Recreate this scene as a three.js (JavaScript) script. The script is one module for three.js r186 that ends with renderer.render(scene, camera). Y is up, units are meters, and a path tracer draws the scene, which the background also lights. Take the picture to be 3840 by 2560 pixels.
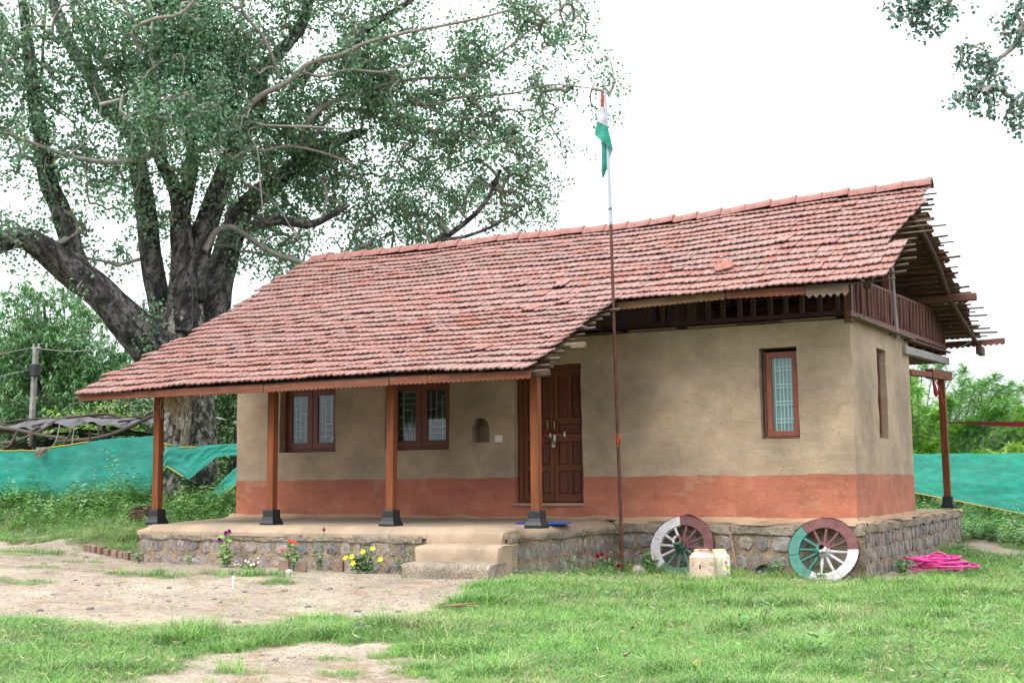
import * as THREE from 'three';
import { RoundedBoxGeometry } from 'three/addons/geometries/RoundedBoxGeometry.js';
import { mergeGeometries } from 'three/addons/utils/BufferGeometryUtils.js';

// ---------------------------------------------------------------- camera, sky, sun, exposure
const scene = new THREE.Scene();
const camera = new THREE.PerspectiveCamera(30.04, 1024 / 682, 0.1, 900);
camera.position.set(3.8207, 1.2823, 16.9501);
camera.rotation.order = 'YXZ';
camera.rotation.set(0.1110, 0.4838, -0.0089);
scene.add(camera);

const renderer = new THREE.WebGLRenderer({ antialias: true });
renderer.setSize(1024, 682);
renderer.toneMapping = THREE.LinearToneMapping;
renderer.toneMappingExposure = 3.05;
renderer.shadowMap.enabled = true;
renderer.shadowMap.type = THREE.PCFSoftShadowMap;

{ // an overcast sky: bright above, a third as bright at the horizon
  const w = 128, h = 64, d = new Float32Array(w * h * 4);
  for (let j = 0; j < h; j++) {
    const e = Math.sin(((j + 0.5) / h - 0.5) * Math.PI), up = Math.max(e, 0);
    const L = 0.385 + 0.8 * Math.pow(up, 0.85);
    for (let i = 0; i < w; i++) {
      const k = (j * w + i) * 4;
      d[k] = L * (0.94 + 0.05 * up); d[k + 1] = L * 0.99; d[k + 2] = L * (1.06 - 0.03 * up); d[k + 3] = 1;
    }
  }
  const sky = new THREE.DataTexture(d, w, h, THREE.RGBAFormat, THREE.FloatType);
  sky.mapping = THREE.EquirectangularReflectionMapping;
  sky.magFilter = sky.minFilter = THREE.LinearFilter;
  sky.needsUpdate = true;
  scene.background = sky;
  scene.environment = sky;
}
const sun = new THREE.DirectionalLight(0xfffaf3, 1.0);
sun.position.set(-12, 40, 30);
sun.target.position.set(-4, 0, 0);
sun.castShadow = true;
sun.shadow.radius = 70;
sun.shadow.mapSize.set(2048, 2048);
Object.assign(sun.shadow.camera, { left: -32, right: 32, top: 32, bottom: -32, near: 1, far: 120 });
scene.add(sun, sun.target);

// ---------------------------------------------------------------- random numbers and noise
let seed = 12345;
const rnd = () => { seed = (seed + 0x6D2B79F5) | 0; let t = Math.imul(seed ^ (seed >>> 15), 1 | seed); t = (t + Math.imul(t ^ (t >>> 7), 61 | t)) ^ t; return ((t ^ (t >>> 14)) >>> 0) / 4294967296; };
const rr = (a, b) => a + (b - a) * rnd();
const hash = (x, y, z, s = 0) => { let h = Math.imul(x, 374761393) ^ Math.imul(y, 668265263) ^ Math.imul(z, 1440662683) ^ Math.imul(s, 974634721); h = Math.imul(h ^ (h >>> 13), 1274126177); return ((h ^ (h >>> 16)) >>> 0) / 4294967295; };
const sm = t => t * t * (3 - 2 * t);
const lerp = (a, b, t) => a + (b - a) * t;
const clamp = (x, a = 0, b = 1) => Math.min(b, Math.max(a, x));
const step = (a, b, x) => sm(clamp((x - a) / (b - a)));
function n3(x, y, z, s = 0) {
  const X = Math.floor(x), Y = Math.floor(y), Z = Math.floor(z), u = sm(x - X), v = sm(y - Y), w = sm(z - Z);
  const c = (i, j, k) => hash(X + i, Y + j, Z + k, s);
  return lerp(lerp(lerp(c(0, 0, 0), c(1, 0, 0), u), lerp(c(0, 1, 0), c(1, 1, 0), u), v), lerp(lerp(c(0, 0, 1), c(1, 0, 1), u), lerp(c(0, 1, 1), c(1, 1, 1), u), v), w);
}
function f3(x, y, z, o = 3, s = 0) { let a = 0, m = 0.5, t = 0; for (let i = 0; i < o; i++) { a += m * n3(x, y, z, s + i); t += m; m /= 2; x *= 2.03; y *= 2.03; z *= 2.03; } return a / t; }
const f2 = (x, y, o = 3, s = 0) => f3(x, y, 7.3, o, s);
function pn(x, y, px, py, s) { // periodic value noise
  const X = Math.floor(x), Y = Math.floor(y), u = sm(x - X), v = sm(y - Y), m = (a, p) => ((a % p) + p) % p;
  const c = (i, j) => hash(m(X + i, px), m(Y + j, py), 0, s);
  return lerp(lerp(c(0, 0), c(1, 0), u), lerp(c(0, 1), c(1, 1), u), v);
}
function pf(u, v, px, py, o = 4, s = 0) { let a = 0, m = 0.5, t = 0; for (let i = 0; i < o; i++) { a += m * pn(u * px, v * py, px, py, s + i * 17); t += m; m *= 0.55; px *= 2; py *= 2; } return a / t; }

// ---------------------------------------------------------------- textures (computed; uv in metres, one repeat = size metres)
function tex(n, size, fn, srgb = true, m = n) {
  const d = new Uint8Array(n * m * 4);
  for (let j = 0; j < m; j++) for (let i = 0; i < n; i++) {
    const c = fn((i + 0.5) / n, (j + 0.5) / m), k = (j * n + i) * 4;
    const q = Array.isArray(c) ? c : [c, c, c];
    for (let a = 0; a < 3; a++) d[k + a] = clamp(q[a]) * 255;
    d[k + 3] = 255;
  }
  const t = new THREE.DataTexture(d, n, m, THREE.RGBAFormat);
  t.wrapS = t.wrapT = THREE.RepeatWrapping; t.magFilter = THREE.LinearFilter; t.minFilter = THREE.LinearMipmapLinearFilter; t.generateMipmaps = true;
  if (srgb) t.colorSpace = THREE.SRGBColorSpace;
  const [su, sv] = Array.isArray(size) ? size : [size, size];
  t.repeat.set(1 / su, 1 / sv);
  t.needsUpdate = true;
  return t;
}
const mixc = (a, b, t) => a.map((v, i) => lerp(v, b[i], clamp(t)));
const ridge = v => 1 - Math.abs(2 * v - 1);
// a light multiplier around white, for tinting by material colour
const T = {};
T.mud = tex(1024, 2.6, (u, v) => {
  const a = pf(u, v, 5, 5, 4, 1), b = pf(u, v, 8, 60, 3, 2), c = pf(u, v, 130, 130, 2, 3), st = pf(u, v, 90, 200, 2, 5);
  let k = 0.9 + 0.3 * (a - 0.5) + 0.12 * (pf(u, v, 3, 4, 5, 12) - 0.5) + 0.05 * (b - 0.5) + 0.05 * (c - 0.5) + 0.08 * (pf(u, v, 22, 26, 3, 8) - 0.5);
  if (st > 0.8) k += 0.03; if (pf(u, v, 50, 90, 2, 9) < 0.17) k -= 0.06;
  const w = pf(u, v, 4, 7, 3, 21);
  return [k, k * (0.985 + 0.03 * (w - 0.5)), k * (0.97 + 0.09 * (w - 0.5))];
});
T.mudBump = tex(1024, 1.7, (u, v) => {
  const a = pf(u, v, 7, 12, 4, 31), b = pf(u, v, 14, 60, 3, 32), c = pf(u, v, 120, 160, 2, 33);
  const cr = ridge(pf(u, v, 6, 7, 3, 34));
  return 0.5 * a + 0.14 * b + 0.14 * c + 0.18 * pf(u, v, 26, 34, 3, 35) - (cr > 0.992 ? 0.25 : 0) + 0.04;
}, false);
T.band = tex(1024, 2.6, (u, v) => {
  const a = pf(u, v, 6, 6, 4, 41), b = pf(u, v, 10, 70, 3, 42), c = pf(u, v, 120, 120, 2, 43);
  const k = 0.88 + 0.26 * (a - 0.5) + 0.08 * (b - 0.5) + 0.1 * (c - 0.5), p = step(0.58, 0.74, pf(u, v, 9, 14, 5, 44)) * 0.5;
  return mixc([k, k, k], [0.95, 1.15, 1.2], p);
});
T.grain = tex(512, [0.35, 1.6], (u, v) => { // wood, grain along v
  const a = pf(u, v, 26, 3, 4, 51), b = pf(u, v, 90, 5, 2, 52), c = pf(u, v, 5, 4, 3, 53);
  const k = 0.82 + 0.3 * (a - 0.5) + 0.16 * (b - 0.5) + 0.22 * (c - 0.5);
  const sc = pf(u, v, 34, 8, 3, 54) > 0.74 || pf(u, v, 9, 5, 4, 55) > 0.76; // scuffs
  return sc ? mixc([k, k * 0.99, k * 0.97], [1.25, 1.7, 2.2], 0.45) : [k, k * 0.99, k * 0.97];
});
T.grainBump = tex(256, [0.35, 1.6], (u, v) => 0.6 * pf(u, v, 30, 3, 3, 51) + 0.4 * pf(u, v, 80, 6, 2, 52), false);
T.stone = tex(512, 0.7, (u, v) => {
  const a = pf(u, v, 6, 6, 5, 61), b = pf(u, v, 14, 9, 3, 62), c = pf(u, v, 80, 80, 2, 63);
  const k = 0.8 + 0.5 * (a - 0.5) + 0.2 * (c - 0.5);
  return mixc([k, k * 0.98, k * 0.985], [1.05, 0.96, 0.85], step(0.52, 0.72, b) * 0.5);
});
T.mortar = tex(512, 0.9, (u, v) => {
  const a = pf(u, v, 6, 6, 4, 71), c = pf(u, v, 70, 70, 3, 72), p = pf(u, v, 34, 34, 2, 73);
  const k = 0.84 + 0.34 * (a - 0.5) + 0.3 * (c - 0.5) - (p < 0.3 ? 0.14 : 0);
  return [k, k * 0.985, k * 0.96];
});
T.rough = tex(512, 0.5, (u, v) => 0.5 * pf(u, v, 9, 9, 4, 81) + 0.5 * pf(u, v, 48, 48, 2, 82), false);
T.bark = tex(1024, [1.6, 1.9], (u, v) => {
  const a = pf(u, v, 14, 6, 4, 91), b = pf(u, v, 5, 4, 4, 92), c = pf(u, v, 90, 60, 2, 93), l = pf(u, v, 12, 10, 4, 94);
  let k = 0.5 + 0.75 * (a - 0.5) + 0.35 * (c - 0.5);
  let q = [k * 1.02, k, k * 0.96];
  q = mixc(q, [0.2, 0.2, 0.21], step(0.5, 0.7, b) * 0.55);
  q = mixc(q, [0.14, 0.14, 0.15], step(0.52, 0.62, pf(u, v, 26, 22, 3, 97)) * 0.7);
  return mixc(q, [0.82, 0.82, 0.8], step(0.56, 0.68, pf(u, v, 24, 20, 4, 98)) * 0.55);
});
T.barkBump = tex(512, [1.6, 1.9], (u, v) => 0.55 * ridge(pf(u, v, 12, 5, 4, 91)) + 0.45 * pf(u, v, 50, 30, 3, 96), false);
T.soil = tex(1024, 2.3, (u, v) => {
  const a = pf(u, v, 5, 5, 5, 101), c = pf(u, v, 110, 110, 3, 102), p = pf(u, v, 70, 70, 2, 103), s = pf(u, v, 12, 12, 4, 104);
  let k = 0.86 + 0.24 * (a - 0.5) + 0.26 * (c - 0.5) - (p < 0.26 ? 0.2 : 0) + (p > 0.78 ? 0.08 : 0);
  return mixc([k, k * 0.985, k * 0.965], [0.74, 0.66, 0.57], step(0.55, 0.72, s) * 0.6);
});
T.soilBump = tex(512, 0.8, (u, v) => 0.5 * pf(u, v, 8, 8, 5, 111) + 0.5 * pf(u, v, 60, 60, 2, 112), false);
T.rust = tex(256, 0.4, (u, v) => { const k = 0.8 + 0.6 * (pf(u, v, 8, 8, 4, 121) - 0.5); return [k, k * 0.95, k * 0.9]; });
T.net = tex(512, 0.9, (u, v) => {
  const k = 0.86 + 0.34 * (pf(u, v, 3, 9, 4, 131) - 0.5) + 0.2 * (pf(u, v, 4, 90, 3, 132) - 0.5) + 0.1 * (pf(u, v, 120, 120, 1, 133) - 0.5);
  return [k, k, k];
});
T.paint = tex(512, 0.5, (u, v) => { // worn paint on timber
  const k = 0.88 + 0.22 * (pf(u, v, 7, 7, 4, 141) - 0.5) + 0.14 * (pf(u, v, 60, 60, 2, 142) - 0.5), cr = ridge(pf(u, v, 9, 9, 4, 143));
  return mixc([k, k, k], [0.5, 0.46, 0.42], cr > 0.972 ? 0.55 : 0);
});
// sixteen roof tiles in one sheet: clay with streaks along the tile, dark lichen on the nose and in the flutes
T.tile = tex(1024, 1, (u, v) => {
  const cu = Math.floor(u * 4), cv = Math.floor(v * 4), id = cu + cv * 4, x = u * 4 - cu, y = v * 4 - cv; // y: 0 nose, 1 head
  const st = pf(x, y, 22, 2, 3, 151 + id), a = pf(x, y, 3, 4, 4, 170 + id), c = pf(x, y, 40, 60, 2, 190 + id), nz = pf(x, y, 7, 7, 4, 210 + id);
  let k = 0.84 + 0.26 * (st - 0.5) + 0.24 * (a - 0.5) + 0.14 * (c - 0.5);
  let q = [k, k * (0.95 + 0.1 * (a - 0.5)), k * (0.95 + 0.12 * (a - 0.5))];
  q = mixc(q, [0.92, 0.97, 1.0], step(0.5, 0.75, pf(x, y, 12, 3, 3, 250 + id)) * 0.35);
  const age = hash(id, 3, 5);
  q = mixc(q, [0.46, 0.5, 0.52], step(0.58 - 0.12 * age, 0.74, nz) * (0.2 + 0.6 * age) * 0.55);
  const nose = clamp(1 - y / (0.03 + 0.13 * pf(x, 0.5, 9, 3, 3, 230 + id)));
  return mixc(q, [0.4, 0.42, 0.42], (nose > 0 ? 0.55 : 0) * step(0.3, 0.55, pf(x, y, 16, 16, 3, 240 + id)));
});

// ---------------------------------------------------------------- materials
const M = {};
const mat = (name, rgb, o = {}) => { const m = new THREE.MeshStandardMaterial({ roughness: 0.85, metalness: 0, side: THREE.DoubleSide, ...o }); m.color.setRGB(...rgb); M[name] = m; return m; };
mat('mud', [0.44, 0.342, 0.245], { map: T.mud, bumpMap: T.mudBump, bumpScale: 0.016, roughness: 0.95 });
mat('band', [0.49, 0.168, 0.1], { map: T.band, bumpMap: T.mudBump, bumpScale: 0.016, roughness: 0.9 });
mat('floorMud', [0.42, 0.33, 0.235], { map: T.mud, bumpMap: T.mudBump, bumpScale: 0.012, roughness: 0.95 });
mat('skirt', [0.42, 0.29, 0.19], { map: T.mud, bumpMap: T.mudBump, bumpScale: 0.012, roughness: 0.95 });
mat('mortar', [0.37, 0.295, 0.215], { map: T.mortar, bumpMap: T.rough, bumpScale: 0.022, roughness: 1 });
mat('cement', [0.36, 0.31, 0.25], { map: T.mortar, bumpMap: T.rough, bumpScale: 0.03, roughness: 1 });
const stoneMats = [[0.31, 0.298, 0.298], [0.38, 0.36, 0.345], [0.24, 0.23, 0.237], [0.41, 0.37, 0.32], [0.33, 0.295, 0.282]].map((c, i) => mat('stone' + i, c, { map: T.stone, bumpMap: T.rough, bumpScale: 0.012, roughness: 0.9 }));
mat('wood', [0.28, 0.075, 0.025], { map: T.grain, bumpMap: T.grainBump, bumpScale: 0.002, roughness: 0.5 });
mat('post', [0.25, 0.068, 0.016], { map: T.grain, bumpMap: T.grainBump, bumpScale: 0.002, roughness: 0.8 });
mat('doorWood', [0.185, 0.045, 0.008], { map: T.grain, bumpMap: T.grainBump, bumpScale: 0.002, roughness: 0.6 });
mat('doorPanel', [0.15, 0.034, 0.007], { map: T.grain, bumpMap: T.grainBump, bumpScale: 0.002, roughness: 0.6 });
mat('winWood', [0.19, 0.042, 0.02], { map: T.grain, bumpMap: T.grainBump, bumpScale: 0.002, roughness: 0.55 });
mat('fascia', [0.23, 0.07, 0.03], { map: T.grain, bumpMap: T.grainBump, bumpScale: 0.003, roughness: 0.75 });
mat('oldWood', [0.25, 0.18, 0.13], { map: T.grain, bumpMap: T.grainBump, bumpScale: 0.004, roughness: 0.9 });
mat('greyWood', [0.46, 0.44, 0.44], { map: T.grain, bumpMap: T.grainBump, bumpScale: 0.004, roughness: 0.9 });
mat('rail', [0.2, 0.078, 0.058], { map: T.grain, bumpMap: T.grainBump, bumpScale: 0.003, roughness: 0.7 });
mat('darkWood', [0.12, 0.062, 0.045], { map: T.grain, bumpMap: T.grainBump, bumpScale: 0.003, roughness: 0.85 });
mat('stick', [0.16, 0.11, 0.085], { map: T.grain, bumpMap: T.grainBump, bumpScale: 0.003, roughness: 0.9 });
mat('blackStone', [0.013, 0.0155, 0.019], { map: T.stone, bumpMap: T.rough, bumpScale: 0.004, roughness: 0.45 });
const tileCols = [[0.415, 0.23, 0.188], [0.405, 0.205, 0.162], [0.43, 0.255, 0.215], [0.38, 0.235, 0.2], [0.4, 0.18, 0.138]];
const tileMats = tileCols.map((c, i) => mat('tile' + i, c, { map: T.tile, roughness: 0.75 }));
mat('tiles', [1, 1, 1], { map: T.tile, roughness: 0.75, vertexColors: true });
mat('ridgeTile', [0.39, 0.175, 0.145], { map: T.paint, bumpMap: T.rough, bumpScale: 0.003, roughness: 0.75 });
mat('metal', [0.42, 0.41, 0.38], { roughness: 0.35, metalness: 0.9 });
mat('brass', [0.3, 0.22, 0.13], { roughness: 0.4, metalness: 0.8 });
mat('grille', [0.55, 0.56, 0.54], { roughness: 0.6 });
mat('white', [0.72, 0.71, 0.68], { roughness: 0.5 });
mat('boreShade', [0.02, 0.018, 0.016], { roughness: 1 });
mat('rust', [0.14, 0.062, 0.045], { map: T.rust, roughness: 0.85 });
mat('ground', [1, 1, 1], { map: T.soil, bumpMap: T.soilBump, bumpScale: 0.05, roughness: 1, vertexColors: true });
mat('litTrunkBark', [0.85, 0.82, 0.77], { map: T.bark, bumpMap: T.barkBump, bumpScale: 0.05, roughness: 0.95 });  // same map as bark, paler: side light on the lower trunk is in the colour
mat('bark', [0.31, 0.305, 0.3], { map: T.bark, bumpMap: T.barkBump, bumpScale: 0.06, roughness: 0.95 });
mat('paleBark', [0.34, 0.33, 0.31], { map: T.mortar, bumpMap: T.barkBump, bumpScale: 0.012, roughness: 0.9 });
mat('twig', [0.29, 0.275, 0.25], { roughness: 0.9 });
const leafMat = (name, c, tr = 0.3, ro = 0.5) => { const m = new THREE.MeshPhysicalMaterial({ roughness: ro, side: THREE.DoubleSide, transmission: tr, thickness: 0 }); m.color.setRGB(...c); M[name] = m; return m; };
leafMat('leaf', [1, 1, 1], 0.42, 0.5);
leafMat('grassBlade', [1, 1, 1], 0.25, 0.75);
M.glass = new THREE.MeshPhysicalMaterial({ transmission: 1, thickness: 0, roughness: 0.03, ior: 1.5, color: 0xe8f2f0, side: THREE.DoubleSide });

// ---------------------------------------------------------------- object helpers
const taken = {};
function numbered(name) { const k = taken[name] = (taken[name] ?? -1) + 1; return k ? `${name}_${String(k).padStart(3, '0')}` : name; }
function shadows(o) { o.castShadow = o.receiveShadow = true; return o; }
function tag(o, label, category, group) { o.name = numbered(o.name); o.userData.label = label; o.userData.category = category; if (group) o.userData.group = group; scene.add(o); return o; }
function thing(name, pos = [0, 0, 0], turn = 0) { const g = new THREE.Group(); g.name = name; g.position.set(...pos); g.rotation.y = turn; return g; }
function mesh(name, geo, m, parent) {
  if (Array.isArray(geo)) geo = merge(geo);
  const o = shadows(new THREE.Mesh(geo, m)); o.name = name;
  if (parent) { parent.userData.n = parent.userData.n || {}; const c = parent.userData.n; c[name] = (c[name] ?? -1) + 1; if (c[name]) o.name = `${name}_${String(c[name]).padStart(3, '0')}`; parent.add(o); }
  return o;
}
function group(name, parent) { const g = new THREE.Group(); g.name = name; parent.userData.n = parent.userData.n || {}; const c = parent.userData.n; c[name] = (c[name] ?? -1) + 1; if (c[name]) g.name = `${name}_${String(c[name]).padStart(3, '0')}`; parent.add(g); return g; }
function merge(list) {
  const hasC = list.some(g => g.attributes.color);
  return mergeGeometries(list.map(g => {
    g = g.index ? g.toNonIndexed() : g;
    for (const k of Object.keys(g.attributes)) if (!['position', 'normal', 'uv', 'color'].includes(k)) g.deleteAttribute(k);
    if (!g.attributes.normal) g.computeVertexNormals();
    if (!g.attributes.uv) boxUV(g);
    if (hasC && !g.attributes.color) g.setAttribute('color', new THREE.BufferAttribute(new Float32Array(g.attributes.position.count * 3).fill(1), 3));
    return g;
  }));
}
function boxUV(g, along = 1) { // uv in metres across the dominant normal; along 1: v = y, 0: v = x, 2: v = z
  const p = g.attributes.position, n = g.attributes.normal, uv = new Float32Array(p.count * 2);
  for (let i = 0; i < p.count; i++) {
    const P = [p.getX(i), p.getY(i), p.getZ(i)], N = [Math.abs(n.getX(i)), Math.abs(n.getY(i)), Math.abs(n.getZ(i))];
    const k = N[0] > N[1] && N[0] > N[2] ? 0 : N[1] > N[2] ? 1 : 2, ax = [0, 1, 2].filter(a => a !== k);
    let [a, b] = ax; if (b !== along && a === along) [a, b] = [b, a];
    uv[2 * i] = P[a]; uv[2 * i + 1] = P[b];
  }
  g.setAttribute('uv', new THREE.BufferAttribute(uv, 2)); return g;
}
function box(w, h, d, x = 0, y = 0, z = 0, r = 0.006, along) {
  let g = r > 0 ? new RoundedBoxGeometry(w, h, d, 1, Math.min(r, w / 2.1, h / 2.1, d / 2.1)) : new THREE.BoxGeometry(w, h, d);
  g = g.index ? g.toNonIndexed() : g;
  boxUV(g, along ?? (w > h && w > d ? 0 : h >= d ? 1 : 2));
  const o = rnd() * 3, uv = g.attributes.uv; for (let i = 0; i < uv.count; i++) uv.setXY(i, uv.getX(i) + o, uv.getY(i) + o * 1.7);
  return g.translate(x, y, z);
}
const V = (x, y, z) => new THREE.Vector3(x, y, z);
// a straight or bent rod through points [x, y, z, r]; uv in metres with v along the rod
function rod(pts, seg = 7, o = {}) {
  const curve = pts.length > 2 && !o.straight ? new THREE.CatmullRomCurve3(pts.map(p => V(p[0], p[1], p[2])), false, 'centripetal') : null;
  const N = curve ? (o.n || (pts.length - 1) * 4) : pts.length - 1, pos = [], uv = [], idx = [];
  let len = 0, prev = null, nx = null; const off = o.off ?? rnd() * 5;
  for (let i = 0; i <= N; i++) {
    const t = i / N, f = t * (pts.length - 1), k = Math.min(Math.floor(f), pts.length - 2), r = lerp(pts[k][3], pts[k + 1][3], f - k);
    const tt = curve ? curveT(curve, f, pts.length - 1) : 0;
    const P = curve ? curve.getPoint(tt) : V(...pts[i].slice(0, 3));
    const tan = curve ? curve.getTangent(tt) : V(...pts[Math.min(i + 1, N)].slice(0, 3)).sub(V(...pts[Math.max(i - 1, 0)].slice(0, 3))).normalize();
    if (prev) len += P.distanceTo(prev); prev = P.clone();
    if (!nx) nx = Math.abs(tan.y) > 0.9 ? V(1, 0, 0) : V(0, 1, 0);
    nx = nx.clone().sub(tan.clone().multiplyScalar(nx.dot(tan))).normalize();
    const bi = tan.clone().cross(nx);
    for (let j = 0; j <= seg; j++) {
      const a = j / seg * Math.PI * 2; let R = r;
      if (o.wob) R *= 1 + o.wob * (2 * f3(Math.cos(a) * o.wf + off, len * (o.wl || 0.5), Math.sin(a) * o.wf + off, 3, 5) - 1);
      pos.push(P.x + R * (nx.x * Math.cos(a) + bi.x * Math.sin(a)), P.y + R * (nx.y * Math.cos(a) + bi.y * Math.sin(a)), P.z + R * (nx.z * Math.cos(a) + bi.z * Math.sin(a)));
      uv.push(a * Math.max(r, 0.02) + off, len + off);
    }
  }
  const W = seg + 1;
  for (let i = 0; i < N; i++) for (let j = 0; j < seg; j++) { const a = i * W + j; idx.push(a, a + W, a + 1, a + 1, a + W, a + W + 1); }
  if (!o.open) for (const e of [0, N]) { const c = pos.length / 3; let x = 0, y = 0, z = 0; for (let j = 0; j < seg; j++) { const q = (e * W + j) * 3; x += pos[q] / seg; y += pos[q + 1] / seg; z += pos[q + 2] / seg; } pos.push(x, y, z); uv.push(off, len * (e ? 1 : 0) + off); for (let j = 0; j < seg; j++) e ? idx.push(e * W + j, c, e * W + j + 1) : idx.push(j, j + 1, c); }
  const g = new THREE.BufferGeometry();
  g.setAttribute('position', new THREE.Float32BufferAttribute(pos, 3)); g.setAttribute('uv', new THREE.Float32BufferAttribute(uv, 2)); g.setIndex(idx); g.computeVertexNormals();
  return g;
}
const curveT = (c, f, n) => f / n;
function lathe(prof, seg = 20) { return new THREE.LatheGeometry(prof.map(p => new THREE.Vector2(p[0], p[1])), seg); }
function squareLathe(prof) { // four-sided turned shape with flat faces; radii given as half the side
  let g = new THREE.LatheGeometry(prof.map(p => new THREE.Vector2(p[0] * Math.SQRT2, p[1])), 4, Math.PI / 4).toNonIndexed(); g.computeVertexNormals(); return boxUV(g);
}
// a grid sheet P(u, v) -> [x, y, z], uvs from UV(x, y, z)
function sheet(us, vs, P, UV, keep) {
  const pos = [], uv = [], idx = [];
  for (const v of vs) for (const u of us) { const p = P(u, v); pos.push(...p); uv.push(...UV(...p, u, v)); }
  const W = us.length;
  for (let j = 0; j < vs.length - 1; j++) for (let i = 0; i < W - 1; i++) {
    if (keep && !keep((us[i] + us[i + 1]) / 2, (vs[j] + vs[j + 1]) / 2)) continue;
    const a = j * W + i; idx.push(a, a + 1, a + W, a + 1, a + W + 1, a + W);
  }
  const g = new THREE.BufferGeometry();
  g.setAttribute('position', new THREE.Float32BufferAttribute(pos, 3)); g.setAttribute('uv', new THREE.Float32BufferAttribute(uv, 2)); g.setIndex(idx); g.computeVertexNormals();
  return g;
}
function lines(a, b, st, extra = []) {
  const s = new Set(extra.filter(e => e >= a - 1e-6 && e <= b + 1e-6)); s.add(a); s.add(b);
  const k = [...s].sort((p, q) => p - q), out = [k[0]];
  for (let i = 1; i < k.length; i++) { const n = Math.max(1, Math.round((k[i] - k[i - 1]) / st)); for (let j = 1; j <= n; j++) out.push(lerp(k[i - 1], k[i], j / n)); }
  return out;
}
const lin = (a, b, n) => Array.from({ length: n + 1 }, (_, i) => lerp(a, b, i / n));
const Mx = (p, q = [0, 0, 0], s = [1, 1, 1]) => new THREE.Matrix4().compose(V(...p), new THREE.Quaternion().setFromEuler(new THREE.Euler(...q)), V(...s));

// ---------------------------------------------------------------- ground
const HP = [[0.1, 0.1, 0], [1.2, -1.3, 0], [3, -4, 0], [1.5, -8, 0.08], [0.9, -11, 0.2], [0, 5, 0], [3, 5, 0], [3, 10, -0.02], [-1, 9, -0.01], [0, 14, -0.1], [4, 17, -0.2], [-3.2, 7, 0.05], [-3.3, 4.3, 0.2], [-6, 4.2, 0.21],
  [-9.3, 3.6, 0.24], [-6, 7, 0.11], [-11, 2, 0.3], [-14, 1.9, 0.26], [-15, 1, 0.38], [-12.6, 0.2, 0.55], [-13, -1, 0.8], [-14.5, -2, 0.93], [-12, -2.5, 0.92], [-18, -1.4, 0.93], [-11, -1, 0.62], [-20, -6, 1.1], [-10.6, -4, 0.8],
  [-25, -9, 1.2], [-40, -30, 1.2], [-28, 4, 0.6], [-12, 10, 0.1], [0, -20, 0.3], [10, -20, 0.3], [20, 0, 0], [-3.3, 1.5, 0.08], [-2.5, 0.6, 0.03]];
function groundY(x, z) {
  let a = 0, w = 0;
  for (const p of HP) { const d = Math.pow((x - p[0]) ** 2 + (z - p[1]) ** 2 + 0.15, -1.6); a += p[2] * d; w += d; }
  return a / w + 0.035 * (f2(x * 0.9, z * 0.9, 2, 300) - 0.5) + 0.018 * (f2(x * 4, z * 4, 2, 301) - 0.5);
}
const DIRT = [
  [[-16, 0.9], [-12.5, 1.5], [-10.6, 2.6], [-9.4, 2.9], [-4.4, 3.3], [-3.1, 3.9], [-2.95, 4.9], [-2.45, 6.2], [-2.6, 7.1], [-3.4, 7.2], [-3.2, 8.5], [-4.5, 8.8], [-6, 8.7], [-16, 9]],
  [[-2.2, 10.8], [-2.75, 9.7], [-2.6, 8.5], [-1.9, 8.3], [-0.6, 9.6], [-0.7, 10.8]],
  [[0.2, -9], [0.15, -6], [1.2, -5.3], [3, -5.6], [3, -6.6], [1.3, -6.6]],
  [[0.05, 0.3], [0.05, -4], [0.45, -3.6], [0.7, -1.5], [0.5, 0.2]],
  [[-16.5, 1.6], [-14.2, 0.9], [-14.0, 0.5], [-16.5, 0.9]],
];
function sdPoly(P, x, y) { // negative inside
  let d = 1e9, s = 1;
  for (let i = 0, j = P.length - 1; i < P.length; j = i++) {
    const ex = P[j][0] - P[i][0], ey = P[j][1] - P[i][1], wx = x - P[i][0], wy = y - P[i][1], t = clamp((wx * ex + wy * ey) / (ex * ex + ey * ey));
    d = Math.min(d, (wx - ex * t) ** 2 + (wy - ey * t) ** 2);
    const c1 = y >= P[i][1], c2 = y < P[j][1], c3 = ex * wy > ey * wx;
    if ((c1 && c2 && c3) || (!c1 && !c2 && !c3)) s = -s;
  }
  return s * Math.sqrt(d);
}
const PATCH = [[-3.5, 8.2, 0.5, 0.2], [-2.9, 7.45, 0.45, 0.25], [-7.6, 5.1, 1.1, 0.35], [-9.5, 5.0, 0.5, 0.3], [-9.8, 3.9, 0.7, 0.25], [-6.4, 4.7, 1.6, 0.35], [-9.5, 2.4, 1.2, 0.4], [-3.1, 6.3, 0.3, 0.1], [-8.4, 6.3, 0.8, 0.35], [-5.4, 5.2, 0.7, 0.2], [-11.5, 3.4, 1.2, 0.5], [-1.9, 9.0, 0.35, 0.15], [-1.4, 9.6, 0.35, 0.2], [-2.1, 9.9, 0.3, 0.12]];
function grassAt(x, z) { // 0 bare soil .. 1 full grass
  const w = 0.6 * (f2(x * 1.7, z * 1.7, 3, 310) - 0.5) + 0.75 * (f2(x * 5, z * 5, 3, 311) - 0.5);
  let d = 9;
  for (const P of DIRT) d = Math.min(d, sdPoly(P, x, z));
  let g = step(-0.12, 0.16, d + w);
  for (const p of PATCH) { const q = Math.hypot((x - p[0]) / p[2], (z - p[1]) / p[3]); if (q < 1.6) g = Math.max(g, step(0.55, 0.85, f2(x * 5, z * 5, 2, 315) + 0.75 * (1 - q) - 0.09) * 0.5); }
  return g;
}
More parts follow.
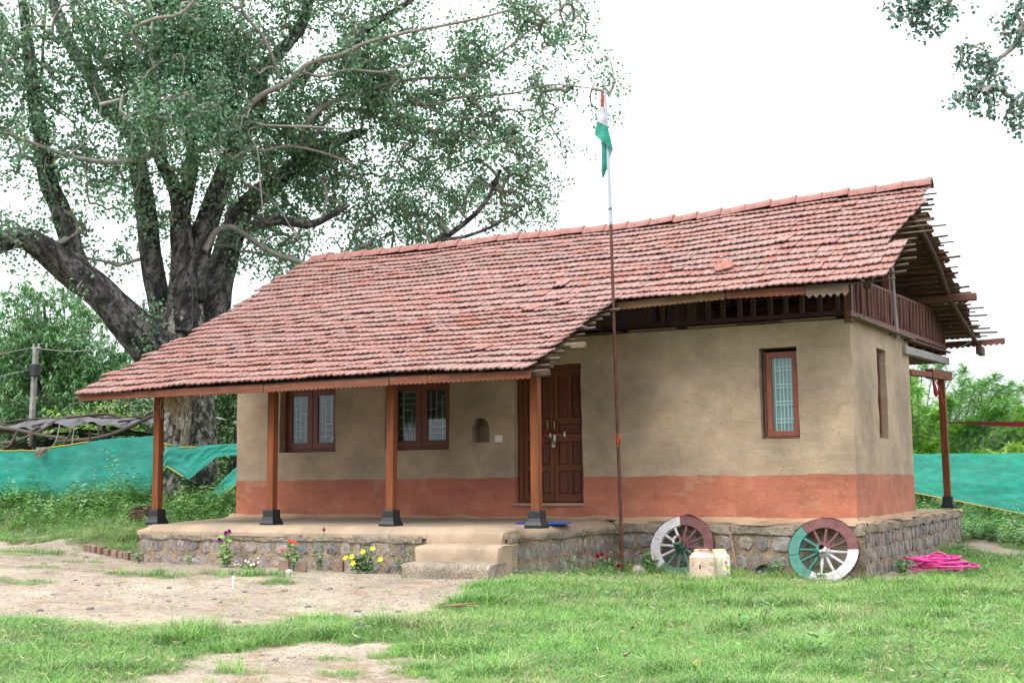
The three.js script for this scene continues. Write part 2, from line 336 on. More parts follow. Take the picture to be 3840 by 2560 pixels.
{
  const geo = (a, b, n, st, far) => { const s = lines(a, b, st), L = [], R = []; let d = st; for (let x = a; x > -far;) { d *= 1.35; x -= d; L.unshift(x); } d = st; for (let x = b; x < far;) { d *= 1.35; x += d; R.push(x); } return [...L, ...s, ...R]; };
  const g = sheet(geo(-15, 4.5, 0, 0.09, 420).reverse(), geo(-4, 12, 0, 0.09, 420), (x, z) => [x, groundY(x, z), z], (x, y, z) => [x, z]);
  const p = g.attributes.position, c = new Float32Array(p.count * 3);
  for (let i = 0; i < p.count; i++) {
    const x = p.getX(i), z = p.getZ(i), k = Math.abs(x) > 60 || Math.abs(z) > 60 ? 1 : grassAt(x, z), t = f2(x * 0.8, z * 0.8, 3, 320);
    const q = mixc(mixc([0.5, 0.44, 0.355], [0.43, 0.365, 0.29], step(0.4, 0.65, t)), [0.12, 0.115, 0.05], k * 0.85);
    c.set(q, i * 3);
  }
  g.setAttribute('color', new THREE.BufferAttribute(c, 3));
  const o = mesh('ground', g, M.ground); o.userData.kind = 'structure'; scene.add(o);
}

// ---------------------------------------------------------------- the house
const F = 0.75, TOP = 3.42, LX = -10.38, WZ = -4.05;
const house = thing('mud_house');
tag(house, 'long mud-plastered house with a red tiled roof, red skirting band and pillared verandah', 'house');
house.userData.kind = undefined; delete house.userData.kind;
// every plaster vertex is pushed about by the same noise, so faces that meet stay closed
const dent = (x, y, z) => [x + 0.018 * (f3(x * 1.3, y * 1.3, z * 1.3, 3, 401) - 0.5) + 0.014 * (n3(x * 7, y * 7, z * 7, 402) - 0.5), y + 0.016 * (f3(x * 2.5, y * 2.5, z * 2.5, 2, 403) - 0.5), z + 0.05 * (f3(x * 1.1, y * 1.1, z * 1.1, 3, 404) - 0.5) + 0.012 * (n3(x * 8, y * 8, z * 8, 405) - 0.5)];
const mudUV = (x, y, z) => [x + z, y];
const OPEN = { door: [-5.06, -3.94, 0.99, 3.03], win1: [-9.47, -8.335, 1.82, 2.9], win2: [-7.38, -6.195, 1.81, 2.9], niche: [-5.79, -5.49, 1.905, 2.275], win3: [-1.26, -0.735, 1.85, 3.09] };
const SIDE = [-2.2, -1.6, 1.87, 3.14];
const BAND = F + 0.615;
{
  const ops = Object.values(OPEN), inside = (u, v) => ops.some(o => u > o[0] && u < o[1] && v > o[2] && v < o[3]);
  const us = lines(LX, 0, 0.075, ops.flatMap(o => [o[0], o[1]])), ys = lines(F - 0.02, TOP, 0.075, [BAND, ...ops.flatMap(o => [o[2], o[3]])]);
  const lo = ys.filter(y => y <= BAND + 1e-6), hi = ys.filter(y => y >= BAND - 1e-6);
  const wav = (x, y) => Math.abs(y - BAND) < 1e-4 ? y + 0.02 * (n3(x * 5, 1, 2, 407) - 0.5) : y;
  const front = (x, y) => dent(x, wav(x, y), 0);
  const plaster = [sheet(us, hi, front, mudUV, (u, v) => !inside(u, v))], band = [sheet(us, lo, front, mudUV, (u, v) => !inside(u, v))];
  const depth = { door: 0.3, win1: 0.3, win2: 0.3, niche: 0.22, win3: 0.3 };
  for (const k in OPEN) { // reveals
    const [a, b, c, d] = OPEN[k], zs = lin(0, -depth[k], 4), vy = ys.filter(y => y >= c - 1e-6 && y <= d + 1e-6), ux = us.filter(u => u >= a - 1e-6 && u <= b + 1e-6);
    for (const x of [a, b]) for (const [list, part] of [[vy.filter(y => y >= BAND - 1e-6), plaster], [vy.filter(y => y <= BAND + 1e-6), band]]) if (list.length > 1) part.push(sheet(zs, list, (z, y) => dent(x, wav(x, y), z), mudUV));
    for (const y of [c, d]) (y < BAND ? band : plaster).push(sheet(ux, zs, (x, z) => dent(x, y, z), (x, yy, z) => [x, z]));
    if (k === 'niche') plaster.push(sheet(ux, vy, (x, y) => dent(x, y, -0.22), mudUV));
  }
  // gable side, with its slit window
  const zs = lines(WZ, 0, 0.09, [SIDE[0], SIDE[1]]), sy = lines(F - 0.02, TOP, 0.09, [BAND, SIDE[2], SIDE[3]]), hole = (u, v) => u > SIDE[0] && u < SIDE[1] && v > SIDE[2] && v < SIDE[3];
  const side = (z, y) => { const t = (y - BAND) / (TOP - BAND); return dent(0, wav(z, y) + (t > 0 ? t * 0.09 * z / WZ : 0), z); };
  const rv = zs.slice().reverse();
  plaster.push(sheet(rv, sy.filter(y => y >= BAND - 1e-6), side, mudUV, hole)); plaster.pop();
  plaster.push(sheet(rv, sy.filter(y => y >= BAND - 1e-6), side, mudUV, (u, v) => !hole(u, v))); band.push(sheet(rv, sy.filter(y => y <= BAND + 1e-6), side, mudUV));
  const xs = lin(0, -0.28, 4), wy = sy.filter(y => y >= SIDE[2] - 1e-6 && y <= SIDE[3] + 1e-6), wz = zs.filter(z => z >= SIDE[0] - 1e-6 && z <= SIDE[1] + 1e-6);
  const sideIn = (x, y, z) => { const p = side(z, y); return [p[0] + x, p[1], p[2]]; };
  for (const z of [SIDE[0], SIDE[1]]) plaster.push(sheet(xs, wy, (x, y) => sideIn(x, y, z), (x, y, z) => [x + z, y]));
  for (const y of [SIDE[2], SIDE[3]]) plaster.push(sheet(xs, wz, (x, z) => sideIn(x, y, z), (x, y, z) => [x, z]));
  // back and left walls, inner faces
  plaster.push(sheet(lines(LX, 0, 0.4), lines(F - 0.02, TOP, 0.4), (x, y) => dent(x, y, WZ), mudUV));
  plaster.push(sheet(lines(WZ, 0, 0.2), lines(BAND, TOP, 0.2), (z, y) => dent(LX, y, z), mudUV)); band.push(sheet(lines(WZ, 0, 0.2), lines(F - 0.02, BAND, 0.2), (z, y) => dent(LX, y, z), mudUV));
  const inner = (u, v) => !inside(u, v) || (u > -5.8 && u < -5.48);
  plaster.push(sheet(us, ys, (x, y) => [Math.min(x, -0.29), y, -0.31], mudUV, inner));
  plaster.push(sheet(lines(WZ, 0, 0.3, [SIDE[0], SIDE[1]]), sy, (z, y) => [-0.29, y, Math.min(z, -0.31)], mudUV, (u, v) => !hole(u, v)));
  mesh('plaster_wall', plaster, M.mud, house);
  mesh('painted_band', band, M.band, house);
  // rounded head of the niche
  const s = new THREE.Shape([[-0.17, 0.01], [0.17, 0.01], [0.17, 0.17], [-0.17, 0.17]].map(p => new THREE.Vector2(...p))), h = new THREE.Path(); h.moveTo(0.135, 0.0105); h.absellipse(0, 0.0105, 0.135, 0.13, 0, Math.PI, false); s.holes.push(h);
  const ng = new THREE.ExtrudeGeometry(s, { depth: 0.2, bevelEnabled: false, curveSegments: 12 }); ng.translate(-5.64, 2.14, -0.2); boxUV(ng);
  mesh('niche_arch', ng, M.mud, house);
  mesh('threshold', [box(1.16, 0.05, 0.34, -4.5, 0.965, -0.13, 0.02)], M.skirt, house);
}

// ---- plinth: earth floor with a rounded edge, mortar faces, stones set in them
const plinth = group('plinth', house);
const leftX = z => lerp(-10.7, -9.24, clamp(z / 3.44));
{
  const fl = (x, y, z) => [x, z];
  const edge = (dx, dz, wob) => { const d = Math.min(dx, dz); let y = F - 0.075 * Math.pow(1 - clamp((d + 0.0) / 0.2), 2.2); if (d < 0) y += d; return y + wob; };
  const us = [...lin(-0.14, 0, 3), ...lin(0.03, 0.25, 5), ...lines(0.33, 0.95, 0.03), ...lin(0.958, 0.995, 5), ...lin(1, 1.06, 2)], vs = [...lin(-0.1, 3.2, 26), ...lin(3.23, 3.44, 6), ...lin(3.46, 3.5, 2)];
  const P = (u, v) => {
    const z = Math.min(v, 3.44), x0 = leftX(z), x1 = -3.4, uu = u < 0 ? 0 : u > 1 ? 1 : u, x = lerp(x0, x1, uu);
    const dx = u > 1 ? 1 - u : u < 0 ? u : Math.min(x1 - x, x - x0), dz = v > 3.44 ? 3.44 - v : 3.44 - z;
    const o = 0.05 * (f2(x * 1.7, z * 1.7 + 9, 3, 420) - 0.5), y = edge(dx, dz, 0.012 * (f2(x * 2, z * 2, 2, 421) - 0.5));
    return [x + (u > 1 ? 0.012 + o * 0.6 : 0), y, z + (v > 3.43 ? 0.012 + o : 0)];
  };
  const g = [sheet(us, vs, P, (x, y, z) => [x, z + y])];
  g.push(sheet(lin(-10.75, 0.0, 20), lin(WZ - 3.95, 0.02, 20), (x, z) => [x, F - 0.006 + (z < -7.9 ? -0.02 : 0), z], (x, y, z) => [x, z]));
  mesh('earth_floor', g, M.floorMud, plinth);
  // skirting fillet along the foot of the walls, and the ledge on which the right-hand wall stands
  const prof = [[0, 0.05], [0.012, 0.03], [0.045, 0.014], [0.1, 0.0], [0.112, -0.014], [0.108, -0.04]], prof2 = [[0, 0.09], [0.015, 0.045], [0.06, 0.015], [0.13, 0.003]];
  const along = (pts, pr, lift) => sheet(pts, lin(0, pr.length - 1, pr.length - 1), lift, (x, y, z, u, v) => [x + z, v * 0.05 + y]);
  const k = (a, t) => a[Math.round(t)];
  const sk = [along(lines(-10.5, -3.38, 0.1), prof2, (x, v) => [x, F + k(prof2, v)[1] * (0.4 + 0.5 * n3(x * 3, 2, 1, 431)), 0.012 + k(prof2, v)[0]]),
    along(lines(-3.4, 0.0, 0.07), prof, (x, v) => { const w = 0.8 + 0.5 * n3(x * 4, v, 1, 432); return [x, F - 0.01 + k(prof, v)[1] * w, 0.008 + k(prof, v)[0] * w]; }),
    along(lines(WZ - 3.95, 0.0, 0.1), prof, (z, v) => { const w = 0.8 + 0.5 * n3(z * 4, v, 7, 432), q = z < WZ ? 0 : 1; return [k(prof, v)[0] * w + 0.005, F - 0.01 + k(prof, v)[1] * w * (v < 3 ? q : 1), z]; }),
    along(lin(0, 1, 6), prof, (t, v) => { const a = t * Math.PI / 2, q = k(prof, v)[0] * 1.06; return [q * Math.sin(a), F - 0.01 + k(prof, v)[1], q * Math.cos(a)]; })];
  mesh('earth_skirting', sk, M.skirt, plinth);
  // mortar faces
  const bump = (x, y, z, s) => 0.045 * (f3(x * 4, y * 4, z * 4, 3, 440 + s) - 0.5) + 0.03 * (n3(x * 14, y * 14, z * 14, 445) - 0.5);
  const yl = lin(-0.15, 0.68, 16), faces = [
    sheet(lines(-9.24, -4.3, 0.05), yl, (x, y) => [x, y, 3.42 + bump(x, y, 3.4, 0) + (y > 0.58 ? 0.006 : 0)], mudUV),
    sheet(lines(0.1, 3.42, 0.05).reverse(), yl, (z, y) => [-3.42 + bump(-3.4, y, z, 0), y, z], mudUV),
    sheet(lines(-3.45, 0.1, 0.05), lin(-0.15, 0.735, 18), (x, y) => [x, y, 0.09 + bump(x, y, 0.1, 1)], mudUV),
    sheet(lines(-8.0, 0.1, 0.06).reverse(), lin(-0.15, 0.735, 18), (z, y) => [0.09 + bump(0.1, y, z, 1), y, z], mudUV),
    sheet(lines(0.0, 3.42, 0.1), yl, (z, y) => [leftX(z) + bump(-9, y, z, 1), y, z], mudUV),
    sheet(lines(-10.7, 0.1, 0.5), yl, (x, y) => [x, y, -8.0], mudUV), sheet(lines(-8, 0.0, 0.5), yl, (z, y) => [-10.7, y, z], mudUV)];
  mesh('mortar', faces, M.mortar, plinth);
  // the broken cement lip above the stones
  const lipP = (a, b, put, s) => sheet(lines(a, b, 0.035), lin(0, 1, 5), (u, t) => put(u, lerp(0.56 + 0.03 * (n3(u * 5, s, 2, 450) - 0.5), 0.66, t), (Math.sin(t * Math.PI) * 0.006 + 0.034 * f2(u * 11, t * 4 + s, 3, 451)) * (t > 0.9 ? 0.3 : 1) + 0.004), mudUV);
  mesh('cement_lip', [lipP(-9.22, -4.55, (u, y, o) => [u, y, 3.425 + o], 1), lipP(0.12, 3.4, (u, y, o) => [-3.415 + o, y + 0.01, u], 2), lipP(-3.4, 0.12, (u, y, o) => [u, y * 1.3 - 0.155, 0.096 + o], 3), lipP(-8, 0.12, (u, y, o) => [0.096 + o, y * 1.2 - 0.08, u], 4)], M.cement, plinth);
  // stones
  function stoneGeo(k) {
    const n = 11, ring = (s, z, j) => Array.from({ length: n }, (_, i) => { const a = i / n * Math.PI * 2, c = Math.cos(a), q = Math.sin(a), e = Math.pow(Math.pow(Math.abs(c), 4) + Math.pow(Math.abs(q), 4), -1 / 4) * (1 + rr(-1.3 * j, j)); return [0.5 * c * e * s, 0.5 * q * e * s, z + rr(-0.004, 0.006)]; });
    const seedN = rnd(); void seedN;
    const o = ring(1, -0.004, 0.15), a = o.map(p => [p[0], p[1], -0.06]), b = o.map(p => [p[0] * 0.86 + rr(-0.04, 0.04), p[1] * 0.88 + rr(-0.04, 0.04), 0.006 + rr(-0.006, 0.008)]), c = [rr(-0.15, 0.15), rr(-0.15, 0.15), 0.01 + rr(-0.01, 0.012)];
    const t = []; for (let i = 0; i < n; i++) { const j = (i + 1) % n; t.push(a[i], a[j], o[i], o[i], a[j], o[j], o[i], o[j], b[i], b[i], o[j], b[j], b[i], b[j], c); }
    const g = new THREE.BufferGeometry(); g.setAttribute('position', new THREE.Float32BufferAttribute(t.flat(), 3)); g.computeVertexNormals();
    const uv = []; for (const p of t) uv.push(p[0] * 0.25 + k * 0.37, p[1] * 0.25 + k * 0.61); g.setAttribute('uv', new THREE.Float32BufferAttribute(uv, 2)); return g;
  }
  const variants = Array.from({ length: 16 }, (_, k) => stoneGeo(k));
  const row = (a, b, y, h, pitch, put, dark = 0, gap = 1) => {
    for (let u = a; u < b;) {
      const w = pitch * rr(0.55, 1.3); if (u + w > b + 0.05) break;
      const s = mesh('stone', variants[Math.floor(rnd() * 16)], stoneMats[Math.min(4, Math.floor(Math.pow(rnd(), 1 + dark) * 5))], plinth);
      const hh = h * rr(0.78, 1.08); s.scale.set(w, hh, rr(0.5, 1.2)); put(s, u + w / 2, y + rr(-0.018, 0.018)); s.rotation.z = rr(-0.09, 0.09);
      u += w + pitch * rr(0.16, 0.42) * gap;
    }
  };
  const FR = z => (s, u, y) => s.position.set(u, y, z), RT = x => (s, u, y) => { s.position.set(x, y, -u); s.rotation.order = 'YZX'; s.rotation.y = Math.PI / 2; };
  row(-9.2, -4.6, 0.475, 0.2, 0.185, FR(3.424)); row(-9.2, -4.45, 0.26, 0.17, 0.2, FR(3.424));
  row(-3.4, -0.15, 0.43, 0.21, 0.2, RT(-3.414)); row(-3.4, -0.15, 0.19, 0.21, 0.17, RT(-3.414));
  row(-3.35, 0.1, 0.45, 0.2, 0.235, FR(0.1), 0.7); row(-3.35, 0.1, 0.2, 0.2, 0.23, FR(0.1), 0.7); 
  row(-0.05, 7.95, 0.49, 0.19, 0.15, RT(0.1), 0.3, 2.1); row(-0.05, 7.95, 0.285, 0.18, 0.145, RT(0.1), 0.3, 2.1); row(-0.05, 7.95, 0.08, 0.18, 0.155, RT(0.1), 0.3, 2.1);
  // three earth steps
  const st = group('stairs', plinth);
  const stepG = (x0, x1, y1, z1, s) => {
    const pr = [[0, -0.6], [0.012, -0.12], [0.0, -0.05], [-0.02, -0.015], [-0.07, 0], [-0.4, 0.004]], n = pr.length - 1, us = [...lin(-0.16, 0, 3), ...lin(0.02, x1 - x0 - 0.02, 14), ...lin(x1 - x0, x1 - x0 + 0.16, 3)];
    return sheet(us, lin(0, n, n), (u, v) => {
      const p = pr[v], w = x1 - x0, e = u < 0 ? u : u > w ? u - w : 0, x = x0 + clamp(u, 0, w);
      const q = e ? -Math.abs(e) * 2.4 : 0, cr = (u < 0.03 || u > w - 0.03) && !e ? 0.012 : 0;
      return [x + 0.03 * (n3(u * 3, v, s, 460) - 0.5), y1 + p[1] + 0.02 * (f2(u * 3, v + s * 7, 2, 461) - 0.5) - cr, z1 + p[0] + q + 0.035 * (f2(u * 2.6, v * 0.7 + s * 5, 3, 462) - 0.5) - cr];
    }, (x, y, z) => [x, y + z]);
  };
  mesh('stair_step', [stepG(-4.47, -3.41, 0.725, 3.475, 1)], M.floorMud, st);
  mesh('stair_step', [stepG(-4.44, -3.3, 0.555, 3.8, 2)], M.floorMud, st);
  mesh('stair_step', [stepG(-4.43, -3.24, 0.37, 4.12, 3)], M.cement, st);
}

// ---- verandah posts
function post(x, z, top, lean = 0, s = 0.108, y0 = F - 0.01) {
  const g = group('post', house); g.position.set(x, y0, z); g.rotation.z = lean;
  mesh('stone_base', squareLathe([[0, 0], [0.112, 0.0], [0.115, 0.035], [0.108, 0.05], [0.095, 0.075], [0.086, 0.11], [0.084, 0.113], [0.082, 0.117], [0.0835, 0.121], [0.083, 0.2], [0.079, 0.215], [0, 0.216]]), M.blackStone, g);
  mesh('shaft', [box(s, top - y0 - 0.21, s, 0, (top - y0 + 0.21) / 2, 0, 0.008)], M.post, g);
  return g;
}
post(-9.26, 3.05, 2.8, 0.004); post(-7.2, 3.05, 2.8, -0.004); post(-5.27, 3.05, 2.8, -0.011); post(-3.165, 3.05, 2.84, 0.0);
{
  const g = post(-0.03, -7.4, 3.1, 0.0, 0.118, F + 0.015); g.rotation.x = 0.05; g.children[0].rotation.x = -0.05;
  mesh('bracket', [box(0.15, 0.17, 2.1, 0.0, 2.42, 0.2, 0.02), box(0.11, 0.1, 2.2, 0.0, 2.4, 2.1, 0.015)], M.post, g);
}
mesh('wall_plate', [box(6.6, 0.12, 0.11, -6.25, 2.74, 3.02)], M.darkWood, house);

// ---- windows
const curtainMat = mat('curtain', [0.18, 0.205, 0.185], { roughness: 0.95 }), curtainBlue = mat('curtainBlue', [0.34, 0.45, 0.49], { roughness: 0.9 });
function curtain(x0, x1, y0, y1, z, amp, s) { return sheet(lin(x0, x1, Math.round((x1 - x0) / 0.012)), lin(y0, y1, 8), (x, y) => [x, y, z + amp * Math.sin(x * 62 + s + 1.4 * Math.sin(x * 9 + y))], mudUV); }
function frame(x0, x1, y0, y1, w, d, z) { return [box(x1 - x0, w, d, (x0 + x1) / 2, y1 - w / 2, z, 0.006, 0), box(x1 - x0, w, d, (x0 + x1) / 2, y0 + w / 2, z, 0.006, 0), box(w, y1 - y0 - 2 * w, d - 0.004, x0 + w / 2, (y0 + y1) / 2, z, 0.006), box(w, y1 - y0 - 2 * w, d - 0.004, x1 - w / 2, (y0 + y1) / 2, z, 0.006)]; }
const bar = (x0, y0, x1, y1, z, r = 0.0075) => rod([[x0, y0, z, r], [x1, y1, z, r]], 5);
function doubleWindow([a, b, c, d], kind) {
  const w = group('window', house), x0 = a + 0.005, x1 = b - 0.005, y0 = c + 0.01, y1 = d - 0.005, m = (x0 + x1) / 2;
  mesh('frame', frame(x0, x1, y0, y1, 0.05, 0.1, -0.2), M.winWood, w);
  for (const [p, q] of [[x0 + 0.04, m - 0.003], [m + 0.003, x1 - 0.04]]) {
    mesh('sash', frame(p, q, y0 + 0.04, y1 - 0.04, 0.105, 0.045, -0.165), M.winWood, w);
    mesh('pane', box(q - p - 0.2, y1 - y0 - 0.28, 0.004, (p + q) / 2, (y0 + y1) / 2, -0.165, 0), M.glass, w);
    const X = t => lerp(p + 0.1, q - 0.1, t), Y = t => lerp(y1 - 0.14, y0 + 0.14, t), z = -0.195, B = (u0, v0, u1, v1) => bar(X(u0), Y(v0), X(u1), Y(v1), z);
    const right = p > m ? 1 : 0;
    const L = kind === 1 ? (right ? [[0.2, 0, 0.2, 0.72], [0.4, 0.12, 0.4, 0.98], [0.75, 0, 0.75, 0.6], [0, 0.12, 0.4, 0.12], [0.2, 0.25, 0.4, 0.25], [0.2, 0.5, 0.4, 0.5], [0.2, 0.73, 1, 0.73], [0, 0.86, 1, 0.86], [0.4, 0.61, 1, 0.61], [0.75, 0.36, 1, 0.36], [0.2, 0.86, 0.2, 1]]
      : [[0.15, 0.25, 0.15, 1], [0.45, 0, 0.45, 0.9], [0.75, 0.36, 0.75, 1], [0, 0.14, 0.45, 0.14], [0.15, 0.26, 0.45, 0.26], [0, 0.49, 0.45, 0.49], [0.15, 0.73, 0.75, 0.73], [0, 0.86, 0.45, 0.86], [0.45, 0.37, 1, 0.37], [0.75, 0.6, 1, 0.6]])
      : (right ? [[0.12, 0, 0.12, 1], [0.42, 0, 0.42, 0.6], [0.75, 0.12, 0.75, 0.97], [0, 0.38, 0.42, 0.38], [0.42, 0.25, 1, 0.25], [0.12, 0.61, 0.75, 0.61], [0.12, 0.73, 1, 0.73], [0.12, 0.85, 1, 0.85], [0.75, 0.12, 1, 0.12]]
        : [[0.25, 0.02, 0.25, 0.88], [0.7, 0.37, 0.7, 1], [0, 0.14, 1, 0.14], [0, 0.26, 1, 0.26], [0.25, 0.38, 0.7, 0.38], [0, 0.51, 0.25, 0.51], [0, 0.75, 0.7, 0.75], [0, 0.88, 0.3, 0.88], [0.2, 0.02, 1, 0.02]]);
    mesh('grille', L.map(l => B(...l)), M.grille, w);
  }
  if (kind === 1) { mesh('curtain', [curtain(x0, m - 0.03, y0, y1, -0.34, 0.012, 0), curtain(m + 0.26, x1, y0, y1, -0.36, 0.016, 2)], curtainMat, w); }
  else mesh('curtain', [curtain(x0, m + 0.08, y0, y1, -0.34, 0.012, 1), curtain(m + 0.1, x1, y0, y1, -0.35, 0.014, 3)], curtainMat, w);
  return w;
}
const w1 = doubleWindow(OPEN.win1, 1), w2 = doubleWindow(OPEN.win2, 2);
mesh('folded_cloth', [sheet(lin(0, 1, 10), lin(0, 1, 4), (u, v) => [-8.72 + u * 0.26, 1.99 + v * (0.02 + 0.13 * u) + 0.01 * Math.sin(u * 14 + v * 3), -0.25 - 0.05 * v], mudUV)], mat('blueCloth', [0.45, 0.55, 0.72], {}), w1);
mesh('folded_cloth', [sheet(lin(0, 1, 10), lin(0, 1, 4), (u, v) => [-6.74 + u * 0.4, 1.96 + v * (0.09 - 0.04 * u) + 0.012 * Math.sin(u * 17), -0.25 - 0.04 * v], mudUV)], mat('greenCloth', [0.05, 0.32, 0.27], {}), w2);
{
  const w = group('window', house), [a, b, c, d] = OPEN.win3, x0 = a + 0.075, x1 = b - 0.005, y0 = c + 0.03, y1 = d - 0.045;
  mesh('frame', [...frame(x0 - 0.055, x1, y0 - 0.02, y1, 0.04, 0.08, -0.15), box(0.5, 0.02, 0.1, (x0 + x1) / 2, c + 0.012, -0.07, 0.005)], mat('wornFrame', [0.2, 0.1, 0.075], { map: T.grain, roughness: 0.85 }), w);
  const s = mesh('sash', frame(x0 - 0.005, x1 - 0.012, y0, y1 - 0.012, 0.076, 0.045, -0.105), mat('redSash', [0.27, 0.07, 0.033], { map: T.paint, roughness: 0.6 }), w);
  mesh('hinge', [bar(x0 - 0.01, y0 + 0.13, x0 - 0.01, y0 + 0.22, -0.078, 0.008), bar(x0 - 0.01, y1 - 0.24, x0 - 0.01, y1 - 0.13, -0.078, 0.008)], M.rust, w);
  mesh('pane', box(x1 - x0 - 0.16, y1 - y0 - 0.16, 0.004, (x0 + x1) / 2 - 0.006, (y0 + y1) / 2, -0.105, 0), M.glass, w);
  const X = t => lerp(x0 + 0.07, x1 - 0.09, t), Y = t => lerp(y1 - 0.09, y0 + 0.07, t), G = [];
  for (const t of [0.13, 0.36, 0.52, 0.71, 0.88]) G.push(bar(X(t), Y(0), X(t), Y(1), -0.135, 0.0085));
  for (const t of [0.12, 0.17, 0.36, 0.405, 0.595, 0.64, 0.83, 0.88]) G.push(bar(X(0.1), Y(t), X(1), Y(t), -0.131, 0.0085));
  mesh('grille', G, mat('paleGrille', [0.62, 0.68, 0.68], { roughness: 0.6 }), w);
  mesh('curtain', [curtain(x0 - 0.03, x1, y0, y1, -0.2, 0.006, 0)], curtainBlue, w);
  void s;
}
{ // slit window in the gable wall
  const w = group('window', house), g = [];
  for (const z of [-2.15, -1.66]) g.push(box(0.09, 1.2, 0.06, -0.13, 2.53, z)); for (const y of [1.93, 3.11]) g.push(box(0.088, 0.06, 0.43, -0.13, y, -1.905));
  mesh('frame', g, M.winWood, w);
  mesh('pane', box(0.004, 1.12, 0.44, -0.15, 2.53, -1.905, 0), M.glass, w);
  mesh('curtain', [sheet(lin(-2.15, -1.66, 20), lin(1.9, 3.15, 4), (z, y) => [-0.24 + 0.01 * Math.sin(z * 50), y, z], mudUV)], curtainBlue, w);
}
// ---- the door
{
  const dr = group('door', house), [a, b, c, d] = OPEN.door, z = -0.15;
  mesh('door_frame', [box(0.07, d - c, 0.14, a + 0.055, (c + d) / 2, -0.17), box(0.03, d - c, 0.14, b - 0.012, (c + d) / 2, -0.17), box(b - a, 0.07, 0.14, (a + b) / 2, d - 0.02, -0.172)], M.doorWood, dr);
  const x0 = a + 0.09, x1 = b - 0.025, m = (x0 + x1) / 2, y0 = c + 0.012, H = d - 0.055 - y0;
  for (const [p, q] of [[x0, m - 0.004], [m + 0.004, x1]]) {
    const W = q - p, X = t => p + t * W, Y = t => y0 + H * (1 - t), fr = [], cols = [[0.14, 0.45], [0.6, 0.88]], rows = [[0.05, 0.375], [0.552, 0.725], [0.767, 0.942]];
    fr.push(box(W, H, 0.03, (p + q) / 2, y0 + H / 2, z - 0.02, 0.002));
    const piece = (u0, u1, v0, v1) => fr.push(box((u1 - u0) * W, (v1 - v0) * H, 0.026, X((u0 + u1) / 2), Y((v0 + v1) / 2), z + 0.007, 0.005));
    for (const [u0, u1] of [[0, 0.14], [0.88, 1]]) piece(u0, u1, 0, 1);
    for (const [v0, v1] of [[0, 0.05], [0.375, 0.417], [0.496, 0.552], [0.725, 0.767], [0.942, 1]]) piece(0.142, 0.878, v0, v1);
    for (const [v0, v1] of rows) piece(0.45, 0.6, v0 + 0.001, v1 - 0.001);
    mesh('door_leaf', fr, M.doorWood, dr);
    const pan = (u0, u1, v0, v1, arch) => {
      const w = (u1 - u0) * W - 0.022, h = (v1 - v0) * H - 0.022, s = new THREE.Shape();
      s.moveTo(-w / 2, -h / 2); s.lineTo(w / 2, -h / 2); s.lineTo(w / 2, h / 2 - (arch ? 0.045 : 0)); if (arch) s.quadraticCurveTo(0, h / 2 + 0.035, -w / 2, h / 2 - 0.045); else s.lineTo(-w / 2, h / 2); s.closePath();
      const g = new THREE.ExtrudeGeometry(s, { depth: 0.006, bevelEnabled: true, bevelThickness: 0.009, bevelSize: 0.012, bevelOffset: -0.012, bevelSegments: 1, curveSegments: 6 }); g.translate(X((u0 + u1) / 2), Y((v0 + v1) / 2), z - 0.004);
      const list = [boxUV(g)];
      if (arch) { const zz = z + 0.014; for (let k = 0; k < 5; k++) { const yy = Y(lerp(v0 + 0.06, v1 - 0.03, k / 4)), xx = X((u0 + u1) / 2), sg = k % 2 ? 1 : -1; list.push(rod([[xx, yy + 0.07, zz, 0.003], [xx + sg * 0.028, yy + 0.03, zz, 0.006], [xx - sg * 0.01, yy - 0.02, zz, 0.005], [xx - sg * 0.02, yy - 0.06, zz, 0.003]], 5, { n: 8 })); } }
      else if (v1 - v0 < 0.1) for (let k = -2; k <= 2; k++) list.push(rod([[X((u0 + u1) / 2) + k * 0.06 - 0.025, Y(0.457) - 0.012, z + 0.013, 0.003], [X((u0 + u1) / 2) + k * 0.06, Y(0.457) + 0.02 * (k % 2 ? 1 : -1), z + 0.014, 0.006], [X((u0 + u1) / 2) + k * 0.06 + 0.025, Y(0.457) + 0.008, z + 0.013, 0.003]], 5, { n: 6 }));
      mesh('door_panel', list, M.doorPanel, dr);
    };
    for (const [u0, u1] of cols) for (const [v0, v1] of rows) pan(u0, u1, v0, v1, v0 < 0.1);
    pan(0.142, 0.878, 0.417, 0.496, false);
  }
  const hx = m, hy = 2.08;
  for (const [x, y] of [[hx - 0.075, 2.145], [hx + 0.035, 2.135]]) mesh('pull_handle', [rod([[x, y - 0.085, z + 0.02, 0.007], [x, y - 0.07, z + 0.06, 0.009], [x, y, z + 0.066, 0.011], [x, y + 0.07, z + 0.06, 0.009], [x, y + 0.085, z + 0.02, 0.007]], 8)], M.brass, dr);
  mesh('slide_bolt', [rod([[hx - 0.15, 1.988, z + 0.035, 0.0085], [hx + 0.21, 1.994, z + 0.035, 0.0085]], 8), box(0.03, 0.07, 0.03, hx - 0.045, 1.988, z + 0.03, 0.004), box(0.03, 0.075, 0.03, hx + 0.19, 1.994, z + 0.03, 0.004), box(0.045, 0.1, 0.012, hx + 0.03, 1.945, z + 0.045, 0.004)], M.metal, dr);
  void hy;
  const lock = thing('padlock', [hx + 0.025, 1.83, z + 0.07]);
  const body = lathe([[0, -0.018], [0.026, -0.018], [0.032, -0.01], [0.032, 0.01], [0.026, 0.018], [0, 0.018]], 20); body.rotateX(Math.PI / 2);
  mesh('lock_body', body, M.metal, lock); mesh('shackle', rod([[-0.02, 0.02, 0, 0.006], [-0.018, 0.055, 0, 0.006], [0, 0.075, 0, 0.006], [0.018, 0.055, 0, 0.006], [0.02, 0.02, 0, 0.006]], 8), M.metal, lock);
  tag(lock, 'round steel padlock hanging from the bolt of the brown double door', 'padlock');
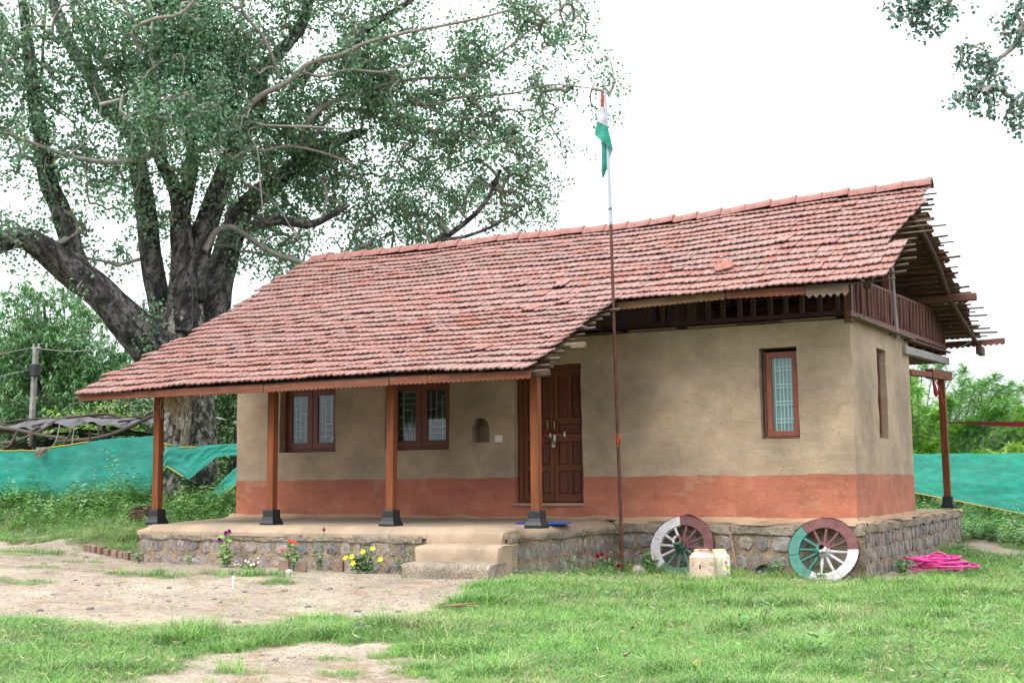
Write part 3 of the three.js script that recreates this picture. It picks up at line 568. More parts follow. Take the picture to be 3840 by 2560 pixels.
  const rib = mesh('cloth_ribbon', [rod([[hx - 0.072, 2.075, z + 0.075, 0.007], [hx - 0.11, 2.03, z + 0.08, 0.009], [hx - 0.14, 1.95, z + 0.08, 0.01], [hx - 0.15, 1.86, z + 0.078, 0.011]], 5), rod([[hx - 0.072, 2.07, z + 0.075, 0.006], [hx - 0.03, 2.015, z + 0.075, 0.007], [hx + 0.05, 2.0, z + 0.07, 0.007], [hx + 0.14, 2.012, z + 0.06, 0.005]], 5)], mat('redCloth', [0.35, 0.015, 0.03], { roughness: 0.9 }));
  tag(rib, 'thin red cloth ribbon tied round a handle of the brown double door', 'ribbon');
}
mesh('switch_plate', [box(0.13, 0.1, 0.014, -5.32, 1.955, 0.012, 0.005), box(0.075, 0.055, 0.01, -5.325, 1.955, 0.02, 0.004)], M.white, house);

// ---------------------------------------------------------------- roof
const roof = group('roof', house);
const RZ = -1.9, KY = 3.735, KZ = 1.07, EY = 2.615, EZ = 3.6, L1 = 3.39, L2 = 2.77, BY = 3.86, BZ = -8.0;
const ridgeY = x => 5.36 + 0.13 * step(-4, 0.8, x) + 0.035 * (n3(x * 0.7, 3, 3, 501) - 0.5);
function roofPt(x, s) { const a = roofRaw(x, s - 0.32), b = roofRaw(x, s), c = roofRaw(x, s + 0.32); return [x, (a[1] + 2 * b[1] + c[1]) / 4, (a[2] + 2 * b[2] + c[2]) / 4]; }
function roofRaw(x, s) { // front slope: s metres down from the ridge
  const yr = ridgeY(x), sag = 0.09 * (f2(x * 0.4, s * 0.6, 2, 502) - 0.5) + 0.05 * (f2(x * 1.3, s * 1.6, 2, 503) - 0.5);
  if (s <= L1) { const t = s / L1; return [x, lerp(yr, KY, t) + sag, lerp(RZ, KZ, t)]; }
  const t = (s - L1) / L2; return [x, lerp(KY, EY, t) + sag, lerp(KZ, EZ, t)];
}
const BL = Math.hypot(5.4 - BY, BZ - RZ);
function backPt(x, s) { const t = s / BL; return [x, lerp(ridgeY(x), BY, t) - 0.03 * Math.sin(t * 3.1) + 0.04 * (f2(x * 0.6, s, 2, 504) - 0.5), lerp(RZ, BZ, t)]; }
{
  // one clay tile: two flutes between raised ribs, rounded nose; x across 0..0.236, z 0 (nose) to -0.31 (head)
  function tileGeo(k, low) {
    const pr = low ? [[0, 0.028], [0.03, 0.022], [0.1, 0.021], [0.118, 0.029], [0.14, 0.021], [0.2, 0.022], [0.236, 0.028]] : [[0.004, 0.024], [0.014, 0.03], [0.034, 0.024], [0.094, 0.022], [0.106, 0.029], [0.126, 0.029], [0.138, 0.022], [0.196, 0.024], [0.214, 0.03], [0.232, 0.025]];
    const cu = (k % 4) / 4, cv = Math.floor(k / 4) / 4, t = [], uv = [], put = (p, x, z) => { t.push(...p); uv.push(cu + 0.01 + 0.23 * x / 0.19, cv + 0.01 + 0.23 * clamp(-z / 0.31)); };
    const n = pr.length, nose = i => (pr[i][1] < 0.025 ? 0.01 : 0) - (i === 0 || i === n - 1 ? 0.006 : 0), dip = i => (pr[i][1] < 0.025 ? 0.024 : 0.017);
    pr.forEach(p => { p[0] *= 0.806; });
    const quad = (a, b, c, d, A, B, C, D) => { put(a, ...A); put(b, ...B); put(c, ...C); put(a, ...A); put(c, ...C); put(d, ...D); };
    for (let i = 0; i < n - 1; i++) {
      const [x0, y0] = pr[i], [x1, y1] = pr[i + 1], z0 = nose(i), z1 = nose(i + 1), E0 = [x0, y0, z0 - 0.012], E1 = [x1, y1, z1 - 0.012], N0 = [x0, y0 - 0.007, z0], N1 = [x1, y1 - 0.007, z1], D0 = [x0, y0 - dip(i), z0 - 0.004], D1 = [x1, y1 - dip(i + 1), z1 - 0.004], H0 = [x0, y0, -0.31], H1 = [x1, y1, -0.31];
      quad(E0, E1, H1, H0, [x0, 0], [x1, 0], [x1, -0.31], [x0, -0.31]);
      quad(N0, N1, E1, E0, [x0, 0], [x1, 0], [x1, -0.003], [x0, -0.003]);
      quad(D0, D1, N1, N0, [x0, 0], [x1, 0], [x1, -0.001], [x0, -0.001]);
    }
    for (const [x, i] of [[pr[0][0], 0], [pr[n - 1][0], n - 1]]) { const y = pr[i][1]; quad([x, y - dip(i), -0.006], [x, y, -0.012], [x, y, -0.31], [x, y - 0.017, -0.31], [x, 0], [x, 0], [x, -0.31], [x, -0.31]); }
    const g = new THREE.BufferGeometry(); g.setAttribute('position', new THREE.Float32BufferAttribute(t, 3)); g.setAttribute('uv', new THREE.Float32BufferAttribute(uv, 2)); g.computeVertexNormals(); return g;
  }
  const geos = Array.from({ length: 16 }, (_, k) => tileGeo(k, false)), lows = Array.from({ length: 16 }, (_, k) => tileGeo(k, true)), spots = [];
  const unmap = T.tile; unmap.repeat.set(1, 1);
  const X = new THREE.Vector3(), Y = new THREE.Vector3(), Z = new THREE.Vector3();
  function place(pt, x, s, dir, jit = 1) {
    const a = V(...pt(x, Math.max(0, s - 0.25))), b = V(...pt(x, s)), c = V(...pt(x + 0.188, s));
    Z.copy(b).sub(a).normalize(); X.copy(c).sub(b).normalize().multiplyScalar(dir); Y.copy(Z).cross(X).normalize(); X.copy(Y).cross(Z).normalize();
    const m = new THREE.Matrix4().makeBasis(X, Y, Z); m.setPosition(dir > 0 ? b : c);
    const tilt = -(0.128 + jit * rr(-0.012, 0.02));
    m.multiply(Mx([0, 0.037 + jit * rr(-0.003, 0.009), jit * rr(-0.008, 0.008)], [tilt, jit * rr(-0.025, 0.025), jit * rr(-0.014, 0.014)]));
    return m;
  }
  const ages = Array.from({ length: 16 }, (_, k) => k).sort((a, b) => hash(a, 3, 5) - hash(b, 3, 5));
  const endX = r => r < 3 ? 0.80 - r * 0.02 : r < 5 ? 0.84 - 0.05 * (r - 3) : r < 10 ? 0.74 - 0.045 * (r - 5) : r < 15 ? 0.80 - 0.02 * (r - 10) : -2.92 - 0.004 * (r - 15);
  for (let r = 0; r < 27; r++) {
    const s = r < 15 ? 0.235 + r * 0.2265 : L1 + 0.03 + (r - 14) * 0.2285, lift = 0.03 * (n3(r * 1.7, 0, 0, 510) - 0.5), fresh = n3(r * 2.1, 3, 0, 511);
    let x = endX(r) - 0.192 + rr(-0.012, 0.012), i = 0;
    for (; x > -10.47 + rr(-0.05, 0.05); x -= 0.189 + rr(-0.003, 0.003), i++) {
      const bump = 0.048 * step(0.5, 0.75, n3(x * 0.55, r * 1.3, 2, 512)), odd = rnd() < 0.012;
      spots.push({ m: place(roofPt, x, s + lift * 0.6 + bump * 0.7 + 0.02 * (n3(x * 0.9, r, 0, 513) - 0.5), 1, odd ? 3.2 : 1), k: ages[clamp(Math.floor((1.5 * f2(x * 0.55 + 40, r * 0.28, 3, 515) - 0.42 + rr(-0.16, 0.16)) * 16), 0, 15)], c: Math.floor(clamp(1.6 * f2(x * 0.45 + 9, r * 0.3, 3, 516) - 0.3 + rr(-0.2, 0.2), 0, 0.999) * 5), x, r, fresh });
    }
  }
  const eye = camera.position;
  for (const t of spots) { const p = V(0, 0, 0).setFromMatrixPosition(t.m); t.d = p.distanceTo(eye); }
  spots.sort((a, b) => a.d - b.d);
  const rest = [];
  spots.forEach((t, i) => {
    if (i < 300) { const o = mesh('tile', geos[t.k], tileMats[t.c], roof); o.matrix.copy(t.m); o.matrix.decompose(o.position, o.quaternion, o.scale); return; }
    const g = geos[t.k].clone().applyMatrix4(t.m), n = g.attributes.position.count, c = tileCols[t.c], q = rr(0.96, 1.03), a = new Float32Array(n * 3);
    for (let j = 0; j < n; j++) a.set([c[0] * q, c[1] * q, c[2] * q], j * 3);
    g.setAttribute('color', new THREE.BufferAttribute(a, 3)); rest.push(g);
  });
  for (let r = 0; r < 28; r++) for (let x = 0.4 + rr(-0.06, 0.06) - (r > 1 && r < 4 ? 0.25 : 0); x > -10.5; x -= 0.189) {
    const g = lows[Math.floor(rnd() * 16)].clone().applyMatrix4(place(backPt, x, 0.22 + r * 0.2245, -1)), n = g.attributes.position.count, c = tileCols[Math.floor(rnd() * 5)], a = new Float32Array(n * 3);
    for (let j = 0; j < n; j++) a.set(c, j * 3);
    g.setAttribute('color', new THREE.BufferAttribute(a, 3)); rest.push(g);
  }
  const o = mesh('roof_tiles', rest, M.tiles, roof); o.userData.kind = 'stuff';
  // dry twigs fallen from the tree
  { const tw = []; for (let i = 0; i < 46; i++) { const x = rr(-8, -0.2), s = x > -2.9 ? rr(0.6, 3.2) : rr(1.2, 5.8), p = roofPt(x, s), a = rr(0, 6.3), l = rr(0.04, 0.16), c = Math.cos(a), d = Math.sin(a), q = roofPt(x + l * c, s + l * d), y = 0.055; tw.push(rod([[p[0], p[1] + y, p[2], 0.003], [(p[0] + q[0]) / 2, (p[1] + q[1]) / 2 + y + rr(0.01, 0.03), (p[2] + q[2]) / 2, 0.004], [q[0], q[1] + y, q[2], 0.002]], 4, { n: 3 })); if (i % 6 === 0) tw.push(new THREE.IcosahedronGeometry(0.02, 0).scale(1.6, 0.5, 1).translate(p[0], p[1] + y, p[2])); }
    const t = mesh('dry_twigs', tw, mat('dryTwig', [0.5, 0.47, 0.43], {}), roof); t.userData.kind = 'stuff'; }
  // half-round ridge tiles, each with a collar over the next
  const arc = (r, w, y) => lin(0, 1, 8).map(t => [Math.cos(Math.PI * t) * r * w, Math.sin(Math.PI * t) * r + y]);
  const cap = (() => { const secs = [[-0.2, 0.118, 1.15], [0.12, 0.124, 1.15], [0.145, 0.134, 1.15], [0.19, 0.14, 1.15], [0.2, 0.13, 1.15], [0.2, 0.1, 1.12]]; return sheet(lin(0, 8, 8), lin(0, secs.length - 1, secs.length - 1), (u, v) => { const q = arc(secs[v][1], secs[v][2], -0.045)[u]; return [secs[v][0], q[1], q[0]]; }, (x, y, z, u) => [x, u * 0.04]); })();
  for (let x = 0.63, i = 0; x > -10.4; x -= 0.395, i++) { const c = mesh('ridge_tile', cap, M.ridgeTile, roof); c.position.set(x, ridgeY(x) + 0.05 + rr(-0.006, 0.01), RZ); c.rotation.set(rr(-0.03, 0.03), rr(-0.02, 0.02), Math.atan((ridgeY(x + 0.2) - ridgeY(x - 0.2)) / 0.4) + rr(0.0, 0.04)); }
  // an added sheet under the front tiles, further down, keeps daylight out
  // battens under the tiles, their ragged ends beyond the verge
  const under = (pt, x, s, d) => { const p = pt(x, s), q = pt(x, s + 0.1), dz = q[2] - p[2], dy = q[1] - p[1], l = Math.hypot(dz, dy), sg = Math.sign(dz); return [x, p[1] - d * Math.abs(dz) / l, p[2] + sg * d * dy / l * 1]; };
  const batten = (pt, s, x1, r, d, m) => { const pts = []; for (const x of [-10.5 + rr(-0.15, 0.1), -8, -5.5, -3, -1, x1 - 0.6, x1]) if (x <= x1) { const p = under(pt, x, s, d); pts.push([p[0], p[1] + rr(-0.008, 0.008), p[2] + rr(-0.01, 0.01), r * (x === x1 ? 0.9 : 1)]); } mesh('batten', rod(pts, 6, { n: 12 }), m, roof); };
  for (let r = 0; r < 27; r++) { const s = r < 15 ? 0.14 + r * 0.2265 : L1 + 0.02 + (r - 14.3) * 0.2285, e = endX(r); batten(roofPt, s, e + (r < 2 ? 0.1 : r < 5 ? 0.08 : r < 10 ? 0.3 + rr(-0.06, 0.14) : r < 15 ? 0.1 + rr(-0.03, 0.1) : 0.04 + rr(0, 0.12)), r > 4 && r < 10 ? rr(0.009, 0.016) : rr(0.014, 0.024), 0.05, r > 4 && r < 10 ? M.oldWood : M.stick); }
  for (let r = 0; r < 30; r++) batten(backPt, 0.3 + r * 0.203 + rr(-0.04, 0.04), 0.6 + rr(0, 0.26) + (r > 20 ? 0.1 : 0), rr(0.012, 0.022), 0.045, rnd() < 0.3 ? M.darkWood : M.stick);
  // rafters: bent poles
  for (const x of [0.42, -0.75, -1.95, -3.2, -4.5, -5.8, -7.1, -8.4, -9.8]) {
    const pf_ = [0.2, 1.4, 2.6, 3.3].map(s => { const p = under(roofPt, x, s, 0.1); return [p[0] + rr(-0.05, 0.05), p[1], p[2], 0.05]; });
    mesh('rafter', rod(pf_, 8), M.darkWood, roof);
    if (x < -3) mesh('rafter', rod([3.3, 4.4, 5.6, 6.05].map(s => { const p = under(roofPt, x, s, 0.09); return [p[0] + rr(-0.03, 0.03), p[1], p[2], 0.045]; }), 8), M.darkWood, roof);
    mesh('rafter', rod([0.3, 2.0, 4.0, 6.2].map((s, i) => { const p = under(backPt, x, s, 0.1); return [p[0] + (x > 0 ? [-0.02, 0.06, 0.02, 0.12][i] : rr(-0.06, 0.06)), p[1], p[2], 0.056 - i * 0.004]; }), 8), M.darkWood, roof);
  }
  // added sheet under the front slope, so that no daylight leaks between tiles
  const ds = lin(0.05, 3.3, 30), dx = lines(-10.3, 0.35, 0.5), dp = (x, s) => { const p = under(roofPt, x, s, 0.06); return p; };
  mesh('added_light_blocker', [sheet(dx, ds, dp, (x, y, z) => [z, x]), sheet(lines(-10.3, -3.05, 0.5), lin(3.3, 6.0, 26), dp, (x, y, z) => [z, x])], M.darkWood, roof);
  // purlins
  mesh('purlin', [box(10.9, 0.13, 0.12, -4.55, 4.33, -5.42, 0.02)], M.rail, roof);
  mesh('purlin', [box(11.0, 0.12, 0.12, -4.85, ridgeY(-5) - 0.16, RZ, 0.02)], M.darkWood, roof);
  mesh('purlin', [box(7.6, 0.09, 0.09, -6.6, 2.585, 3.4, 0.02)], M.darkWood, roof);
  mesh('purlin', [box(0.3, 0.08, 0.09, -2.84, 2.98, 2.6, 0.015)], M.oldWood, roof);
  // eaves boards with a scalloped lower edge
  const eave = (x0, x1, y, y1, h, amp, pitch, zig, z, m, par = roof) => {
    const s = new THREE.Shape(), w = x1 - x0, n = Math.max(1, Math.round(w / pitch));
    s.moveTo(0, h); s.lineTo(0, amp);
    for (let i = 0; i < n; i++) { const a = i / n * w, b = (i + 1) / n * w; if (zig) { s.lineTo((a + b) / 2, -amp * 0.6); s.lineTo(b, amp); } else { s.quadraticCurveTo((a + b) / 2, -amp, b - 0.006, amp * 0.9); s.lineTo(b, amp); } }
    s.lineTo(w, h); s.closePath();
    const g = new THREE.ExtrudeGeometry(s, { depth: 0.022, bevelEnabled: false, curveSegments: 3 }); boxUV(g, 0); const o2 = mesh('eaves_board', g, m, par); o2.position.set(x0, y, z); o2.rotation.z = Math.atan2(y1 - y, w); o2.rotation.x = rr(-0.04, 0.04); return o2;
  };
  for (const [a, b, h, am] of [[-10.33, -8.82, 0.1, 0.012], [-8.815, -6.95, 0.105, 0.014], [-6.94, -4.965, 0.1, 0.016], [-4.955, -4.4, 0.1, 0.016], [-4.395, -3.92, 0.1, 0.015], [-3.91, -2.97, 0.1, 0.015]]) eave(a, b, 2.51 + rr(-0.006, 0.01), 2.512 + rr(-0.006, 0.006), h, am, 0.068, false, 3.55 + rr(-0.006, 0.006), M.fascia);
  eave(-2.93, -1.39, 3.625, 3.655, 0.11, 0.014, 0.075, false, 0.98, mat('fasciaWorn', [0.3, 0.165, 0.095], { map: T.grain, bumpMap: T.grainBump, bumpScale: 0.004, roughness: 0.9 }));
  eave(-1.375, -0.33, 3.66, 3.635, 0.11, 0.013, 0.08, false, 0.985, M.fascia);
  eave(-0.325, 0.22, 3.605, 3.60, 0.15, 0.03, 0.09, true, 0.98, M.oldWood);
  eave(-10.3, -0.1, 3.7, 3.7, 0.1, 0.016, 0.1, true, -8.02, M.darkWood); eave(-0.09, 1.02, 3.73, 3.76, 0.12, 0.02, 0.1, true, -8.04, M.rail);
  mesh('eave_bracket', [box(0.1, 0.16, 0.5, 0.58, 3.66, -8.0, 0.01)], M.darkWood, roof);
}
// ---- attic: floor, slats under the front eave, the railing of the balcony on the gable
{
  const attic = group('attic', house), n = 14;
  mesh('attic_floor', [box(10.3, 0.05, 7.6, -5.22, 3.46, -3.95, 0.01)], M.darkWood, attic);
  for (let x = LX + 0.1; x < -0.2; x += rr(0.55, 0.9)) mesh('wall_top_plank', [box(0.72, 0.03, 0.2, Math.min(x + 0.3, -0.36), 3.43 + rr(0, 0.02), -0.05 + rr(-0.02, 0.03), 0.006)], rnd() < 0.5 ? M.oldWood : M.darkWood, attic);
  for (let i = 0; i <= 18; i++) { const x = -0.2 - i * 0.228; mesh('slat', [box(i === 9 ? 0.12 : 0.062, 0.62, 0.06, x + rr(-0.02, 0.02), 3.78, -0.12 + rr(-0.01, 0.01), 0.008)], M.darkWood, attic); }
  mesh('attic_rail', [box(4.2, 0.07, 0.08, -2.15, 3.52, -0.11, 0.01), box(4.4, 0.1, 0.1, -2.2, 4.1, -0.14, 0.01)], M.darkWood, attic);
  mesh('attic_back_wall', [sheet(lines(-10.3, -3.4, 0.5), lin(3.45, 4.9, 4), (x, y) => [x, y, -2.2 + 0.02 * n3(x * 3, y * 3, 1, 520)], mudUV)], M.mortar, attic);
  mesh('attic_partition', [sheet(lines(-8, 0.4, 0.5), lin(3.47, 5.2, 5), (z, y) => [-3.6, Math.min(y, 5.3 - Math.abs(z + 1.9) * (z > -1.9 ? 0.62 : 0.27)), z], mudUV)], M.darkWood, attic);
  void n;
  const bal = group('balcony', house), bot = z => 3.455 - 0.031 * z, top = z => 3.985 - 0.045 * z, X0 = 0.02;
  mesh('rail', [rod([[X0, top(-0.05), -0.05, 0.032], [X0, top(-3.5), -3.5, 0.03], [X0, top(-7.3), -7.3, 0.032]], 8)], M.rail, bal);
  mesh('rail', [box(0.07, 0.075, 7.55, X0, bot(-3.6) + 0.02, -3.6, 0.01)], M.rail, bal); bal.children[1].rotation.x = 0; bal.children[1].geometry.translate(-X0, -bot(-3.6), 3.6); bal.children[1].position.set(X0, bot(-3.6), -3.6); bal.children[1].rotation.x = Math.atan(0.031);
  const stickR = (z, r = 0.036) => mesh('baluster', [rod([[X0 + rr(-0.012, 0.012), bot(z), z, r * rr(0.9, 1.1)], [X0 + rr(-0.012, 0.012), (bot(z) + top(z)) / 2, z + rr(-0.02, 0.02), r], [X0, top(z) + 0.01, z + rr(-0.025, 0.025), r * rr(0.9, 1.05)]], 7, { n: 3 })], M.rail, bal);
  for (let i = 0; i < 12; i++) stickR(-0.14 - i * 0.222); for (let i = 0; i < 15; i++) stickR(-3.05 - i * 0.29);
  mesh('post', [box(0.11, 0.75, 0.11, -0.02, 3.74, -0.03, 0.012)], M.rail, bal);
  mesh('post', [box(0.12, 1.7, 0.1, -0.03, 4.3, -2.62, 0.012)], M.rail, bal);
  mesh('post', [rod([[0.055, 3.42, -2.86, 0.036], [0.045, 3.85, -2.8, 0.034], [0.05, 4.5, -2.72, 0.03]], 7)], M.greyWood, bal);
  mesh('post', [box(0.1, 0.85, 0.1, 0.01, 3.98, -7.38, 0.012)], M.rail, bal);
  mesh('balcony_plank', [box(0.15, 0.03, 4.0, 0.03, 3.56, -5.7, 0.008)], M.rail, bal); bal.children.at(-1).geometry.translate(0, -3.56, 5.7); bal.children.at(-1).position.set(0, 3.56, -5.7); bal.children.at(-1).rotation.x = 0.035;
  mesh('wall_top_plank', [box(0.22, 0.03, 3.9, 0.02, 3.47, -2.0, 0.006)], M.oldWood, bal); bal.children.at(-1).geometry.translate(0, -3.47, 2); bal.children.at(-1).position.set(0, 3.475, -2); bal.children.at(-1).rotation.x = 0.024;
  mesh('beam', [box(0.12, 0.13, 4.2, 0.01, 0, 0, 0.015)], M.greyWood, bal); bal.children.at(-1).position.set(0, 3.39, -5.6); bal.children.at(-1).rotation.x = 0.037;
  for (const z of [-4.6, -5.5, -6.4, -7.2]) mesh('joist', [box(3.0, 0.09, 0.09, -1.5, 3.48 - 0.03 * (z + 4), z, 0.01)], M.darkWood, bal);
}

// ---------------------------------------------------------------- things in the yard
const cloth = (name, c, o = {}) => mat(name, c, { roughness: 0.9, ...o });
const YV = V(0, 1, 0);
// ---- cart wheels leaning on the plinth
const P_ = { white: mat('wheelWhite', [0.6, 0.58, 0.58], { map: T.paint, bumpMap: T.rough, bumpScale: 0.004 }), red: mat('wheelRed', [0.19, 0.075, 0.075], { map: T.paint, bumpMap: T.rough, bumpScale: 0.004 }), green: mat('wheelGreen', [0.03, 0.21, 0.155], { map: T.paint, bumpMap: T.rough, bumpScale: 0.004, roughness: 0.6 }), dull: mat('wheelDull', [0.1, 0.19, 0.15], { map: T.paint, bumpMap: T.rough, bumpScale: 0.004 }) };
function cartWheel(pos, R, zones, hubLen, spin, broken, label) { // zones: [from, to, colour], degrees clockwise from the top
  const g = thing('cart_wheel', pos); g.rotation.set(-0.44, 0.02, 0);
  const colAt = a => { a = ((a % 360) + 360) % 360; for (const [p, q, c] of zones) { const d = ((a - p) % 360 + 360) % 360; if (d < ((q - p) % 360 + 360) % 360) return c; } return 'white'; };
  const inR = R * 0.69, rad = d => d * Math.PI / 180;
  for (const [p, q, c] of zones) {
    const span = ((q - p) % 360 + 360) % 360;
    for (let k = 0; k < 2; k++) {
      const a0 = p + span * k / 2, a1 = p + span * (k + 1) / 2 - (k ? 0.05 : 0.25), s = new THREE.Shape(), n = 14, pt = (r, a) => [r * Math.sin(rad(a)), r * Math.cos(rad(a))];
      for (let i = 0; i <= n; i++) { const [x, y] = pt(R * (1 + 0.006 * Math.sin(i * 2.3 + a0)), lerp(a0, a1, i / n)); i ? s.lineTo(x, y) : s.moveTo(x, y); }
      for (let i = n; i >= 0; i--) s.lineTo(...pt(inR * (1 + 0.008 * Math.sin(i * 1.7 + a0)), lerp(a0, a1, i / n)));
      s.closePath();
      const e = new THREE.ExtrudeGeometry(s, { depth: 0.05, bevelEnabled: true, bevelThickness: 0.006, bevelSize: 0.006, bevelOffset: -0.006, bevelSegments: 1, curveSegments: 4 }); e.translate(0, 0, -0.025); boxUV(e);
      mesh('felloe', e, P_[c], g);
    }
  }
  for (let i = 0; i < 12; i++) {
    const a = rad(spin + i * 30 + rr(-1.5, 1.5)), c = colAt(spin + i * 30), sx = Math.sin(a), cy = Math.cos(a);
    mesh('spoke', rod([[sx * 0.07, cy * 0.07, 0.01, 0.024], [sx * (inR * 0.6), cy * (inR * 0.6), 0.004, 0.02], [sx * (inR + 0.02), cy * (inR + 0.02), 0, 0.019]], 8, { straight: 1 }), P_[c], g);
  }
  const hubs = {}; // hub painted by zone: arcs of a lathe
  const prof = [[0.075, -0.06], [0.1, -0.045], [0.105, 0.03], [0.095, 0.05], [0.088, 0.06], [0.09, hubLen * 0.55], [0.078, hubLen * 0.6], [0.068, hubLen * 0.98], [0.06, hubLen], [0.036, hubLen - 0.002], [0.034, hubLen - 0.08], [0.0, hubLen - 0.085]];
  for (const [p, q, c] of zones) { const span = ((q - p) % 360 + 360) % 360, h = new THREE.LatheGeometry(prof.map(v => new THREE.Vector2(...v)), 10, rad(p), rad(span)); h.applyMatrix4(new THREE.Matrix4().set(1, 0, 0, 0, 0, 0, 1, 0, 0, 1, 0, 0, 0, 0, 0, 1)); const ix = h.index.array; for (let i = 0; i < ix.length; i += 3) { const t = ix[i]; ix[i] = ix[i + 1]; ix[i + 1] = t; } const hn = h.toNonIndexed(); hn.computeVertexNormals(); hubs[c] = boxUV(hn); }
  for (const c in hubs) mesh('hub', hubs[c], P_[c], g);
  mesh('axle_bore_shade', lathe([[0, 0.001], [0.033, 0.001], [0.033, 0.002]], 14).rotateX(Math.PI / 2).translate(0, 0, hubLen - 0.07), M.boreShade, g);  // near-black disc, the shade inside the bore put into its colour
  if (broken) mesh('hub_chip', [box(0.06, 0.05, 0.045, 0.04, -0.045, hubLen - 0.005, 0.018)], P_.white, g);
  const tyre = sheet(lin(0, 1, 72), lin(-0.03, 0.03, 2), (t, z) => { const a = t * Math.PI * 2, r = R + 0.006 + 0.004 * Math.sin(a * 5); return [r * Math.sin(a), r * Math.cos(a), z]; }, (x, y, z) => [x + y, z]);
  mesh('iron_tyre', tyre, M.rust, g);
  if (!broken) mesh('loose_strip', [rod([[-0.03, R + 0.012, 0.02, 0.006], [0.03, R + 0.03, 0.0, 0.01], [0.12, R - 0.005, 0.03, 0.008], [0.2, R - 0.045, 0.035, 0.005]], 5)], M.rust, g);
  return tag(g, label, 'cart wheel', 'old wooden cart wheels');
}
cartWheel([-2.3, 0.4, 0.37], 0.447, [[-11, 110, 'red'], [110, 222, 'dull'], [222, 349, 'white']], 0.25, 3, false, 'old spoked cart wheel with a white left rim, leaning behind two plastic cans');
cartWheel([-0.37, 0.375, 0.37], 0.452, [[-44, 86, 'red'], [86, 203, 'white'], [203, 316, 'green']], 0.14, 2, true, 'old spoked cart wheel with a green left rim, leaning near the house corner');

// ---- plastic cans
function can(pos, turn, m, w, h, d, label, sticker) {
  const g = thing('plastic_can', pos, turn), sec = [[0, 0.93, 0.03], [0.012, 1, 0.03], [h * 0.68, 1, 0.035], [h * 0.7, 0.985, 0.035], [h * 0.74, 1, 0.035], [h * 0.88, 0.74, 0.06], [h * 0.905, 0.62, 0.09], [h * 0.91, 0.62, 0.09], [h * 0.99, 0.61, 0.09], [h, 0.57, 0.09], [h * 0.97, 0.54, 0.08], [h * 0.8, 0.54, 0.08]];
  const N = 40, ring = (i) => { const [y, s, rr_] = sec[i], out = []; for (let k = 0; k <= N; k++) { const a = k / N * Math.PI * 2 + Math.PI / 4, c = Math.cos(a), q = Math.sin(a), p = i > 5 && i < 12 ? 3 : 7, e = Math.pow(Math.pow(Math.abs(c), p) + Math.pow(Math.abs(q), p), -1 / p); const dd = i > 5 ? Math.min(w, d) : d, ww = i > 5 ? Math.min(w, d) * 1.25 : w; out.push([c * e * s * ww / 2, y, q * e * s * dd / 2]); void rr_; } return out; };
  const R = sec.map((_, i) => ring(i)), body = sheet(lin(0, N, N), lin(0, sec.length - 1, sec.length - 1), (u, v) => R[v][u], (x, y, z) => [x + z, y]);
  mesh('can_body', body.toNonIndexed(), m, g).geometry.computeVertexNormals();
  const ribs = []; for (const x of [-0.32, 0.02, 0.4]) for (let k = 0; k < 3; k++) ribs.push(box(0.05, 0.007, 0.008, x * w, h * (0.5 + 0.05 * k), d / 2 + 0.001, 0.003));
  mesh('moulded_rib', ribs, m, g);
  mesh('neck_ring', [rod(lin(0, 2 * Math.PI, 20).map(a => [ Math.cos(a) * Math.min(w, d) * 0.39, h * 0.94, Math.sin(a) * Math.min(w, d) * 0.315, 0.006]), 6, { n: 40 })], m, g);
  if (sticker) {
    const c = document.createElement('canvas'); c.width = 96; c.height = 150; const x = c.getContext('2d');
    x.fillStyle = '#d9d6c8'; x.fillRect(0, 0, 96, 150); x.fillStyle = '#c8c9d6'; x.beginPath(); x.ellipse(46, 46, 40, 40, 0, 0, 7); x.fill(); x.fillStyle = '#c43a3a'; x.beginPath(); x.ellipse(44, 34, 24, 14, -0.3, 0, 7); x.fill(); x.fillStyle = '#8e2440'; x.fillRect(30, 52, 40, 12);
    x.fillStyle = '#86a53a'; x.beginPath(); x.ellipse(60, 100, 34, 22, 0.4, 0, 7); x.fill(); x.fillStyle = '#d8c64a'; x.beginPath(); x.ellipse(34, 112, 20, 16, 0, 0, 7); x.fill(); x.fillStyle = '#3f7a3a'; x.beginPath(); x.ellipse(66, 128, 16, 10, 0, 0, 7); x.fill();
    const t = new THREE.CanvasTexture(c); t.colorSpace = THREE.SRGBColorSpace; const s = mesh('sticker', new THREE.PlaneGeometry(0.085, 0.135), new THREE.MeshStandardMaterial({ map: t, roughness: 0.7 }), g); s.position.set(w * 0.26, h * 0.46, d / 2 + 0.003);
  } else {
    mesh('dirt_stain', new THREE.CircleGeometry(0.012, 7).scale(1, 2.6, 1).translate(-0.02, h * 0.42, d / 2 + 0.003), mat('stain', [0.12, 0.07, 0.05], {}), g);
    mesh('wire_handle', rod([[-0.09, h * 0.93, 0.0, 0.005], [0.0, h * 1.0, 0.1, 0.005], [0.13, h * 0.93, 0.09, 0.005], [0.17, h * 0.82, 0.07, 0.005]], 6), mat('handle', [0.4, 0.25, 0.08], {}), g);
  }
  return tag(g, label, 'plastic can');
}
can([-1.64, groundY(-1.64, 1.45) + 0.015, 1.45], 0.28, mat('peach', [0.76, 0.58, 0.46], { roughness: 0.55, map: T.paint }), 0.32, 0.37, 0.25, 'peach plastic can with a wire handle and cut open top, standing left in the grass');
can([-1.52, groundY(-1.5, 1.15) + 0.02, 1.13], 0.5, mat('cream', [0.74, 0.71, 0.5], { roughness: 0.55, map: T.paint }), 0.25, 0.36, 0.23, 'pale yellow plastic can with a fruit sticker, right of the peach one', true);

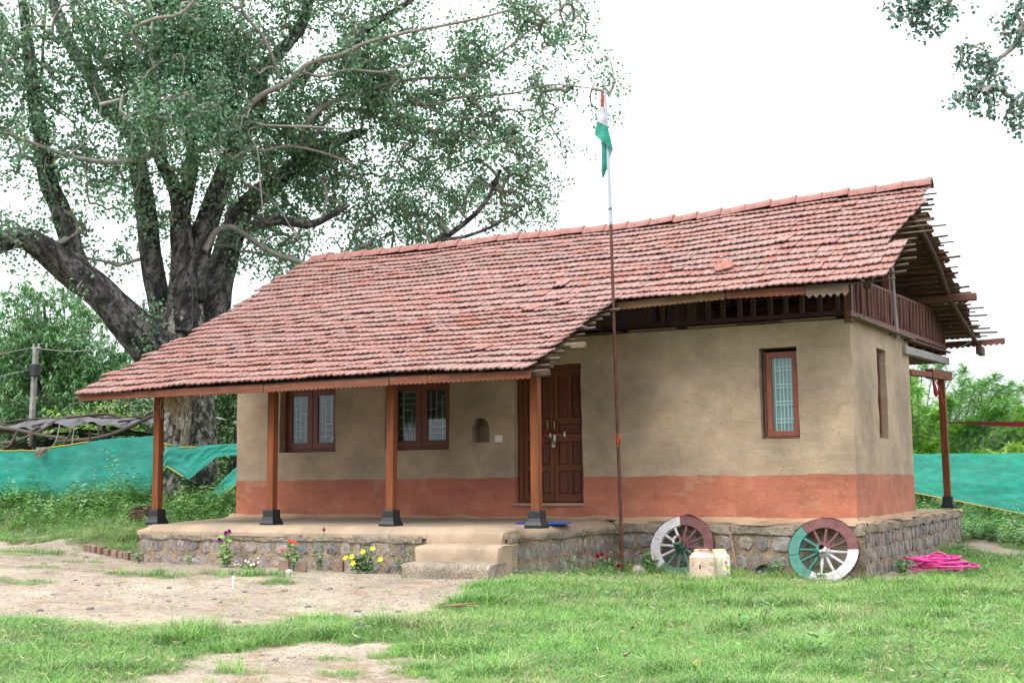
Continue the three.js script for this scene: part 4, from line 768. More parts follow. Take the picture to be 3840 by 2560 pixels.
const stickM = mat('handleWood', [0.33, 0.2, 0.13], { map: T.grain, roughness: 0.8 });
tag(mesh('wooden_stick', rod([[-1.69, 0.57, 0.14, 0.02], [-1.62, 0.35, 0.24, 0.022], [-1.5, 0.0, 0.42, 0.024]], 8), stickM), 'long bare wooden stick leaning on the stone plinth right of the plastic cans', 'stick');
tag(mesh('wooden_stick', rod([[-1.96, 0.36, 0.14, 0.017], [-1.94, 0.1, 0.28, 0.018]], 7), stickM), 'short wooden stick behind the pale yellow can, mostly hidden', 'stick');
{
  const b = lathe([[0, 0.0], [0.1, 0.004], [0.118, 0.05], [0.128, 0.06], [0.132, 0.055], [0.12, 0.035], [0.1, -0.008], [0, -0.012]], 26); b.rotateX(1.2);
  const o = mesh('black_bowl', b, mat('blackPlastic', [0.02, 0.02, 0.022], { roughness: 0.4 })); o.position.set(-1.16, 0.05, 0.36); o.rotation.y = 0.2;
  tag(o, 'black plastic bowl lying on its side in the grass between wheel and stick', 'bowl');
}
{ // hose
  const pts = []; let a = 0.4;
  for (let k = 0; k < 64; k++) {
    const loop = Math.floor(k / 8), r = 0.24 + 0.16 * hash(loop, 3, 1) + 0.02 * rr(-1, 1), ex = 0.2 * (hash(loop, 5, 2) - 0.5), ez = 0.24 * (hash(loop, 9, 2) - 0.5);
    pts.push([ex + r * 1.12 * Math.cos(a), 0.04 + 0.02 * loop + 0.03 * rnd() + 0.05 * (hash(loop, Math.floor(k / 3), 7) - 0.3), ez + r * Math.sin(a), 0.0155]); a += Math.PI / 4 * 1.04;
  }
  pts.push([-0.25, 0.1, 0.2, 0.0155], [-0.19, 0.19, 0.12, 0.0155], [-0.06, 0.27, 0.08, 0.0155], [0.08, 0.22, 0.1, 0.0155], [0.15, 0.1, 0.14, 0.0155], [0.17, 0.05, 0.2, 0.0155], [0.3, 0.04, 0.24, 0.0155]);
  const o = mesh('garden_hose', rod(pts, 8, { n: 560, off: 0 }), mat('pink', [0.88, 0.06, 0.36], { roughness: 0.5, map: T.paint })); o.position.set(0.83, groundY(0.83, -1.3) + 0.02, -1.3); o.scale.set(1, 1, 0.95);
  tag(o, 'bright pink garden hose coiled on the ground by the plinth', 'hose');
}
{ // mat in front of the door
  const g = new THREE.CylinderGeometry(0.4, 0.41, 0.012, 40); g.scale(1, 1, 0.8);
  const o = mesh('door_mat', g, mat('blue', [0.02, 0.1, 0.55], { map: T.net, roughness: 0.95 })); o.position.set(-3.72, F + 0.008, 1.75); o.rotation.y = -0.3;
  tag(o, 'round blue mat on the earth floor in front of the door', 'mat');
}
// ---- flagpole and flag
{
  const g = thing('flagpole', [-2.83, 0.05, 1.2]);
  mesh('lower_pipe', rod([[0, 0, 0, 0.024], [-0.05, 2.5, 0, 0.023], [-0.085, 4.8, 0, 0.021]], 10), M.rust, g);
  mesh('upper_pipe', rod([[-0.084, 4.72, 0, 0.028], [-0.087, 4.9, 0, 0.026], [-0.135, 6.62, 0, 0.019]], 10), mat('pipeWhite', [0.34, 0.39, 0.46], { roughness: 0.4 }), g);
  mesh('string_tie', [rod([[-0.084 - 0.03, 4.93, 0.02, 0.005], [-0.08, 4.95, 0.032, 0.007], [-0.05, 4.93, 0.02, 0.005]], 5)], M.rust, g);
  mesh('orange_string', [0, 1, 2, 3].map(k => rod(lin(0, 6.3, 10).map(a => [-0.033 + 0.029 * Math.cos(a), 1.78 + k * 0.028 + 0.008 * Math.sin(a * 2 + k), 0.029 * Math.sin(a), 0.006]), 5)).concat([rod([[-0.033, 1.78, 0.03, 0.005], [-0.02, 1.74, 0.04, 0.005], [-0.03, 1.7, 0.038, 0.004]], 5)]), mat('orangeString', [0.6, 0.1, 0.015], {}), g);
  tag(g, 'tall thin pole of rusty pipe with a white upper length, before the house', 'flagpole');
  const f = thing('flag', [-2.97, 5.41, 1.2]), z2 = (x, y) => [(x - 345) / 705, (1010 - y) / 705];
  // a draped strip between a left and a right edge, bulging towards the viewer and creased
  const drape = (name, L, R, z, bulge, m, crease = 0.012, ph = 0) => {
    const at = (E, t) => { const q = t * (E.length - 1), k = Math.min(Math.floor(q), E.length - 2); return [0, 1].map(i => lerp(E[k][i], E[k + 1][i], q - k)); }, A = L.map(p => z2(...p)), B = R.map(p => z2(...p));
    mesh(name, sheet(lin(0, 1, 16), lin(0, 1, 24), (u, v) => { const a = at(A, v), b = at(B, v), w = Math.abs(b[0] - a[0]); return [lerp(a[0], b[0], u), lerp(a[1], b[1], u), z + bulge * Math.sin(u * Math.PI) * w + crease * Math.sin(u * 9 + v * 3 + ph) * w * 4]; }, (x, y) => [x, y]), m, f);
  };
  const fc = (n, c) => { const m = leafMat(n, c, 0.3, 0.9); m.map = T.net; return m; };
  const saf = fc('saffron', [0.62, 0.1, 0.04]), wh = fc('flagWhite', [0.66, 0.68, 0.7]), gr = fc('flagGreen', [0.015, 0.34, 0.235]), un = fc('flagUnder', [0.22, 0.48, 0.48]);
  drape('saffron_band', [[310, 132], [305, 210], [300, 285]], [[338, 130], [340, 200], [341, 293]], 0.02, 0.4, saf);
  drape('white_band', [[300, 285], [282, 360], [265, 428]], [[341, 293], [360, 390], [378, 492]], 0.022, 0.35, wh);
  drape('green_band', [[265, 428], [250, 500], [241, 560]], [[378, 492], [402, 600], [425, 722]], 0.026, 0.3, gr);
  drape('green_fold', [[296, 575], [302, 690], [296, 800], [290, 920], [305, 1010]], [[345, 615], [376, 700], [374, 800], [366, 880], [318, 985]], -0.004, 0.3, gr, 0.014, 2);
  drape('fold_underside', [[340, 612], [372, 700], [374, 790], [350, 876]], [[420, 700], [424, 724], [395, 790], [352, 880]], 0.008, -0.2, un);
  drape('white_fold', [[294, 575], [296, 640], [300, 690]], [[330, 590], [326, 630], [303, 695]], 0.004, 0.2, wh);
  drape('saffron_fold', [[352, 845], [350, 880]], [[373, 840], [372, 882]], -0.004, 0.2, saf);
  mesh('wheel_emblem', rod([[...z2(300, 618), 0.018, 0.003], [...z2(308, 608), 0.02, 0.004], [...z2(318, 604), 0.019, 0.003]], 4), mat('navy', [0.03, 0.06, 0.3], {}), f);
  tag(f, 'saffron, white and green flag hanging limp at the top of the pole', 'flag');
}
// ---- loose roof tile
{
  const o = mesh('loose_tile', [box(0.25, 0.012, 0.36, 0, 0, 0, 0.004), box(0.03, 0.02, 0.36, -0.11, 0.012, 0, 0.006), box(0.03, 0.02, 0.36, 0.11, 0.012, 0, 0.006), box(0.03, 0.02, 0.36, 0.0, 0.012, 0, 0.006), box(0.25, 0.02, 0.03, 0.0, 0.01, 0.165, 0.006)], mat('looseClay', [0.36, 0.15, 0.1], { map: T.paint }));
  const p = roofPt(-1.62, 2.55); o.position.set(p[0], p[1] + 0.085, p[2]); o.rotation.set(0.5, 0.35, 0.05);
  tag(o, 'loose clay tile lying askew on the tiled roof above the small window', 'roof tile');
}
// ---- bricks edging the bed
{
  const bm = [mat('brick0', [0.27, 0.19, 0.14], { map: T.mortar, bumpMap: T.rough, bumpScale: 0.01 }), mat('brick1', [0.31, 0.2, 0.15], { map: T.mortar, bumpMap: T.rough, bumpScale: 0.01 })];
  for (let i = 0; i < 9; i++) {
    const t = i / 8, x = lerp(-11.05, -9.42, t), z = lerp(2.62, 3.35, t) + 0.05 * Math.sin(t * 6), big = i === 8 ? 0.38 : i === 5 ? 0.19 : 0.125 + rr(0, 0.03);
    const o = mesh('brick', [box(big, 0.14, 0.11, 0, 0, 0, 0.016)], bm[i % 2]); o.position.set(x + (i === 8 ? 0.12 : 0), groundY(x, z) + 0.045 + rr(-0.012, 0.012), z); o.rotation.set(rr(-0.1, 0.1), -0.42 + rr(-0.1, 0.1), rr(-0.1, 0.08));
    tag(o, i === 8 ? 'longest brick of the edging row, touching the left end of the stone plinth' : ['leftmost', 'second from left', 'third from left', 'fourth from left', 'middle', 'wide sixth from left', 'seventh from left', 'eighth from left'][i] + ' brick of the brown edging row beside the plinth end', 'brick', 'bricks edging the bed beside the plinth');
  }
  for (const [x, z, ry, l] of [[-6.27, 3.95, 0.3, 'grey brick standing in the soil left below the orange flowers'], [-6.08, 3.85, 0.6, 'grey brick set right below the orange flowers'], [-5.62, 3.7, 0.4, 'pinkish stone block lying left of the yellow flowers']]) { const o = mesh('brick', [box(0.13, 0.17, 0.1, 0, 0, 0, 0.014)], bm[0]); o.position.set(x, groundY(x, z) + 0.05, z); o.rotation.set(-0.25, ry, 0.1); tag(o, l, 'brick'); }
  const sg = squareLathe([[0, -0.05], [0.1, -0.04], [0.085, 0.05], [0.04, 0.11], [0, 0.12]]); sg.rotateZ(0.2);
  const o = mesh('field_stone', sg, stoneMats[3]); o.position.set(-2.66, groundY(-2.66, 1.1) + 0.03, 1.1); o.rotation.y = 0.6; tag(o, 'pointed grey field stone beside the foot of the flagpole', 'stone');
  const o2 = mesh('field_stone', squareLathe([[0, -0.03], [0.032, -0.015], [0.03, 0.012], [0, 0.022]]), M.white); o2.position.set(-6.16, groundY(-6.16, 4.0) + 0.01, 4.0); tag(o2, 'small white stone between the two grey bricks', 'stone');
  const litter = []; for (let i = 0; i < 700; i++) { const x = rr(-11, -1.5), z = rr(3.2, 10.2); if (grassAt(x, z) > 0.4) continue; const s = rnd() < 0.12 ? rr(0.02, 0.045) : rr(0.006, 0.018), g = new THREE.IcosahedronGeometry(s, 0); g.scale(1, 0.55, rr(0.7, 1.3)); g.rotateY(rr(0, 6)); g.translate(x, groundY(x, z) + s * 0.15, z); litter.push(g); }
  const lt = mesh('gravel_litter', litter, stoneMats[1]); lt.userData.kind = 'stuff'; lt.userData.label = 'small stones and crumbs strewn over the bare soil'; scene.add(lt);
  tag(mesh('marker_peg', rod([[-5.66, groundY(-5.66, 5.66) - 0.02, 5.66, 0.008], [-5.655, groundY(-5.66, 5.66) + 0.09, 5.66, 0.009], [-5.655, groundY(-5.66, 5.66) + 0.115, 5.66, 0.014], [-5.65, groundY(-5.66, 5.66) + 0.13, 5.66, 0.012]], 7), M.white), 'short white peg sticking up from the bare soil', 'peg');
}
// ---- broken crate in the weeds
{
  const x = -12.75, z = -0.35, y = groundY(x, z) + 0.12, g = thing('wooden_crate', [x, y, z], -0.25); g.rotation.x = 0.35; g.rotation.z = 0.12; g.scale.set(0.75, 0.7, 0.7);
  for (let k = 0; k < 3; k++) mesh('crate_board', [box(0.72, 0.07, 0.025, 0, 0.09 * k, 0.2, 0.004)], M.rust, g);
  for (let k = 0; k < 3; k++) mesh('crate_board', [box(0.72, 0.07, 0.025, 0, 0.09 * k, -0.2, 0.004)], M.rust, g);
  for (const s of [-1, 1]) mesh('crate_end', [box(0.03, 0.25, 0.4, s * 0.36, 0.09, 0, 0.004)], M.rust, g);
  mesh('crate_board', [box(0.72, 0.02, 0.4, 0, -0.04, 0, 0.004)], M.rust, g);
  tag(g, 'broken brown wooden crate half sunk in the weeds left of the house', 'crate');
}
// ---- straw stuffed under the eave at the left post
{
  const s = []; for (let i = 0; i < 150; i++) { const x = -9.18 + rr(-0.02, 0.42) * (0.3 + rnd()), y = 2.56 + rr(-0.05, 0.03), z = 3.0 + rr(-0.15, 0.15), l = i < 60 ? rr(0.15, 0.75) * (x > -9.0 && x < -8.7 ? 1 : 0.45) : rr(0.08, 0.2); s.push(rod([[x, y, z, 0.004], [x + rr(-0.05, 0.05), y - l * 0.5, z + rr(-0.04, 0.04), 0.003], [x + rr(-0.06, 0.06), y - l, z + rr(-0.05, 0.05), 0.002]], 3, { n: 2 })); }
  tag(mesh('straw_bundle', s, mat('straw', [0.42, 0.32, 0.17], { roughness: 1 })), 'dry straw hanging from the eave at the leftmost verandah post', 'straw');
}
// ---- shade-net fences
const netMat = (n, c) => { const m = leafMat(n, c, 0.65, 0.85); m.map = T.net; return m; };
function netFence(top, bot, m, label, o = {}) { // rows of points [x, y, z] along the upper and the lower edge
  const g = thing('shade_net'), at = (E, t) => { const q = t * (E.length - 1), k = Math.min(Math.floor(q), E.length - 2), f = q - k; return [0, 1, 2].map(i => lerp(E[k][i], E[k + 1][i], f)); };
  const P = (u, v) => { const a = at(top, u), b = at(bot, u), w = o.w || 0.08, e = Math.sin(v * Math.PI); return [lerp(a[0], b[0], v) + w * e * (f3(u * 7, v * 1.5, 1, 3, o.s || 1) - 0.5), lerp(a[1], b[1], v) - (o.sag || 0) * Math.abs(Math.sin(u * (o.n || 3) * Math.PI)) * (1 - v) + 0.02 * (n3(u * 30, v, 5, 3) - 0.5) * (1 - v), lerp(a[2], b[2], v) + w * 2.2 * (f3(u * 8 + v * 2.2, v * 2.2, 4, 3, o.s || 1) - 0.5) * (0.25 + e) + (o.fold || 0) * Math.sin(u * 40 + 5 * n3(u * 5, v, 2, 2)) * e * 0.04]; };
  mesh('net_cloth', sheet(lin(0, 1, o.nu || 90), lin(0, 1, 22), P, (x, y, z, u, v) => [u * (o.len || 5), v * 1.1]), m, g);
  const hem = (v, y0 = 0, y1 = 1) => mesh('yellow_hem', rod(lin(y0, y1, 50).map(u => { const p = P(u, v); return [p[0], p[1], p[2] + 0.016, 0.011]; }), 5, { n: 80 }), mat('yellowHem', [0.5, 0.36, 0.04], {}), g);
  if (o.hem) for (const h of o.hem) hem(...h);
  tag(g, label, 'net fence'); return g;
}
const gy = (x, z) => groundY(x, z);
const NL = [[-20.6, 1.98, -0.7], [-18.49, 2.01, -1.36], [-17.84, 2.05, -1.47], [-17.12, 2.05, -1.73], [-16.32, 2.15, -1.91], [-15.31, 2.25, -1.98], [-13.99, 2.28, -1.99]];
netFence(NL, NL.map(p => [p[0], gy(p[0], p[2]) + 0.05, p[2]]), netMat('net', [0.025, 0.7, 0.55]), 'long dark green shade net stretched before the branch shed at left', { s: 3, w: 0.045, len: 7, hem: [[0.005, 0.05, 0.75]], fold: 0.4 });
netFence([[-13.9, 2.16, -1.75], [-13.5, 2.08, -1.8], [-13.2, 2.03, -1.85], [-12.7, 2.06, -2.0], [-12.2, 2.08, -2.05], [-11.5, 2.1, -2.1]], [[-13.9, 1.25, -1.75], [-13.55, 1.66, -1.75], [-13.05, 1.4, -1.8], [-12.55, 1.83, -2.0], [-12.2, 1.86, -2.05], [-11.5, 1.75, -2.1]], M.net, 'torn green shade net sagging in front of the big tree trunk', { s: 5, w: 0.07, len: 2.4, hem: [[0.01, 0.02, 0.22], [0.01, 0.34, 0.5], [0.99, 0.05, 0.36]], nu: 60 });
netFence([[-11.45, 1.98, -2.08], [-11.9, 1.75, -2.05], [-12.25, 1.5, -2.0], [-12.55, 1.2, -1.95], [-12.75, 0.98, -1.9]], [[-11.45, 1.8, -2.06], [-11.8, 1.55, -2.0], [-12.0, 1.3, -1.95], [-12.35, 1.02, -1.9], [-12.72, 0.86, -1.85]], M.net, 'narrow torn strip of green net hanging down to the weeds by the house wall', { s: 6, w: 0.05, len: 2, hem: [[0.99, 0.3, 1]], nu: 40 });
{
  const A = [[-2.6, 1.87, -12.9], [-1.7, 1.86, -12.47], [-0.51, 1.84, -11.96], [0.92, 1.8, -11.02], [2.15, 1.77, -10.53], [4.5, 1.72, -9.6]], B = [[-2.65, 1.14, -12.6], [-1.7, 1.03, -12.2], [-0.52, 0.82, -11.65], [0.9, 0.57, -10.7], [2.1, 0.37, -10.2], [4.4, 0.15, -9.3]];
  netFence(A, B, M.net, 'bright turquoise shade net stretched behind the right end of the house', { s: 9, w: 0.05, len: 7, hem: [[0.995, 0, 1]], nu: 120 });
}
const fencePost = (x, z, y1, label) => tag(mesh('fence_post', rod([[x, gy(x, z) - 0.05, z, 0.025], [x + 0.02, y1, z, 0.022]], 7), M.rust), label, 'fence post');
fencePost(-16.0, -2.1, 2.42, 'thin dark post behind the middle of the dark green net');
fencePost(-18.35, -1.55, 2.3, 'thin dark post at the far left of the dark green net');
fencePost(0.1, -11.75, 1.7, 'dark post under the turquoise net right of the rear house post');
{ // cloth hung on the net
  const o = mesh('grey_rag', sheet(lin(0, 1, 12), lin(0, 1, 8), (u, v) => [-17.0 + u * 0.28 + 0.03 * Math.sin(v * 5), 2.1 - v * (0.18 + 0.06 * Math.sin(u * 5)), -1.66 + 0.05 * Math.sin(u * 10 + v * 3)], (x, y) => [x, y]), cloth('rag', [0.33, 0.28, 0.24])); tag(o, 'grey rag hung over the top edge of the dark green net', 'rag');
}
// ---- branch shed with a black sheet over it
{
  mat('branchWood', [0.14, 0.115, 0.095], { map: T.grain, roughness: 0.95 });
  const g = thing('branch_shed', [-18, 0, -3.4]), L = (pts, r, m = M.branchWood) => mesh('branch', rod(pts.map(p => [p[0] + 18, p[1], p[2] + 3.4, (p[3] ?? r) * 0.75]), 7, { wob: 0.25, wf: 2, wl: 3 }), m, g);
  L([[-20.5, 2.72, -2.3], [-18.6, 2.55, -2.3], [-17.4, 2.36, -2.3], [-16.6, 2.25, -2.4]], 0.055); L([[-20.4, 2.2, -2.4], [-18.5, 2.26, -2.3], [-17.7, 2.45, -2.3], [-17.3, 2.6, -2.3]], 0.05);
  L([[-18.2, 2.55, -2.9], [-17.2, 2.7, -2.9], [-16.4, 2.58, -2.8]], 0.04); L([[-17.2, 2.25, -2.35], [-16, 2.28, -2.3], [-15.2, 2.45, -2.3], [-14.6, 2.68, -2.4], [-13.8, 2.76, -2.5]], 0.055); L([[-16.2, 2.7, -3], [-15.3, 2.62, -2.7], [-14.6, 2.8, -2.5], [-14.2, 2.72, -2.4]], 0.04);
  L([[-18.4, 2.2, -2.2], [-18.3, 2.5, -2.3]], 0.04); L([[-16.9, 2.2, -2.3], [-16.7, 2.5, -2.35]], 0.04); L([[-17.9, 2.15, -2.3], [-17.85, 2.45, -2.3], [-17.7, 2.55, -2.3]], 0.07); L([[-15.9, 2.2, -2.3], [-15.95, 2.55, -2.3]], 0.03);
  for (let k = 0; k < 12; k++) { const x = -20 + k * 0.5; L([[x, 2.62 + rr(-0.05, 0.2), -2.4], [x + rr(-0.3, 0.4), 2.72 + rr(-0.05, 0.12), -3.2], [x + rr(-0.4, 0.4), 2.8, -4.4]], rr(0.015, 0.04)); }
  for (const x of [-20, -18, -16, -14.3]) for (const z of [-2.45, -4.6]) L([[x, gy(x, z), z], [x + 0.05, 2.55, z]], 0.06, M.bark);
  mesh('black_sheet', sheet(lin(0, 1, 70), lin(0, 1, 16), (u, v) => [-2.8 + u * 6.4, 2.46 + 0.24 * Math.sin(Math.min(1, u * 1.15) * Math.PI * 0.8) + 0.1 * v + 0.3 * (f2(u * 11, v * 3.5, 3, 530) - 0.5) - 0.1 * step(0.15, 0, v), 1.05 - v * 2.3], (x, y, z) => [x, z]), mat('tarp', [0.03, 0.031, 0.036], { roughness: 0.42, bumpMap: T.rough, bumpScale: 0.02 }), g);
  { const st = []; for (let k = 0; k < 190; k++) { const x = rr(-3, 2.8), y = rr(0.95, 2.45), z = rr(-1.4, -0.2), a = rr(-0.35, 0.35), l = rr(0.5, 1.2); st.push(rod([[x - l * Math.cos(a), y - l * Math.sin(a), z, rr(0.02, 0.05)], [x, y + rr(-0.08, 0.08), z + rr(-0.1, 0.1), 0.03], [x + l * Math.cos(a), y + l * Math.sin(a), z, 0.015]], 5, { n: 3 })); } const b = mesh('unseen_shed_filling', st, M.branchWood, g); b.userData.kind = 'stuff'; }  // unseen contents, placed to keep the inside of the shed dark
  mesh('rope', [rod([[1.0, 2.62, 1.15, 0.012], [0.98, 2.3, 1.2, 0.014], [0.9, 2.1, 1.25, 0.01]], 5), rod([[1.45, 2.5, 1.18, 0.01], [1.42, 2.15, 1.2, 0.012]], 5)], M.greyWood, g);
  tag(g, 'low shed of crooked branches under a black plastic sheet, behind the green net', 'shed');
}
// ---- electricity pole
{
  const x = -23.3, z = -7.0, g = thing('electricity_pole', [x, 0, z]); g.rotation.z = -0.035;
  mesh('pole_shaft', [box(0.125, 4.9, 0.12, 0, 2.55, 0, 0.02)], mat('concrete', [0.34, 0.34, 0.33], { map: T.mortar }), g);
  mesh('meter_box', [box(0.24, 0.34, 0.2, 0.14, 4.38, 0.1, 0.03), rod([[0.1, 4.5, 0.1, 0.012], [-0.2, 4.4, 0.12, 0.012], [-0.25, 4.2, 0.1, 0.012], [0.02, 4.15, 0.1, 0.012]], 5)], M.blackStone, g);
  mesh('insulator', [box(0.3, 0.05, 0.06, 0, 4.98, 0, 0.01), rod([[-0.1, 5.0, 0, 0.03], [-0.1, 5.1, 0, 0.02]], 7), rod([[0.1, 5.0, 0, 0.03], [0.1, 5.1, 0, 0.02]], 7)], M.greyWood, g);
  tag(g, 'grey concrete pole with a black box of wires before the left-hand trees', 'electricity pole');
  const wire = (pts, label, m = M.greyWood) => tag(mesh('overhead_wire', rod(pts.map(p => [...p, p[3] || 0.009]), 4, { n: 24 }), m), label, 'wire');
  wire([[x, 5.0, z], [x + 2.2, 4.75, z + 0.4], [x + 5, 5.0, z + 0.6], [x + 8, 5.6, z + 1]], 'pale service wire running right from the electricity pole to the big tree');
  wire([[x, 5.0, z], [x - 3, 4.6, z + 0.6], [x - 6, 4.7, z + 1.2]], 'grey wire sagging left from the top of the electricity pole', M.twig);
  wire([[x - 0.1, 4.4, z], [x - 1.5, 4.2, z + 0.4], [x - 4.5, 4.6, z + 1.2]], 'lower dark wire looping left from the box on the pole', M.twig);
  wire([[-0.1, 3.5, -7.6, 0.006], [0.45, 3.85, -8.05, 0.006], [1.0, 3.92, -9.5, 0.006], [3.5, 4.6, -13, 0.006]], 'thin white wire tied from the rear eave towards the right', M.white);
}
// ---- red strap from the rear post, red thing hanging under the bracket
{
  const rs = mat('redStrap', [0.36, 0.03, 0.04], { roughness: 0.8 }), pts = [[-0.03, 2.32, -7.4], [0.7, 2.24, -6.2], [1.5, 2.15, -4.9], [2.9, 2.0, -2.6], [4.4, 1.9, -0.5]];
  const c = new THREE.CatmullRomCurve3(pts.map(p => V(...p)));
  tag(mesh('red_strap', sheet(lin(0, 1, 40), [0, 0.5, 1], (u, v) => { const p = c.getPoint(u), w = 0.012 + 0.09 * Math.min(1, u * 1.6); return [p.x, p.y + (v - 0.5) * w, p.z + 0.03 * (v - 0.5)]; }, (x, y, z) => [x + z, y]), rs), 'red cloth strap stretched from the rear house post out to the right', 'strap');
  tag(mesh('red_bundle', [rod([[-0.02, 3.04, -6.35, 0.02], [0.0, 2.92, -6.35, 0.03], [0.01, 2.8, -6.4, 0.045], [0.01, 2.74, -6.42, 0.02]], 7), rod([[0.0, 3.05, -6.4, 0.012], [0.02, 2.9, -6.7, 0.014], [0.03, 2.6, -7.0, 0.014]], 5)], rs), 'small red cloth bundle hanging under the bracket of the rear post', 'cloth bundle');
}

// ---------------------------------------------------------------- vegetation
function triGeo(t, uvs) { const g = new THREE.BufferGeometry(); g.setAttribute('position', new THREE.Float32BufferAttribute(t.flat(), 3)); g.setAttribute('uv', new THREE.Float32BufferAttribute(uvs || t.flatMap(p => [p[0], p[1]]), 2)); g.computeVertexNormals(); return g; }
// a leaf of unit length along +y, folded along its midrib
function leafGeo(w, tip, fold, curl = 0.1) {
  const o = [[0, 0], [0.42, 0.12], [0.5, 0.32], [0.34, 0.58], [0.08, 0.8 - tip * 0.1], [0, 1]], t = [];
  for (const s of [-1, 1]) for (let i = 0; i < o.length - 1; i++) {
    const A = [s * o[i][0] * w * 2, o[i][1], fold * o[i][0] * 2 - curl * o[i][1] ** 2], B = [s * o[i + 1][0] * w * 2, o[i + 1][1], fold * o[i + 1][0] * 2 - curl * o[i + 1][1] ** 2], a = [0, o[i][1], -curl * o[i][1] ** 2], b = [0, o[i + 1][1], -curl * o[i + 1][1] ** 2];
    if (i) t.push(a, A, B); t.push(a, B, b);
  }
  return triGeo(t);
}
const heart = leafGeo(0.38, 1, 0.1, 0.12), blade = leafGeo(0.13, 1, 0.04, 0.2), broad = leafGeo(0.3, 0, 0.08, 0.15);
function orient(pos, dir, scale, spin = rr(0, 6.28)) { // +y of the leaf along dir
  const q = new THREE.Quaternion().setFromUnitVectors(YV, dir.clone().normalize()).multiply(new THREE.Quaternion().setFromAxisAngle(YV, spin));
  return new THREE.Matrix4().compose(pos, q, V(scale, scale, scale));
}
function faceUp(pos, dir, scale, tilt = 0.5) { // leaf along dir with its upper side turned to the sky
  const y = dir.clone().normalize(), n = V(rr(-tilt, tilt), 1, rr(-tilt, tilt)), x = y.clone().cross(n).normalize(); const z = x.clone().cross(y);
  return new THREE.Matrix4().makeBasis(x.multiplyScalar(scale), y.multiplyScalar(scale), z.multiplyScalar(scale)).setPosition(pos);
}
function inst(name, geo, m, list, colour, parent) {
  const o = shadows(new THREE.InstancedMesh(geo, m, list.length)), c = new THREE.Color(); o.name = name;
  list.forEach((x, i) => { o.setMatrixAt(i, x); const q = colour(i); c.setRGB(q[0], q[1], q[2]); o.setColorAt(i, c); });
  (parent || scene).add(o); return o;
}
const vary = (a, b, j = 0.18) => () => { const t = rnd(), k = 1 + rr(-j, j); return mixc(a, b, t).map(v => v * k); };
const dirR = (up = 0, s = 1) => V(rr(-1, 1) * s, rr(-1, 1) * s + up, rr(-1, 1) * s);

// twigs grow out from the limbs to every cluster, each from the nearest wood already there
function growTwigs(nodes, targets, tipR = 0.004, droop = 0.06) {
  const n0 = nodes.length, par = [], cnt = [];
  const key = targets.map(t => { let d = 1e9; for (let i = 0; i < n0; i += 2) { const q = nodes[i]; d = Math.min(d, (q[0] - t[0]) ** 2 + (q[1] - t[1]) ** 2 + (q[2] - t[2]) ** 2); } return d; });
  const order = targets.map((_, i) => i).sort((a, b) => key[a] - key[b]), X = nodes.map(n => n[0]), Y = nodes.map(n => n[1]), Z = nodes.map(n => n[2]), W = nodes.map(n => (n[3] > 0.12 ? 0.5 : 0));
  for (const i of order) {
    const t = targets[i]; let b = 0, bd = 1e9;
    for (let k = 0; k < X.length; k++) { const d = (X[k] - t[0]) ** 2 + (Y[k] - t[1]) ** 2 + (Z[k] - t[2]) ** 2 + W[k]; if (d < bd) { bd = d; b = k; } }
    X.push(t[0]); Y.push(t[1]); Z.push(t[2]); W.push(0); par.push(b); cnt.push(1);
  }
  for (let k = par.length - 1; k >= 0; k--) if (par[k] >= n0) cnt[par[k] - n0] += cnt[k];
  const segs = [];
  for (let k = 0; k < par.length; k++) {
    const b = par[k], e = n0 + k, A = V(X[b], Y[b], Z[b]), B = V(X[e], Y[e], Z[e]), L = A.distanceTo(B);
    if (L < 0.03 || (L > 0.7 && cnt[k] < 3)) continue;
    const M1 = A.clone().lerp(B, 0.5).add(V(rr(-0.1, 0.1) * L, rr(0, droop) + 0.08 * L * rr(-0.5, 1), rr(-0.1, 0.1) * L)), r = tipR + 0.0065 * Math.sqrt(cnt[k] - 1), r0 = Math.min(r * 1.25 + 0.001, b >= n0 ? tipR + 0.0068 * Math.sqrt(cnt[b - n0]) : r * 1.5);
    segs.push(rod([[A.x, A.y, A.z, r0], [M1.x, M1.y, M1.z, (r + r0) / 2], [B.x, B.y, B.z, r]], 4, { n: 3, open: 1 }));
  }
  return segs;
}
function inBlob(b) { for (;;) { const x = rr(-1, 1), y = rr(-1, 1), z = rr(-1, 1), d = x * x + y * y + z * z; if (d < 1) return [b[0] + x * b[3], b[1] + y * b[4], b[2] + z * b[5]]; } }

